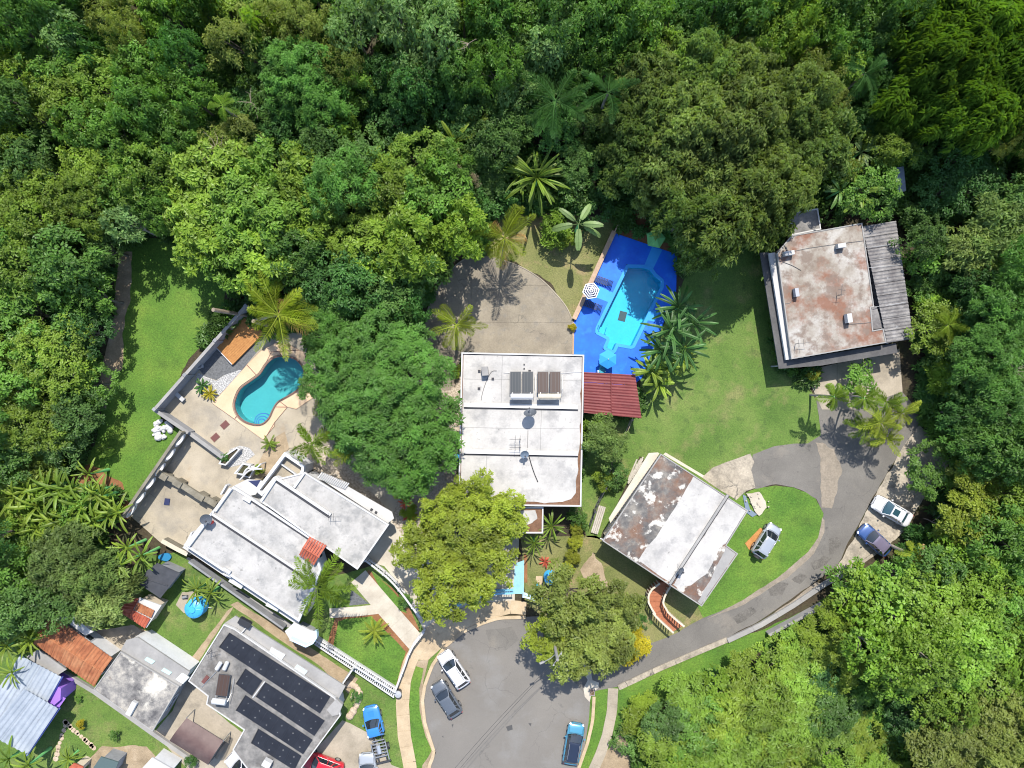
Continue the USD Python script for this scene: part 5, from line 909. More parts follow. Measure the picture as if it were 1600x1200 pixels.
cistern(zA((1203, 212))[0], 0.95, 1.7, 'round blue ribbed water tank on the lower left lawn')
ground('concrete_pad', zA((1100, 180), (1140, 100), (1210, 95), (1285, 165), (1240, 240), (1150, 230)), 0.05, 'concrete', 'small concrete pad under the blue tank')
o = W(*zA((1160, 130))[0]); t = thing('water_pump', 'grey water pump beside the lower left blue tank', 'pump', o); part(t, 'motor', cyl(o + (-.2, 0, .25), o + (.25, .1, .25), .14, 10), 'grey_metal'); part(t, 'base', bx(o + (0, 0, .1), (.6, .4, .1)), 'dark_metal')
o = W(*zA((1265, 190))[0]); t = thing('storage_box', 'white box beside the lower left blue tank', 'box', o); part(t, 'box_body', bx(o + (0, 0, .25), (.5, .45, .4), .5), 'white_paint'); part(t, 'lid', bx(o + (0, 0, .475), (.54, .49, .05), .5), 'slab_grey')
cistern(zG((880, 622))[0], 0.62, 1.5, 'round blue water tank in the small garden by the street tree')
ground('concrete_pad', zG((790, 600), (830, 600), (830, 650), (850, 660), (840, 700), (785, 690)), 0.05, 'concrete_tan', 'tan pad under the garden pump')
o = W(*zG((800, 690))[0]); t = thing('pressure_tank', 'small blue pressure tank with dark green cap', 'tank', o); part(t, 'tank_body', tube([o + (0, 0, .1), o + (0, 0, .2), o + (0, 0, .75), o + (0, 0, .85)], [.2, .33, .33, .2], 16), 'tank_blue'); part(t, 'cap', cyl(o + (0, .45, .1), o + (0, .45, .7), .26, 12), 'canvas_teal'); part(t, 'valve', cyl(o + (.3, .1, .5), o + (.6, .1, .5), .06, 8), 'white_paint')
o = W(718, 1000); t = thing('rain_barrel', 'blue barrel against the wall of the white roofed house', 'barrel', W(713.5, 716, 1)); o = W(713.5, 716, 1.0); o[2] = 0; part(t, 'barrel_body', cyl(o, o + (0, 0, 1.0), .35, 16), 'tank_blue'); part(t, 'lid', cyl(o + (0, 0, 1.0), o + (0, 0, 1.06), .3, 16), 'tank_blue_dark')
t = thing('timber_stack', 'stack of pale boards beside the stained roof', 'timber', W(*zG((1180, 245))[0])); a, b = zG((1200, 160), (1150, 330))
for k in range(4):
    for z in range(2):
        d = (k - 1.5) * 11; p, q = zG((1203 + d, 162 + d * .3 + 6 * ((k * 3) % 3)), (1152 + d, 330 + d * .3)); part(t, 'board', line(W(*p), W(*q), 0.155, .05 + z * .14, .16 + z * .14), 'weathered_wood')
t = thing('timber_stack', 'untidy heap of tan planks leaning beside the stained house', 'timber', W(*zJ((380, 330))[0])); rs = np.random.default_rng(5)
for k in range(11):
    p = np.array([400, 275.]) + rs.uniform(-22, 22, 2); q = np.array([335, 405.]) + rs.uniform(-22, 22, 2); part(t, 'plank', line(W(*zJ(tuple(p))[0]), W(*zJ(tuple(q))[0]), 0.14, .04 + k * .035, .07 + k * .035), 'weathered_wood')
o = W(*zJ((1110, 545))[0]); g = Polygon(WP(zJ((1055, 480), (1140, 478), (1180, 530), (1188, 570), (1140, 620), (1110, 590), (1080, 520))))
t = thing('rubble_heap', 'pale rubble heap on the edge of the lawn island', 'rubble', (g.centroid.x, g.centroid.y, 0)); v = []
part(t, 'mound', prism(rough(g, .12, 1, .2, 4), .03, .22), 'concrete_pale'); part(t, 'sheet', prism(Polygon(WP(zJ((1040, 490), (1060, 500), (1085, 580), (1130, 615), (1100, 630), (1060, 600)))), .05, .12), 'dish_blue')
for k in range(16):
    s = trimesh.creation.icosphere(1, rs.uniform(.05, .12)); a = rs.uniform(0, 6.28); r_ = rs.uniform(0, 1.2); s.apply_translation((g.centroid.x + r_ * math.cos(a), g.centroid.y + r_ * math.sin(a), .24)); part(t, 'chunk', s, 'concrete_pale')
o = W(*zJ((1120, 765))[0]); t = thing('plywood_board', 'orange plywood board lying beside the silver car', 'board', o); part(t, 'board', prism(Polygon(WP(zJ((1150, 697), (1178, 715), (1110, 815), (1080, 835), (1055, 795)))), .05, .09), 'deckwood')
# utility pole with street lamp and wires
b = W(861, 979, 0); tp = W(869, 1029, 9.0); tp[:2] = b[:2] + (tp[:2] - b[:2])
t = thing('utility_pole', 'grey concrete utility pole rising from the street tree', 'utility pole', b); top = np.array([b[0] + .1, b[1], 9.0])
part(t, 'pole', tube([b, top], [.19, .13], 12), 'slab_grey'); part(t, 'lamp_arm', tube([top - (0, 0, 1.6), top + (-.6, -.25, -1.0), top + (-1.2, -.5, -.85)], .035, 6), 'grey_metal'); part(t, 'lamp_head', bx(top + (-1.35, -.55, -.85), (.45, .18, .1), .4), 'slab_grey')
part(t, 'crossarm', bx(top + (0, 0, -.3), (1.5, .07, .08), 1.0), 'slab_grey'); [part(t, 'insulator', cyl(top + (s * .6 * math.cos(1), s * .6 * math.sin(1), -.24), top + (s * .6 * math.cos(1), s * .6 * math.sin(1), -.05), .05, 8), 'slab_white') for s in (-1, 1)]
for i, s in enumerate((-.62, .62)):
    p0 = top + np.array([s * .6, s * .5, -.05]); p1 = W(690 + 9 * i, 1225, 8.2); pts = [p0 + (p1 - p0) * u - np.array([0, 0, 1.4 * 4 * u * (1 - u) * .5]) for u in np.linspace(0, 1, 24)]
    single('power_line', tube(pts, .013, 5), 'black_plastic', ['overhead wire from the utility pole, left one', 'overhead wire from the utility pole, right one'][i], 'wire')

# ------------------------------------------------------------------ cars
def loft(sections):
    """sections: list of (n,3) rings"""
    k, n = len(sections), len(sections[0]); v = np.vstack(sections); f = []
    for i in range(k - 1):
        for j in range(n):
            a, b = i * n + j, i * n + (j + 1) % n; f += [(a, b, b + n), (a, b + n, a + n)]
    c0, c1 = len(v), len(v) + 1; v = np.vstack([v, sections[0].mean(0), sections[-1].mean(0)])
    for j in range(n): f += [(c0, (j + 1) % n, j), (c1, (k - 1) * n + j, (k - 1) * n + (j + 1) % n)]
    m = trimesh.Trimesh(v, np.array(f), process=False); m.fix_normals(); return m
def car(name, label, cat, px, dirpx, L, Wd, H, paint, roofpaint=None, hood=0.27, style='suv', h0=0.9, glass='car_glass', rails=False, sunroof=False, bed=False, z0=0.04, spare=False):
    o = W(*px, h0); rot = math.atan2(-dirpx[1], dirpx[0]); t = thing(name, label, cat, (o[0], o[1], z0), rot)
    belt = 0.93 if style != 'pickup' else 1.0; hw = Wd / 2; x1 = L / 2
    hoodz = belt - 0.06; tailz = belt + (0.02 if style == 'suv' else 0.0)
    xs = np.array([-1, -.985, -.95, -.88, -.75, -.4, 0, .3, .45, .6, .75, .87, .94, .98, 1.0]) * x1
    ww = np.array([.60, .76, .88, .95, .985, 1, 1, 1, .995, .985, .965, .91, .81, .66, .46]) * hw
    zt = np.interp(xs / x1, [-1, -.96, -.85, -.3, .3, .5, .85, .95, 1.0], [tailz - .22, tailz - .06, tailz, belt, belt, hoodz, hoodz - .13, hoodz - .23, hoodz - .40])
    zb = np.interp(xs / x1, [-1, -.94, .92, 1], [.42, .24, .24, .40])
    ring = []
    for x, w, a, b in zip(xs, ww, zt, zb):
        y = np.array([-.80, -.97, -1, -.985, -.93, -.80, -.4, 0, .4, .80, .93, .985, 1, .97, .80]) * w
        z = np.array([b, b + .05, (a + b) / 2, a - .16, a - .05, a, a + .03, a + .04, a + .03, a, a - .05, a - .16, (a + b) / 2, b + .05, b])
        ring.append(np.c_[np.full(len(y), x), y, z])
    if bed:
        ring = ring[6:]  # the load bed is a bare frame
    part(t, 'body', loft(ring), 'paint_' + paint, True, smooth=50)
    # greenhouse
    wsb, wst = x1 * (1 - 2 * hood) , x1 * (1 - 2 * hood) - (.62 if style != 'sedan' else .68)
    rst, rsb = {'suv': (-x1 * .66, -x1 * .90), 'hatch': (-x1 * .58, -x1 * .86), 'sedan': (-x1 * .42, -x1 * .70), 'pickup': (-x1 * .06 + .3, -x1 * .06)}[style]
    wb, wt = hw * .88, hw * .64; zbm, ztp = belt - .03, H - .05
    def fr(x, w, z, r): y = np.array([-1, -.6, 0, .6, 1]) * w; return np.c_[x + r * (1 - (y / w) ** 2), y, np.full(5, z)]
    A, B, C, D = fr(wsb, wb, zbm, .14), fr(wst, wt, ztp, .08), fr(rst, wt, ztp, -.05), fr(rsb, wb * .97, zbm, -.07)
    def strip(P, Q, th=.0): v = np.vstack([P, Q]); n = len(P); f = []; [f.extend([(i, i + 1, n + i + 1), (i, n + i + 1, n + i)]) for i in range(n - 1)]; return v, np.array(f)
    def orient(vf, out):
        v, f = vf; nn = np.cross(v[f[:, 1]] - v[f[:, 0]], v[f[:, 2]] - v[f[:, 0]]).sum(0); return (v, f if nn @ np.array(out) > 0 else f[:, ::-1])
    part(t, 'windshield', orient(strip(A, B), (1, 0, 1)), glass, True, smooth=True); part(t, 'rear_window', orient(strip(D, C), (-1, 0, 1)), glass, True, smooth=True)
    for s in (0, -1):
        sg = -1 if s == 0 else 1
        v = np.array([A[s], B[s], C[s], D[s]]); part(t, 'side_window', orient((v, np.array([(0, 1, 2), (0, 2, 3)])), (0, sg, .3)), glass, True)
        for (P, Q, r_) in ((A[s], B[s], .045), (D[s], C[s], .10), ((A[s] + D[s]) / 2, (B[s] + C[s]) / 2, .05), ((A[s] + 3 * D[s]) / 4, (B[s] + 3 * C[s]) / 4, .06)): part(t, 'pillar', tube([P, Q], r_, 5), 'paint_' + (roofpaint or paint), True)
    xr = np.r_[np.linspace(rst - .10, rst + .2, 5), np.linspace(rst + .35, wst - .25, 4), np.linspace(wst - .2, wst + .12, 5)]; rr = []
    for x in xr:
        e = min(1, (x - xr[0]) / .3 + .35, (xr[-1] - x) / .3 + .4); y = np.array([-1, -.93, -.6, 0, .6, .93, 1]) * wt * 1.06 * (0.82 + .18 * e); z = ztp + np.array([-.02, .03, .055, .07, .055, .03, -.02]) * e
        rr.append(np.vstack([np.c_[np.full(7, x), y, z], np.c_[np.full(7, x), y[::-1] * .98, np.full(7, ztp - .05)]]))
    part(t, 'roof', loft(rr), 'paint_' + (roofpaint or paint), True, smooth=50)
    if sunroof: part(t, 'sunroof', bx(((rst + wst) / 2 + .25, 0, ztp + .07), (.62, wt * 1.2, .03)), glass, True)
    if rails: [part(t, 'roof_rail', tube([(rst + .15, s * wt * .92, ztp + .06), (rst + .3, s * wt * .92, ztp + .12), (wst - .25, s * wt * .92, ztp + .12), (wst - .05, s * wt * .92, ztp + .06)], .022, 5), 'grey_metal', True) for s in (-1, 1)]
    for x in (x1 * .62, -x1 * .60):
        for s in (-1, 1):
            w_ = part(t, 'wheel', cyl((x, s * (hw - .2), .33), (x, s * (hw + .005), .33), .33, 18), 'tyre', True); part(w_, 'rim', cyl((x, s * (hw - .01), .33), (x, s * (hw + .02), .33), .2, 12), 'rim', True)
    for s in (-1, 1):
        if not bed: part(t, 'taillight', bx((-x1 * .95, s * hw * .74, belt - .2), (.10, .18, .16), s * .5), 'lamp_red', True)
        part(t, 'headlight', bx((x1 * .905, s * hw * .66, hoodz - .27), (.2, .34, .12), -s * .6, (.3, (0, 1, 0))), 'lamp_clear', True)
        part(t, 'mirror', bx((wsb - .25, s * (hw + .09), belt + .04), (.13, .16, .11), -s * .2), 'paint_' + paint, True)
        part(t, 'door_handle', bx((-.25, s * (hw + .005), belt - .18), (.16, .03, .03)), 'grey_metal', True)
    part(t, 'front_bumper', bx((x1 * .965, 0, .42), (.12, Wd * .62, .16)), 'black_plastic', True); part(t, 'number_plate', bx((-x1 * 1.0, 0, .6), (.03, .4, .12)), 'white_paint', True) if not bed else None
    part(t, 'hood_seam', tube([(x1 * .80, -hw * .78, hoodz - .08), (wsb + .16, -hw * .80, belt - .005), (wsb + .22, 0, belt + .045), (wsb + .16, hw * .80, belt - .005), (x1 * .80, hw * .78, hoodz - .08)], .012, 4), 'black_plastic', True) if not bed else None
    part(t, 'grille', bx((x1 * .955, 0, hoodz - .30), (.08, Wd * .42, .12), 0, (.3, (0, 1, 0))), 'black_plastic', True)
    for s in (-.3, .3): part(t, 'wiper', cyl((wsb + .1, s - .25, zbm + .05), (wsb - .05, s + .3, zbm + .14), .01, 4), 'black_plastic', True)
    if spare: part(t, 'spare_wheel', cyl((-x1 - .02, 0, .75), (-x1 - .2, 0, .75), .34, 16), 'tyre', True)
    if bed:
        for s in (-.42, .42): part(t, 'chassis_rail', bx((-x1 * .66, s, .55), (x1 * .95, .12, .16)), 'dark_metal', True)
        for k in range(6): part(t, 'cross_member', bx((-x1 * .3 - k * .32, 0, .62), (.1, 1.3, .1)), 'grey_metal', True)
        for s in (-.72, .72): part(t, 'bed_rail', bx((-x1 * .68, s, .82), (x1 * .7, .09, .09)), 'grey_metal', True)
        part(t, 'fuel_tank', cyl((-x1 * .75, .1, .72), (-x1 * .45, .1, .72), .22, 12), 'steel', True); part(t, 'axle', cyl((-x1 * .6, -hw + .1, .33), (-x1 * .6, hw - .1, .33), .07, 8), 'dark_metal', True); part(t, 'rear_bar', bx((-x1 * 1.1, 0, .62), (.12, 1.6, .12)), 'dark_metal', True)
        part(t, 'hood_scoop', bx((x1 * .7, 0, hoodz - .06), (.7, .55, .1)), 'paint_blue', True)
    return t
car('car', 'white hatchback SUV parked nose to the kerb in the turning circle', 'car', zH((275, 588))[0], (-150, -218), 4.0, 1.66, 1.5, 'white', None, .27, 'suv', rails=True)
car('car', 'dark grey hatchback parked beside the white SUV', 'car', zH((230, 775))[0], (-135, -208), 3.85, 1.62, 1.42, 'grey', None, .27, 'hatch')
car('car', 'teal SUV with a dark roof at the right kerb of the turning circle', 'car', zH((1026, 1055))[0], (45, -262), 4.15, 1.72, 1.55, 'teal', 'black', .26, 'suv', rails=True)
car('pickup_truck', 'blue pickup with bare rear frame parked on the grass', 'pickup', zE((1148, 985))[0], (-82, -340), 5.5, 1.75, 1.65, 'blue', None, .25, 'pickup', bed=True)
car('car', 'bright red car cut by the bottom edge of the picture', 'car', (503, 1197), (-60, -22), 4.2, 1.75, 1.45, 'red', None, .28, 'hatch')
car('car', 'silver car cut by the bottom edge below the blue pickup', 'car', (575, 1212), (-18, -200), 4.3, 1.78, 1.5, 'silver', None, .26, 'hatch')
car('van', 'white van cut by the bottom edge beside the solar mat house', 'van', (383, 1206), (-30, -26), 4.6, 1.85, 1.8, 'white', None, .24, 'suv', sunroof=True)
car('car', 'silver grey SUV parked on the lawn island', 'car', zM((396, 422))[0], (118, -180), 3.6, 1.6, 1.6, 'silver', None, .24, 'suv', spare=True, rails=True)
car('car', 'white sedan with sunroof on the concrete parking pad', 'car', zM((1182, 236))[0], (-222, -128), 4.15, 1.64, 1.4, 'white', None, .28, 'sedan', sunroof=True, glass='car_glass_teal')
car('car', 'dark blue car with purple grey roof beside the white sedan', 'car', zM((1075, 418))[0], (-150, -138), 3.7, 1.58, 1.42, 'darkblue', 'purple_grey', .28, 'hatch')
# ------------------------------------------------------------------ vegetation
def unit(v): return v / (np.linalg.norm(v, axis=-1, keepdims=True) + 1e-12)
def leaves(rng, p, n, per, L, Wd, lift=0.25, spread=0.25, up=0.5, droop=0.35, jit=0.35):
    """rosettes of folded leaves at the points p with axes n: one loose quad per leaf"""
    up = .35 + .65 * up; jit = .26; lift = lift * .55
    n = unit(n * (1 - up) + np.array([.02, .26, .96]) * up + rng.normal(0, jit, n.shape)); k = len(p)
    t1 = unit(np.cross(n, unit(rng.normal(0, 1, n.shape)))); t2 = np.cross(n, t1)
    th = (np.arange(per) * 2 * np.pi / per)[None, :] + rng.uniform(-.6, .6, (k, per))
    d = np.cos(th)[..., None] * t1[:, None] + np.sin(th)[..., None] * t2[:, None]
    lf = lift + rng.normal(0, .17, (k, per)); d = unit(d + lf[..., None] * n[:, None])
    nn = np.broadcast_to(n[:, None], d.shape); side = unit(np.cross(d, nn)); nrm = np.cross(side, d)
    l = L * rng.uniform(.65, 1.25, (k, per))[..., None]; w = Wd * rng.uniform(.75, 1.2, (k, per))[..., None]
    b = p[:, None] + d * (spread * rng.uniform(0, 1, (k, per)))[..., None] + n[:, None] * (rng.uniform(-.5, .5, (k, per)) * spread)[..., None]
    mid = b + d * l * .5; tip = b + d * l - nrm * l * droop - np.array([0, 0, 1.0]) * l * droop * .3
    q = np.stack([b, mid + side * w / 2 - nrm * w * .12, tip, mid - side * w / 2 - nrm * w * .12], 2).reshape(-1, 3)
    i = np.arange(len(q) // 4) * 4
    return q, np.vstack([np.c_[i, i + 1, i + 2], np.c_[i, i + 2, i + 3]])
def crown_points(rng, R, zc, a, nl, lr, dens, flat=1.0, low=-0.35):
    """points and outward directions on a heap of lobes; R half width, a half height"""
    cs, rs_ = [], []
    for i in range(nl):
        u = unit(rng.normal(0, 1, 3)); u[2] = abs(u[2]) * flat - (.25 if rng.uniform() < .35 else 0); f = rng.uniform(.35, 1.0) ** .5
        r = R * lr * rng.uniform(.6, 1.3); cs.append(np.array([u[0] * (R - r) * f * 1.1, u[1] * (R - r) * f * 1.1, zc + u[2] * max(a - r * .5, .2) * f * 1.1])); rs_.append(r)
    cs.append(np.array([0, 0, zc])); rs_.append(R * .38); cs, rs_ = np.array(cs), np.array(rs_)
    P, N = [], []
    for c, r in zip(cs, rs_):
        m = max(6, int(dens * 4 * math.pi * r * r)); u = unit(rng.normal(0, 1, (m, 3))); u = u[u[:, 2] > low]
        p = c + u * (r * (1 + rng.normal(0, .09, (len(u), 1)))) * np.array([1, 1, .85])
        dd = np.linalg.norm((p[:, None] - cs[None]) / np.array([1, 1, .85]), axis=2) / rs_[None]
        keep = (dd < .80).sum(1) == 0; P.append(p[keep]); N.append(u[keep])
    return np.vstack(P), np.vstack(N), cs
PUFF = {'broad': (.48, 7), 'yel': (.46, 7), 'bread': (.46, 6), 'dark': (.46, 7), 'mango': (.48, 8), 'rain': (.50, 8), 'oliv': (.40, 6), 'bamb': (.5, 7), 'oak': (.42, 8), 'oak2': (.44, 8), 'weed': (.42, 7), 'lime': (.32, 8), 'croton': (.26, 7), 'grey': (.35, 5), 'hedge': (.2, 7)}
def puffs(rng, P, N, sp, k):
    """breaks the lobes up into small separate tufts"""
    if sp not in PUFF: return P, N
    pr, m = PUFF[sp]; pr *= k; R = pr * rng.uniform(.65, 1.3, (len(P), 1, 1)); P = P + N * rng.normal(0, pr * .5, (len(P), 1))
    u = unit(rng.normal(0, 1, (len(P), m, 3)) + N[:, None] * .8 + np.array([0, 0, .45])); u[..., 2] = np.abs(u[..., 2]) * np.where(rng.uniform(0, 1, u.shape[:2]) < .8, 1, -.5)
    return (P[:, None] + u * R).reshape(-1, 3), u.reshape(-1, 3)
SPEC = {  # look, leaf material variants, leaf count per rosette, leaf length, width, lobes, lobe size, density, up, droop, lift, flat
    'broad': ('mid green broadleaf', ['lf_broad', 'lf_broad2', 'lf_broad3'], 5, .36, .20, 22, .30, 1.0, .35, .35, .35, 1.0),
    'yel': ('yellow green broadleaf', ['lf_yel', 'lf_yel2'], 5, .34, .18, 24, .28, 1.05, .4, .35, .35, 1.0),
    'bread': ('bright green large leaved', ['lf_bread', 'lf_bread2'], 6, .46, .24, 26, .25, 1.0, .5, .35, .25, .9),
    'cec': ('pale green umbrella leaved', ['lf_cec'], 9, .46, .20, 20, .26, 2.3, .75, .3, .1, .8),
    'dark': ('dark green dense', ['lf_dark', 'lf_dark2'], 5, .36, .18, 22, .30, 1.0, .35, .4, .3, 1.0),
    'mango': ('olive green dense crowned', ['lf_mango', 'lf_mango2'], 6, .42, .15, 34, .20, 1.25, .4, .5, .35, .9),
    'rain': ('feathery fine leaved', ['lf_rain'], 8, .40, .12, 30, .26, 1.1, .6, .2, .1, .75),
    'oliv': ('dull olive sparse', ['lf_oliv'], 5, .32, .14, 20, .26, 1.3, .45, .35, .35, .9),
    'bamb': ('drooping bamboo like', ['lf_bamb', 'lf_bamb2'], 6, .52, .11, 24, .27, 1.3, .5, .75, .5, 1.0),
    'oak': ('yellow green street', ['lf_oak'], 6, .34, .17, 40, .19, 1.05, .4, .35, .35, .9),
    'oak2': ('dark and olive green street', ['lf_oak2'], 6, .36, .18, 36, .20, 1.35, .4, .35, .35, .9),
    'vine': ('bright vine covered', ['lf_vine', 'lf_vine2'], 7, .36, .24, 30, .25, 2.9, .85, .25, .08, .8),
    'weed': ('light green weedy', ['lf_weed', 'lf_weed2', 'lf_weed3'], 6, .42, .16, 26, .25, 1.5, .5, .4, .5, .8),
    'lime': ('pale lime rounded', ['lf_lime'], 7, .26, .14, 22, .3, 1.9, .4, .3, .35, 1.0),
    'croton': ('yellow and orange leaved', ['lf_croton'], 7, .34, .11, 20, .3, 2.6, .5, .4, .6, 1.0),
    'grey': ('grey half bare', ['lf_grey'], 5, .3, .12, 20, .25, 1.2, .5, .35, .3, .9),
    'hedge': ('clipped yellow and green', ['lf_hedge'], 6, .24, .11, 16, .34, 4., .5, .3, .3, 1.0)}
leafmat('lf_broad3', (0.024, 0.062, 0.014), (0.10, 0.165, 0.040), (0.2, 0.14, 0.04), .04); leafmat('lf_bamb2', (0.024, 0.070, 0.010), (0.09, 0.175, 0.02)); leafmat('lf_weed3', (0.030, 0.090, 0.012), (0.110, 0.215, 0.035))
leafmat('lf_broad', (0.020, 0.062, 0.010), (0.085, 0.175, 0.022)); leafmat('lf_broad2', (0.026, 0.080, 0.010), (0.115, 0.205, 0.022), (0.22, 0.23, 0.025), 0.03)
leafmat('lf_yel', (0.038, 0.086, 0.008), (0.150, 0.215, 0.022), (0.32, 0.20, 0.02), 0.02); leafmat('lf_yel2', (0.036, 0.088, 0.010), (0.132, 0.205, 0.022), (0.30, 0.26, 0.02), 0.05)
leafmat('lf_bread', (0.038, 0.105, 0.012), (0.150, 0.280, 0.035), (0.26, 0.32, 0.04), 0.08); leafmat('lf_bread2', (0.045, 0.105, 0.010), (0.185, 0.270, 0.025), (0.30, 0.30, 0.03), 0.06)
leafmat('lf_cec', (0.038, 0.095, 0.028), (0.165, 0.265, 0.105), (0.28, 0.30, 0.06), 0.04)
leafmat('lf_dark', (0.010, 0.036, 0.008), (0.042, 0.105, 0.020), boost=1.35); leafmat('lf_dark2', (0.016, 0.045, 0.010), (0.058, 0.118, 0.022), boost=1.3)
leafmat('lf_mango', (0.034, 0.064, 0.018), (0.150, 0.195, 0.062), (0.19, 0.17, 0.07), 0.07, boost=1.5); leafmat('lf_mango2', (0.028, 0.060, 0.016), (0.128, 0.176, 0.052), (0.17, 0.15, 0.06), 0.06, boost=1.45)
leafmat('lf_rain', (0.022, 0.076, 0.012), (0.085, 0.180, 0.030), (0.14, 0.21, 0.03), 0.08); leafmat('lf_oliv', (0.045, 0.078, 0.016), (0.135, 0.175, 0.050), (0.20, 0.16, 0.06), 0.08)
leafmat('lf_bamb', (0.030, 0.080, 0.010), (0.115, 0.205, 0.022), (0.19, 0.25, 0.03), 0.10); leafmat('lf_oak', (0.048, 0.085, 0.008), (0.150, 0.220, 0.020), (0.22, 0.18, 0.03), 0.06, boost=1.2)
leafmat('lf_oak2', (0.030, 0.052, 0.010), (0.108, 0.162, 0.022), (0.26, 0.26, 0.02), 0.10, boost=1.5); leafmat('lf_vine', (0.040, 0.100, 0.008), (0.180, 0.265, 0.024), (0.50, 0.42, 0.02), 0.05); leafmat('lf_vine2', (0.036, 0.100, 0.008), (0.155, 0.255, 0.022), (0.44, 0.40, 0.02), 0.04)
leafmat('lf_weed', (0.045, 0.115, 0.012), (0.165, 0.270, 0.040)); leafmat('lf_weed2', (0.050, 0.105, 0.010), (0.185, 0.265, 0.030), (0.30, 0.28, 0.03), 0.04)
leafmat('lf_lime', (0.105, 0.155, 0.020), (0.245, 0.300, 0.055)); leafmat('lf_croton', (0.16, 0.165, 0.01), (0.44, 0.36, 0.015), (0.50, 0.20, 0.012), 0.16); leafmat('lf_grey', (0.07, 0.075, 0.05), (0.16, 0.165, 0.11))
leafmat('lf_hedge', (0.07, 0.105, 0.008), (0.32, 0.30, 0.015), (0.42, 0.36, 0.02), 0.2); leafmat('lf_palm', (0.060, 0.105, 0.010), (0.185, 0.250, 0.028), (0.32, 0.29, 0.05), 0.08, boost=1.3); leafmat('lf_royal', (0.035, 0.080, 0.008), (0.140, 0.190, 0.020))
leafmat('lf_darkpalm', (0.014, 0.050, 0.012), (0.055, 0.130, 0.028)); leafmat('lf_banana', (0.060, 0.125, 0.012), (0.165, 0.245, 0.025), (0.32, 0.30, 0.03), 0.06, boost=.75); leafmat('lf_greybanana', (0.05, 0.11, 0.035), (0.17, 0.25, 0.10), boost=.9)
leafmat('lf_banana2', (0.040, 0.095, 0.010), (0.130, 0.215, 0.020), (.3, .26, .05), .08, boost=.7); leafmat('lf_dry', (0.24, 0.16, 0.07), (0.36, 0.26, 0.13)); leafmat('lf_red', (0.20, 0.03, 0.02), (0.36, 0.07, 0.03))
leafmat('lf_under', (0.012, 0.035, 0.007), (0.050, 0.105, 0.018), boost=1.3)

def limbs(rng, zc, cs, h0, r0):
    ms = [tube([(0, 0, -.3), (rng.uniform(-.1, .1), rng.uniform(-.1, .1), h0 * .5), (0, 0, h0)], [r0 * 1.25, r0, r0 * .85], 8)]
    for c in cs[:9]: ms.append(tube([(0, 0, h0 * .96), (c[0] * .4, c[1] * .4, h0 + (c[2] - h0) * .55), tuple(c * (.93, .93, 1))], [r0 * .6, r0 * .36, r0 * .10], 5))
    return trimesh.util.concatenate(ms)
PROTO = {}
def tree_parts(path, sp, size, variant, seed):
    look, mats, per, L, Wd, nl, lr, dens, up, droop, lift, flat = SPEC[sp]; rng = np.random.default_rng(seed)
    R, zc, a = {'L': (5.0, 6.2, 2.9), 'M': (3.2, 4.4, 1.9), 'S': (1.5, 1.35, 1.0)}[size]
    nl = {'L': nl, 'M': max(8, int(nl * .6)), 'S': max(5, int(nl * .3))}[size]; lr = lr * {'L': 1, 'M': 1.15, 'S': 1.4}[size]; k = {'L': 1, 'M': .95, 'S': .8}[size]
    P, N, cs = crown_points(rng, R, zc, a, nl, lr, dens * {'L': 1, 'M': 1.1, 'S': 1.7}[size], flat)
    P, N = puffs(rng, P, N, sp, k)
    v, f = leaves(rng, P, N, per, L * k, Wd * k, lift, .10 * k + .04, up, droop)
    part(path, 'trunk', limbs(rng, zc, cs, zc * .55, {'L': .26, 'M': .16, 'S': .05}[size]), 'bark_pale' if sp in ('cec', 'vine', 'grey') else 'bark', True)
    part(path, 'crown', (v, f), mats[variant % len(mats)], True)
def plant_tree(sp, px, py, r, h=None, name='tree', label='', group=None, rng=None, squash=None):
    h = h or 9.0; zc = h * .64; o = W(px, py, zc); o[2] = 0; R = r * (CAM_H - zc) / FPX
    size = 'L' if R > 3.4 else 'M' if R > 1.9 else 'S'; base = {'L': 5.0, 'M': 3.2, 'S': 1.5}[size]; hb = {'L': 9.0, 'M': 6.2, 'S': 2.3}[size]
    v = int(rng.integers(0, 3 if size == 'L' else 2)); key = (sp, size, v); s = R / base * 1.03; rot = rng.uniform(0, 6.28); scale = (s, s * rng.uniform(.92, 1.08), h / hb)
    cat = 'shrub' if size == 'S' else 'tree'
    if key not in PROTO:
        p = thing(name, label, cat, o, rot, group, scale); tree_parts(p, sp, size, v, hash_seed(key)); PROTO[key] = p
    else: p = copy_of(PROTO[key], name, label, cat, o, rot, group, scale)
    return p
def hash_seed(key): return sum((i + 1) * ord(c) for i, c in enumerate(repr(key))) % 100003

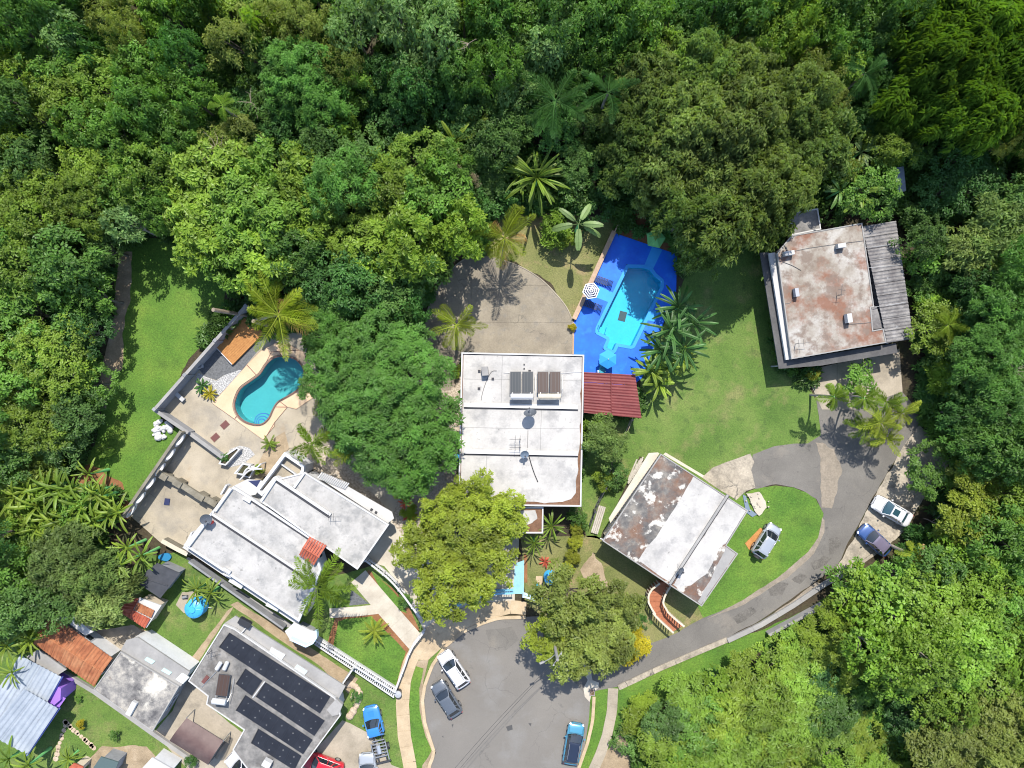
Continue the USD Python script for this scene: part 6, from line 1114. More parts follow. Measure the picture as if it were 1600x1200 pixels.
# palms and bananas
def frond(rng, L, az, elev, droop, m_w=0.5, n=30, vee=0.35, twist=0.0, wid=.05, hang=.25):
    t = np.linspace(0, 1, 9); e = elev - droop * t ** 1.3; dx = np.cos(e); dz = np.sin(e); s = L / 8
    x = np.r_[0, np.cumsum((dx[:-1] + dx[1:]) / 2 * s)]; z = np.r_[0, np.cumsum((dz[:-1] + dz[1:]) / 2 * s)]; bend = twist * t ** 2 * L
    rach = np.c_[x, bend, z]; V, F = [], []
    rt = tube(rach, np.linspace(.045, .012, 9), 4, cap=False); V.append(np.array(rt.vertices)); F.append(np.array(rt.faces)); k = len(rt.vertices)
    for u in np.linspace(.12, .99, n):
        p = np.array([np.interp(u, t, rach[:, i]) for i in range(3)]); tg = unit(np.array([np.interp(min(u + .02, 1), t, rach[:, i]) for i in range(3)]) - np.array([np.interp(u - .03, t, rach[:, i]) for i in range(3)]))
        w = m_w * (math.sin(math.pi * min(1, (u * .88 + .10))) ** .6) * rng.uniform(.85, 1.15)
        for sgn in (-1, 1):
            sd = unit(np.cross(np.array([0, 0, 1.0]), tg)) * sgn; d = unit(sd * .8 + tg * rng.uniform(.4, .9) + np.array([0, 0, vee + rng.normal(0, .12 if vee > .1 else .8)])); q = wid * rng.uniform(.8, 1.2)
            mid = p + d * w * .5; tip = p + d * w - np.array([0, 0, hang * w]); V.append(np.array([p, mid + tg * q, tip, mid - tg * q])); F.append(np.array([(0, 1, 2), (0, 2, 3)]) + k); k += 4
    v = np.vstack(V); c, s_ = math.cos(az), math.sin(az); v = v @ np.array([[c, s_, 0], [-s_, c, 0], [0, 0, 1]]); return v, np.vstack(F)
def palm(name, label, px, tippx, h, r, nf=18, m='lf_palm', trunkr=.14, elev=(0.9, -.25), droop=(1.0, 1.5), leaflet=.62, group=None, n=30, cat='palm tree', wid=.034, stemm='bark_pale', dry=0, sway=.16, seed=0, vee=.3, crownshaft=False):
    """px: crown centre; tippx: where the trunk meets the ground (None: straight below)"""
    rng = np.random.default_rng(seed + int(px[0] * 7 + px[1])); top = W(*px, h); b = W(*tippx, 0) if tippx is not None else top * (1, 1, 0) + (rng.uniform(-.5, .5), rng.uniform(-.5, .5), 0)
    t = thing(name, label, cat, b); L = r * (CAM_H - h) / FPX * 1.12; mid = (b + top) / 2 + np.array([rng.uniform(-.25, .25), rng.uniform(-.25, .25), h * .06])
    if h > .8: part(t, 'trunk', tube(crv([b, mid, top], 5), np.linspace(trunkr * 1.35, trunkr * .8, 11), 9), stemm, smooth=50)
    if crownshaft: part(t, 'crownshaft', tube([top - (0, 0, .9), top - (0, 0, .4), top + (0, 0, .1)], [trunkr, trunkr * 1.1, .05], 9), 'canvas_green')
    for i in range(nf):
        u = i / max(nf - 1, 1); az = i * 2.39996 + rng.uniform(-.4, .4); e = elev[0] + (elev[1] - elev[0]) * u + rng.normal(0, .18); dr = droop[0] + (droop[1] - droop[0]) * rng.uniform(0, 1)
        v, f = frond(rng, L * rng.uniform(.7, 1.15), az, e, dr, leaflet, n, vee, rng.normal(0, sway), wid)
        part(t, 'frond', (v + top, f), 'lf_dry' if i >= nf - dry else m)
    return t
def bigleaf(rng, L, Wd, az, elev, droop, fold=.25):
    """one banana like blade with torn edges"""
    t = np.linspace(0, 1, 11); e = elev - droop * t ** 1.2; s = L / 10; x = np.r_[0, np.cumsum(np.cos(e[:-1]) * s)]; z = np.r_[0, np.cumsum(np.sin(e[:-1]) * s)]
    V, F = [], []; k = 0
    for i in range(2, 10):
        for sg in (-1, 1):
            w0, w1 = (Wd / 2 * (math.sin(math.pi * min(1, max(.05, (u - .12) / .9))) ** .5) * rng.uniform(.86, 1.06) for u in (t[i], t[i + 1] - .012))
            V.append(np.array([(x[i], 0, z[i]), (x[i + 1], 0, z[i + 1]), (x[i + 1] + .06, sg * w1, z[i + 1] - w1 * fold), (x[i] + .06, sg * w0, z[i] - w0 * fold)])); F.append((np.array([(0, 1, 2), (0, 2, 3)]) if sg > 0 else np.array([(0, 2, 1), (0, 3, 2)])) + k); k += 4
    rb = tube(np.c_[x, 0 * x, z + .01], np.linspace(.04, .012, 11), 4, cap=False); V.append(np.array(rb.vertices)); F.append(np.array(rb.faces) + k)
    v = np.vstack(V); c, s_ = math.cos(az), math.sin(az); return v @ np.array([[c, s_, 0], [-s_, c, 0], [0, 0, 1]]), np.vstack(F)
def banana(name, label, px, r, h, n=9, m='lf_banana', cat='banana plant', wf=.26, stems=1, group=None, elev=(1.2, .1)):
    rng = np.random.default_rng(int(px[0] * 13 + px[1])); top = W(*px, h); t = thing(name, label, cat, top * (1, 1, 0), group=group); L = r * (CAM_H - h) / FPX * 1.2
    part(t, 'stem', tube([top * (1, 1, 0), top * (1, 1, .5), top], [.16, .13, .08], 8), 'canvas_green' if h > 1 else 'bark')
    for i in range(n):
        v, f = bigleaf(rng, L * rng.uniform(.8, 1.15), L * wf * rng.uniform(.85, 1.15), i * 2.39996 + rng.uniform(-.3, .3), elev[0] + (elev[1] - elev[0]) * i / max(n - 1, 1), rng.uniform(.9, 1.5)); part(t, 'leaf', (v + top, f), m)
    return t

palm('coconut_palm', 'tall coconut palm leaning over the timber deck', (435, 492), (395, 502), 7.5, 62, 20, dry=2, leaflet=.75, n=40)
palm('coconut_palm', 'coconut palm at the top edge of the egg shaped drive', (788, 372), (785, 398), 6.0, 52, 16, dry=3, leaflet=.75, n=36)
palm('coconut_palm', 'small coconut palm at the upper corner of the white roofed house', (713, 508), (714, 545), 4.6, 42, 11, leaflet=.65, elev=(1.0, .1), n=34)
palm('coconut_palm', 'drooping coconut palm behind the left house in the pale ground', (560, 690), (575, 720), 5.5, 48, 14, dry=2, leaflet=.7)
palm('coconut_palm', 'low coconut palm poking out of the feathery tree beside the kidney pool', (502, 612), (530, 600), 4.0, 42, 6, leaflet=.5, elev=(.5, 0))
palm('foxtail_palm', 'tall plumed palm standing over the lower corner of the left house', (495, 918), (478, 958), 7.5, 58, 12, 'lf_royal', leaflet=.7, elev=(.8, .05), n=46, wid=.05, vee=.05, droop=(.9, 1.4))
palm('foxtail_palm', 'smaller plumed palm at the open terrace of the left house', (488, 692), (492, 715), 4.5, 40, 9, 'lf_royal', leaflet=.6, elev=(.8, .05), n=40, wid=.05, vee=.05)
palm('royal_palm', 'slim tall palm leaning from the lawn edge over the apron', (1303, 620), (1266, 617), 5.6, 24, 9, 'lf_royal', .09, leaflet=.5, elev=(.9, -.1), n=30, wid=.042, crownshaft=True)
palm('royal_palm', 'slim palm beside the round bush on the tan apron', (1350, 622), (1322, 620), 5.4, 26, 9, 'lf_royal', .09, leaflet=.5, elev=(.9, -.1), n=30, wid=.042, crownshaft=True)
for i, (x, y, r, h, l) in enumerate(((1385, 628, 30, 4.2, 'olive palm at the top of the clump on the lane'), (1408, 645, 30, 3.6, 'olive palm on the right of the clump on the lane'), (1375, 660, 34, 4.6, 'palm in the middle of the clump on the lane'), (1350, 668, 28, 3.4, 'dark palm on the left of the clump on the lane'), (1385, 685, 30, 3.8, 'yellowish palm at the bottom of the clump on the lane'))):
    palm('clump_palm', l, (x, y), (1372 + (x - 1372) * .5, 652 + (y - 652) * .4), h, r, 10, ['lf_royal', 'lf_palm', 'lf_palm', 'lf_royal', 'lf_palm'][i], .08, leaflet=.5, elev=(1.0, -.1), n=26, wid=.04)
palm('forest_palm', 'large dark palm in the forest above the travellers palms', (868, 158), None, 9, 66, 16, 'lf_darkpalm', leaflet=.7, elev=(.7, -.2), wid=.05)
palm('forest_palm', 'dark palm between the large dark palm and the great olive tree', (950, 145), None, 9.5, 48, 12, 'lf_darkpalm', leaflet=.65, elev=(.8, -.2), wid=.05)
palm('forest_palm', 'dark palm deep in the shaded gap at the upper right', (1352, 115), None, 8, 42, 11, 'lf_darkpalm', leaflet=.6, elev=(.8, -.2), wid=.05)
palm('forest_palm', 'bright palm in the trees right of the rusty roofed house', (1482, 508), None, 5, 34, 12, 'lf_banana', leaflet=.5, elev=(.9, -.1))
palm('tree_fern', 'bright tree fern in the upper left forest', (348, 165), None, 9, 24, 8, 'lf_weed', leaflet=.45, elev=(.4, .1), n=26, cat='tree fern')
palm('forest_palm', 'orange tipped palm at the edge of the thicket by the blue car', (1428, 868), None, 5, 26, 9, 'lf_palm', leaflet=.5, elev=(.8, 0), dry=2)
for i, (x, y, r, h, l) in enumerate(((1060, 480, 34, 4.6, 'topmost dark palm of the row right of the blue pool'), (1048, 515, 38, 4.8, 'second dark palm of the row right of the blue pool'), (1082, 505, 34, 4.2, 'outer dark palm of the row right of the blue pool'), (1068, 545, 36, 4.4, 'dark palm beside the white post right of the pool'), (1035, 548, 34, 4.2, 'dark palm overhanging the lower blue deck'))):
    banana('broad_palm', l, (x, y), r, h, 20, 'lf_dark', 'palm tree', .11, elev=(1.1, -.3))
for i, (x, y, r, h, l) in enumerate(((1018, 580, 26, 2.6, 'yellow tipped plant at the corner of the red car port'), (1042, 575, 24, 2.8, 'yellow tipped plant right of the red car port corner'), (1030, 600, 24, 2.2, 'lowest yellow tipped plant by the red car port'), (1068, 560, 22, 3.0, 'yellow tipped plant below the dark palms'))):
    banana('ti_plant', l, (x, y), r, h, 18, 'lf_banana', 'plant', .16, elev=(1.2, -.2))
single('white_post', tube([W(1082, 560, 0), W(1090, 553, 2.5)], .05, 6), 'white_paint', 'thin white post in the shade of the dark palms', 'post')
banana('travellers_palm', 'large clump of broad striped leaves above the garden lawn', (838, 278), 46, 4.2, 30, 'lf_royal', 'plant', .08, elev=(1.25, .1))
banana('travellers_palm', 'left half of the broad leaved clump above the garden lawn', (815, 272), 34, 3.6, 16, 'lf_royal', 'plant', .09, elev=(1.2, .1))
t = banana('grey_banana', 'windblown grey green banana tree casting a long shadow on the garden', (904, 350), 36, 4.6, 6, 'lf_greybanana', 'banana plant', .24, elev=(.7, .0))
for i, (x, y, r, m, l) in enumerate(((710, 222, 30, 'lf_banana', 'broad leaved plant in the forest gap right of the yellow tree'), (745, 195, 26, 'lf_banana', 'broad leaved plant at the edge of the dark forest gap'), (1340, 300, 32, 'lf_royal', 'large banana plant above the rusty roofed house'), (1345, 238, 26, 'lf_greybanana', 'banana plant in the shade beside the bright round tree'), (1312, 298, 24, 'lf_dark2', 'shaded banana plant left of the large one'))):
    banana('banana_plant', l, (x, y), r, 4.2, 11, m, 'banana plant', .19)
bn = [(60, 790, 42), (95, 765, 44), (130, 790, 44), (160, 775, 34), (110, 810, 40), (75, 760, 34), (185, 800, 34), (150, 815, 36), (25, 775, 38), (200, 855, 30), (222, 868, 32), (190, 880, 30), (140, 740, 26), (12, 1008, 34), (48, 1000, 30), (20, 1050, 26), (15, 1185, 34), (45, 1195, 28)]
bl = ['at the left end of the patch below the lawn', 'at the top of the patch below the lawn', 'in the heart of the patch below the lawn', 'at the orange earth edge of the patch', 'at the bottom of the patch below the lawn', 'with narrow leaves beside the weeds', 'against the pierced stone wall', 'in front of the dark olive tree', 'near the left picture edge above the olive tree', 'beside the dark tarpaulin shed', 'touching the dark tarpaulin shed', 'between the olive tree and the tarpaulin shed', 'alone on the orange earth at the lawn corner', 'at the left picture edge above the shiny roofs', 'next to the rusty roof end', 'beside the top of the shiny corrugated roof', 'in the bottom left corner of the picture', 'in the bottom left corner beside the shiny roof']
bn += [(80, 810, 34), (45, 765, 34), (115, 765, 34), (145, 768, 30), (170, 805, 30), (128, 825, 32), (85, 840, 32), (60, 825, 30)]; bl += ['among weeds at the lower left of the patch', 'at the upper left of the patch below the weeds', 'just right of the top of the patch', 'between the heart of the patch and the earth bank', 'two leaves from the pierced stone wall', 'directly above the olive tree crown', 'at the upper left rim of the olive tree', 'in the lowest left part of the patch']
for (x, y, r), l in zip(bn, bl): banana('banana_plant', 'yellow green banana plant ' + l, (x, y), r * .82, 3.4, 12, ['lf_banana', 'lf_banana', 'lf_royal', 'lf_banana2'][int(x) % 4], 'banana plant', .12, elev=(1.4, .4))
for x, y, r, h, l in ((308, 920, 24, 2.0, 'spiky yellow green plant beside the lower left blue tank'), (330, 926, 22, 2.0, 'spiky yellow green plant right of the blue tank'), (108, 1185, 20, 1.5, 'bright plant in the bottom left yard'), (862, 822, 26, 2.6, 'fan leaved palm between the small porch roof and the croton hedge'), (835, 848, 20, 2.2, 'fan leaved palm below the small porch roof')):
    banana('spiky_plant', l, (x, y), r * .9, h, 18, 'lf_banana' if x < 500 else 'lf_royal', 'plant', .1, elev=(1.2, 0))
palm('cycad', 'spiky cycad in the middle of the front lawn', (585, 985), None, 1.0, 22, 20, 'lf_palm', .12, leaflet=.22, elev=(1.0, -.1), droop=(.5, .9), n=24, wid=.03, cat='plant')
palm('cycad', 'small cycad with shadow beside the peach slabs', (421, 693), None, .7, 13, 14, 'lf_royal', .1, leaflet=.18, elev=(1.0, -.1), droop=(.5, .9), n=18, wid=.03, cat='plant')
banana('agave', 'blue green spiky agave on the white pebbles', zC((465, 610))[0], 12, .3, 18, 'lf_darkpalm', 'plant', .2, elev=(1.2, .1))
banana('bromeliad', 'orange leaved bromeliad beside the agave', zC((515, 660))[0], 11, .3, 18, 'lf_croton', 'plant', .2, elev=(1.2, .1))
banana('bromeliad', 'small dark red plant on the small garden lawn', zG((846, 510))[0], 8, .2, 12, 'lf_red', 'plant', .25, elev=(1.0, .1))

banana('bromeliad', 'upper red leaved plant in the strip right of the left house', (634, 786), 10, .5, 14, 'lf_red', 'plant', .2, elev=(1.1, .1)); banana('bromeliad', 'lower red leaved plant in the strip right of the left house', (641, 808), 10, .5, 14, 'lf_red', 'plant', .2, elev=(1.1, .1))
# the trees: px, py, radius (picture pixels), kind, height
TREES = """25 40 45 broad 10;70 22 36 broad 10;108 58 40 cec 11;185 25 40 oliv 10;212 66 36 oliv 10;270 25 42 bread 11;318 18 30 broad 10;378 72 48 oliv 9;150 85 30 dark 8;28 118 45 yel 9;108 118 48 broad 9;172 138 44 yel 9
232 108 44 broad 9;292 100 38 dark 10;300 152 42 broad 9;238 178 42 broad 9;100 172 50 yel 9;146 200 42 broad 8;30 170 42 dark 8;25 232 36 yel 8;190 222 46 broad 9;278 212 42 broad 9;365 222 48 oliv 8;62 262 50 dark 8;152 278 50 yel 8;232 272 46 yel 8
440 40 42 oliv 10;482 48 46 oliv 10;416 60 30 bread 9;430 98 38 dark 8;555 50 48 cec 11;622 40 54 cec 11;684 62 52 cec 11;722 22 40 yel 10;775 38 46 broad 10;655 96 44 cec 10;540 104 38 oliv 9;600 128 40 dark 8;480 132 60 rain 10;440 176 42 broad 8;566 142 32 bread 9;642 138 44 dark 8;722 118 40 broad 9;775 108 44 broad 10
515 178 42 rain 8;700 165 44 dark 6;620 190 46 dark 6;450 216 42 dark 7;552 206 30 yel 7;520 238 46 dark 7;428 262 46 bread 8;484 272 50 bread 8;580 262 50 dark 7;652 252 48 yel 8;600 280 40 yel 8;722 285 32 grey 6;772 228 44 dark 7;700 262 38 broad 7;745 255 34 dark 5;800 200 40 dark 6
815 36 50 broad 11;882 36 54 broad 11;858 72 46 cec 11;828 96 40 cec 10;946 38 50 broad 11;992 42 54 broad 11;1050 36 46 dark 10;1112 40 44 dark 10;1165 36 48 broad 11;1190 66 44 yel 10;1012 88 48 yel 9;1068 80 42 dark 9;1130 92 46 yel 9;925 70 44 broad 10;812 148 36 cec 8;900 110 40 broad 9;950 100 40 broad 9
1232 20 40 yel 11;1290 24 42 broad 11;1218 66 42 yel 10;1268 70 44 broad 10;1332 40 46 broad 11;1385 26 42 broad 11;1302 104 42 yel 9;1262 130 44 oliv 9;1330 88 36 dark 8;1360 62 36 dark 8;1415 80 44 bamb 9;1500 55 80 bamb 12;1570 40 70 bamb 12;1468 112 60 bamb 11;1545 130 70 bamb 12;1595 100 60 bamb 12;1420 165 56 bamb 8;1500 185 64 bamb 11;1570 190 50 bamb 11;1440 40 46 dark 10
1566 225 34 lime 8;1385 232 36 yel 6;1412 238 34 broad 6;1425 212 34 dark 6;1370 190 32 dark 5;1435 375 34 dark 5;1440 402 28 broad 4;1520 300 46 dark 6;1475 300 42 dark 5;1545 362 56 mango 8;1508 395 44 mango 7;1592 310 46 dark 8;1590 420 44 rain 9;1575 480 60 rain 9;1520 440 34 dark 5;1545 560 58 rain 9;1595 540 50 rain 9;1510 590 44 dark 7;1565 640 64 rain 9;1495 645 36 dark 6;1545 700 50 broad 8;1592 720 48 broad 8;1515 705 40 rain 8;1452 430 22 dark 2.4;1438 455 20 broad 2.2;1450 475 22 weed 2.2
1520 765 44 oak 7;1580 775 52 yel 8;1500 810 46 oak 7;1555 830 56 broad 8;1595 860 50 broad 8;1470 820 30 yel 5;1500 860 50 vine 6;1450 890 46 broad 6;1400 900 44 broad 5
1340 930 48 vine 5;1390 955 56 vine 8;1450 940 60 vine 9;1520 920 60 vine 7;1580 930 56 broad 7;1360 1005 54 vine 9;1430 1010 66 vine 10;1500 1000 66 vine 10;1575 1010 60 vine 7;1320 1040 36 weed 3.5;1390 1050 40 vine 8.5;1470 1075 60 vine 6.5;1550 1080 60 vine 6.5;1340 1095 34 broad 1.6;1570 1140 64 oak2 7;1500 1155 60 oak2 6;1590 1190 60 oak2 7;1450 1190 50 oak2 5;1310 970 40 weed 4;1280 1000 40 weed 3.5;1330 900 30 broad 4;1595 980 44 vine 7
1040 1130 42 dark 3.4;1035 1165 44 yel 3.2;1075 1095 44 weed 3;1120 1075 44 vine 3;1165 1060 44 weed 3;1215 1035 44 yel 3;1255 1010 40 weed 3;1090 1145 52 broad 3.4;1145 1120 54 weed 3.4;1195 1095 52 yel 3.4;1245 1065 50 weed 3.2;1280 1050 40 dark 3;1060 1195 52 vine 3.2;1125 1180 54 weed 3.4;1185 1160 54 yel 3.4;1240 1130 52 weed 3.2;1290 1110 44 broad 3;1230 1190 52 weed 3;1295 1170 46 yel 2.8;1350 1160 44 weed 1.8;1390 1190 44 vine 1.6;1165 1215 52 weed 3
60 330 66 yel 8;145 325 58 yel 8;210 352 40 cec 7;40 415 56 yel 8;118 420 56 broad 8;155 465 40 broad 7;50 490 56 broad 8;100 555 66 yel 7;40 590 52 broad 7;60 655 60 yel 6;130 640 44 dark 5;110 690 46 dark 4;20 705 48 broad 5;60 725 40 weed 3.4;20 740 40 weed 3.4;30 800 36 weed 3.4;140 520 44 dark 6;205 300 44 broad 8;170 390 34 dark 6;20 360 44 broad 8;255 335 34 broad 8;150 600 34 broad 5
112 880 62 mango 7;60 860 48 weed 4;20 890 50 broad 6;35 945 50 dark 6;90 935 48 dark 6;165 930 48 mango 6.5;150 895 40 mango 6.5;195 915 26 mango 5;60 985 30 weed 3;15 960 36 broad 5
345 300 78 bread 9;320 375 56 bread 8.5;395 345 68 bread 9;415 415 56 bread 8.5;370 410 44 bread 8;470 330 62 bread 8.5;460 395 48 broad 8;540 300 54 rain 8;555 360 56 bread 8;620 320 54 yel 8;690 320 56 broad 9.5;722 368 46 bread 9.5;645 395 56 bread 9;560 435 54 dark 7;620 455 48 dark 6.5;500 440 50 dark 6.5;590 390 48 bread 8;735 330 34 dark 6;680 425 30 dark 7;640 490 30 dark 5;528 480 38 rain 6.5
600 545 66 rain 7;545 590 62 rain 7;640 590 62 rain 7;585 635 72 rain 7.5;660 640 56 rain 7;615 700 70 rain 7.5;675 695 48 rain 7;545 660 46 rain 7;640 740 40 rain 6;520 530 38 rain 6
720 840 74 oak 7.5;660 860 50 oak 6.5;780 800 48 oak 7;760 885 52 oak 7;700 910 54 oak 7;735 770 40 oak 7;700 790 44 oak 6.5
890 930 54 oak2 7;850 985 38 oak 6;930 985 60 oak2 7;900 1010 48 oak2 7;960 945 40 oak2 6.5;950 1010 36 oak2 6.5
988 1003 30 croton 3.4;984 985 20 croton 2.6;1002 968 11 dark 2.0;943 690 36 mango 4.2;936 672 24 yel 3.4;962 740 20 dark 2;944 748 16 weed 1.6;1266 584 14 hedge 1.6;1342 600 28 broad 3.0;870 358 24 weed 2.4;884 372 18 weed 1.8
1010 140 64 mango 10;1085 125 66 mango 10.5;1160 130 66 mango 11;1235 165 62 mango 10.5;990 205 60 mango 10;1065 200 72 mango 12;1145 205 76 mango 12.5;1220 235 70 mango 12;1280 230 54 mango 10.5;980 260 46 mango 10;1040 270 58 mango 10;1115 285 70 mango 12;1190 305 68 mango 12;1232 285 44 mango 10;1070 340 48 mango 10;1130 360 56 mango 12;1185 352 44 mango 11;1015 305 32 mango 8;1290 180 40 oliv 9;1090 400 36 mango 8;1310 250 30 oliv 8
870 210 40 dark 6;905 260 36 dark 5;760 290 36 dark 4;780 318 28 dark 3;920 330 26 dark 2.6;900 300 30 dark 3.4;945 318 24 dark 2.6;1330 190 34 dark 5;1300 330 20 dark 3;1480 555 28 dark 3.4;1465 590 24 weed 3;1500 500 34 dark 5;1540 500 40 dark 6;1380 330 20 dark 2.4;1420 340 24 dark 3
895 870 12 hedge 1.5;900 845 12 hedge 1.5;903 825 11 hedge 1.4;888 885 12 hedge 1.5;908 815 12 broad 1.5;897 800 12 broad 1.6;640 800 13 weed 1.6;630 770 14 croton 1.4;634 940 10 dark 1.0;121 980 14 weed 1.4;630 935 9 broad .9;127 1130 8 croton .9;180 1148 8 broad .9;122 1090 6 broad .6;893 512 7 croton .7;712 580 10 weed 1.0;405 735 8 weed 1.2;352 716 8 dark 1.0;165 700 14 yel 1.6;180 680 12 yel 1.4;1375 1245 60 weed 3.2;300 1190 10 dark 1.2;558 1090 9 dark .8;1330 395 12 dark 1.4;70 780 28 weed 3.6;120 792 28 broad 3.6;165 795 22 weed 3.4;38 800 28 weed 3.6;150 782 22 broad 3.4;95 825 26 weed 3.4;990 1130 22 weed 1.8;1003 1100 20 weed 1.6;978 1160 18 dark 1.6"""
REGION = [((1240, -50, 1700, 260), 'in the upper right corner'), ((1390, 260, 1700, 470), 'right of the tin roof'), ((1400, 470, 1700, 740), 'right of the tan apron'), ((1430, 740, 1700, 880), 'right of the white sedan'), ((1300, 880, 1700, 1040), 'below the dark blue car'), ((1340, 1040, 1700, 1300), 'in the bottom right corner'), ((1000, 1000, 1340, 1300), 'south of the lane'),
          ((960, 100, 1340, 430), 'above the blue pool'), ((800, -50, 1240, 130), 'at the top edge right of middle'), ((740, 130, 960, 345), 'above the garden lawn'), ((400, -50, 800, 130), 'at the top edge left of middle'), ((400, 130, 740, 300), 'well above the egg shaped drive'), ((0, -50, 400, 130), 'in the top left corner'), ((0, 130, 400, 300), 'in the upper left forest'),
          ((-50, 295, 265, 460), 'on the left above the lawn'), ((-50, 460, 200, 680), 'along the lawn track'), ((-50, 680, 210, 850), 'beside the banana patch'), ((-50, 840, 210, 1010), 'above the rusty roof'), ((265, 270, 470, 470), 'overhanging the left lawn'), ((450, 270, 780, 520), 'between pool and egg shaped drive'), ((500, 500, 700, 760), 'between the two white roofs'), ((640, 750, 820, 930), 'over the pale forecourt'), ((820, 890, 1020, 1060), 'beside the utility pole'),
          ((910, 650, 980, 760), 'below the red car port'), ((880, 790, 925, 895), 'beside the timber stack'), ((850, 340, 900, 380), 'on the garden lawn'), ((1240, 560, 1400, 640), 'on the tan apron'), ((-50, 960, 330, 1300), 'in the lower left yard')]
EXTRA = []
rng = np.random.default_rng(77)
rows = [q.split() for l in TREES.split('\n') for q in l.split(';')]
rows = [(float(a), float(b), float(c), d, float(e)) for a, b, c, d, e in rows]
# fill what lies just outside the picture and any bare gaps of the forest
def inforest(x, y):
    return (y < 300 and not (770 < x < 960 and y > 250)) or (x < 150 and y < 740) or (x > 1450 and y < 760) or (x > 1520 and y < 1300) or (1400 < x and y > 900)
for _ in range(4000):
    x, y = rng.uniform(-80, 1680), rng.uniform(-80, 1280); out = x < -10 or x > 1610 or y < -10 or y > 1210
    if not (inforest(x, y) or (out and (x < -10 and y < 960 or x > 1610 or y < -10 or (y > 1210 and x > 1000)))): continue
    if min((math.hypot(x - a, y - b) - .62 * c for a, b, c, d, e in rows)) < 22: continue
    edge = x < 0 or x > 1600 or y < 0 or y > 1200
    rows.append((x, y, rng.uniform(34, 50), ('bamb' if x > 1400 and y < 300 else 'weed' if y > 1100 and x < 1300 else rng.choice(['broad', 'yel', 'dark', 'broad'])) if rng.uniform() < .8 else 'dark', rng.uniform(6, 9) if edge or y < 140 else rng.uniform(4, 7)))
def region(x, y):
    x, y = min(max(x, 1), 1599), min(max(y, 1), 1199)
    for (a, b, c, d), t in REGION:
        if a <= x < c and b <= y < d: return t
    return 'beside the houses in the middle'
keys = {}
for i, (x, y, r, sp, h) in enumerate(rows):
    size = 'S' if r * (CAM_H - h * .64) / FPX <= 1.9 else 'L'
    keys.setdefault((SPEC[sp][0] + (' shrub' if size == 'S' else ' tree'), region(x, y)), []).append(i)
ORD = ['leftmost', 'second from left', 'third from left', 'fourth from left', 'fifth from left', 'sixth from left', 'seventh from left', 'eighth from left', 'ninth from left', 'tenth from left']
LAB = {}
def order(ids, base, row):
    ids = sorted(ids, key=lambda i: rows[i][0]); n = len(ids)
    for k, i in enumerate(ids):
        w = '' if n == 1 else ('left' if k == 0 else 'right') if n == 2 else 'rightmost' if k == n - 1 else ORD[k]
        LAB[i] = base + (', ' + ' '.join(q for q in (row, w) if q) if row or w else '')
for (lk, rg), ids in keys.items():
    ids = sorted(ids, key=lambda i: rows[i][1]); n = len(ids); base = '%s %s' % (lk, rg)
    if n <= 5: order(ids, base, ''); continue
    m = 2 if n <= 14 else 3
    for j, nm in enumerate(('upper row', 'lower row') if m == 2 else ('upper row', 'middle row', 'lower row')): order(ids[j * n // m:(j + 1) * n // m], base, nm)
NM = {'broad': 'broadleaf_tree', 'yel': 'broadleaf_tree', 'bread': 'breadfruit_tree', 'cec': 'umbrella_tree', 'dark': 'broadleaf_tree', 'mango': 'mango_tree', 'rain': 'feathery_tree', 'oliv': 'olive_green_tree', 'bamb': 'bamboo_clump', 'oak': 'street_tree', 'oak2': 'street_tree', 'vine': 'vine_thicket', 'weed': 'thicket_bush', 'lime': 'round_tree', 'croton': 'croton_bush', 'grey': 'bare_tree', 'hedge': 'hedge_bush'}
for i, (x, y, r, sp, h) in enumerate(rows):
    plant_tree(sp, x, y, r, h * (rng.uniform(.85, 1.16) if h > 4 else 1), NM[sp], LAB[i], None, rng)
# bare branches showing between the leaves
def deadwood(px, h, n, s, label):
    o = W(*px, h); t = thing('bare_branches', label, 'branches', (o[0], o[1], 0)); rg = np.random.default_rng(int(px[0]))
    part(t, 'stem', tube([o * (1, 1, 0), o * (1, 1, .6), o], [.12, .09, .05], 6), 'polewood')
    for k in range(n):
        a = rg.uniform(0, 6.28); l = s * rg.uniform(.5, 1.1); e = np.array([math.cos(a), math.sin(a), rg.uniform(-.2, .5)]); part(t, 'branch', tube([o, o + e * l * .5 + rg.normal(0, .12, 3), o + e * l + rg.normal(0, .2, 3)], [.035, .024, .01], 5), 'polewood')
deadwood((338, 232), 7.4, 16, 1.6, 'tangle of pale bare branches in the upper left forest'); deadwood((392, 160), 7.2, 9, 1.2, 'pale bare branches left of the flat feathery tree'); deadwood((732, 68), 9.8, 7, 1.1, 'pale bare branches in the umbrella leaved trees'); deadwood((1585, 575), 8.6, 9, 1.1, 'pale bare branches at the right picture edge')
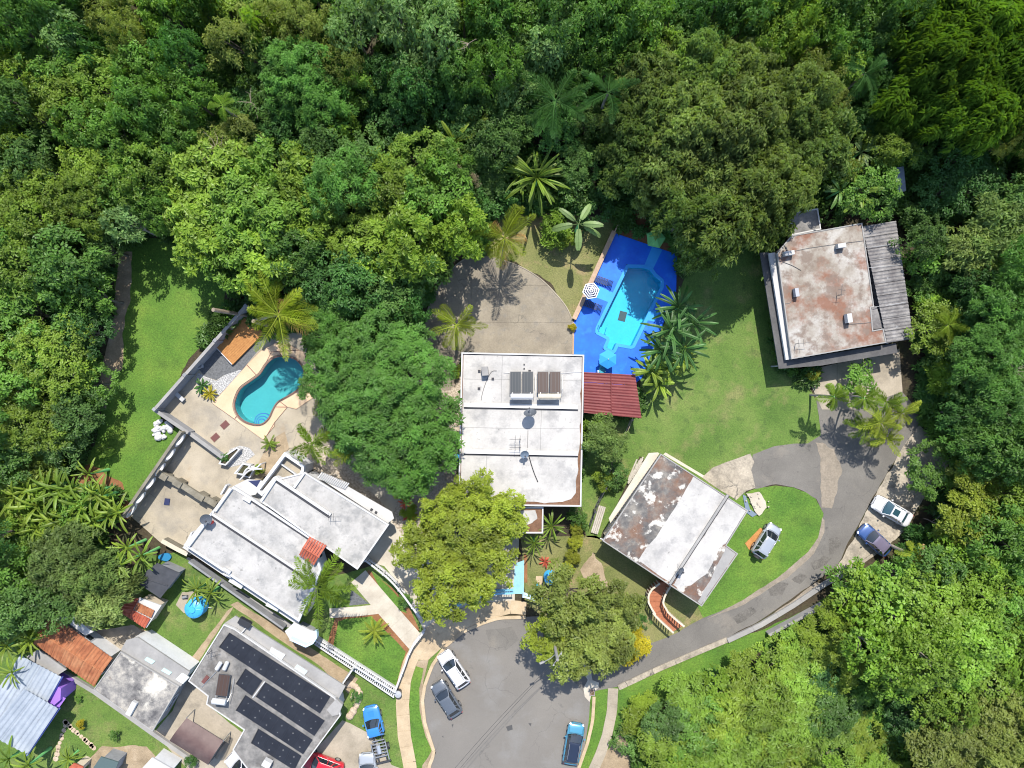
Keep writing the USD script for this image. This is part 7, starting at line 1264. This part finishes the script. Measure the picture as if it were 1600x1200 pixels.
# undergrowth of the forest floor
CLEAR = unary_union([g.buffer(.3) for g in (*LAWN.values(), ROAD, LANE, PAD, eg, bd, up_t, lo_t, POOL1, POOL2)] + [poly([(195, 700), (520, 640), (600, 760), (720, 860), (1010, 660), (1180, 700), (1290, 640), (1190, 400), (1240, 330), (1410, 330), (1440, 540), (1420, 640), (1490, 720), (1390, 880), (1180, 1010), (950, 1090), (930, 1260), (-60, 1260), (-60, 1010), (60, 960), (190, 900)])])
FREE = Polygon([tuple(W(x, y)[:2]) for x, y in ((-160, -160), (1760, -160), (1760, 1360), (-160, 1360))]).difference(CLEAR)
pf = prepared.prep(FREE); xy = rng.uniform((-64, -49), (64, 49), (15000, 2)); xy = np.array([p for p in xy if pf.contains(Point(*p))])
up_ = UsdGeom.PointInstancer.Define(stage, '/World/undergrowth'); tag(up_, 'low dark undergrowth covering the forest floor', None, None, 'stuff')
UsdGeom.Scope.Define(stage, '/World/undergrowth/shrubs'); ORIG['/World/undergrowth/shrubs'] = np.zeros(3)
for k in range(4):
    rg = np.random.default_rng(900 + k); P, N, _ = crown_points(rg, .8, .45, .5, 5, .5, 9, 1.0); v, f = leaves(rg, P, N, 6, .38, .17, .3, .1, .6, .4)
    part('/World/undergrowth/shrubs', 'shrub', (v, f), ['lf_under', 'lf_dark', 'lf_under', 'lf_broad'][k], True)
up_.CreatePrototypesRel().SetTargets(['/World/undergrowth/shrubs/' + n for n in ('shrub', 'shrub_001', 'shrub_002', 'shrub_003')])
n = len(xy); up_.CreateProtoIndicesAttr(Vt.IntArray.FromNumpy(rng.integers(0, 4, n).astype(np.int32)))
up_.CreatePositionsAttr(Vt.Vec3fArray.FromNumpy(np.c_[xy, np.zeros(n)].astype(np.float32))); s = rng.uniform(.7, 1.5, n); up_.CreateScalesAttr(Vt.Vec3fArray.FromNumpy(np.c_[s, s, s * rng.uniform(.8, 1.6, n)].astype(np.float32)))
a = rng.uniform(0, np.pi, n); up_.CreateOrientationsAttr(Vt.QuathArray([Gf.Quath(float(math.cos(x)), 0, 0, float(math.sin(x))) for x in a]))
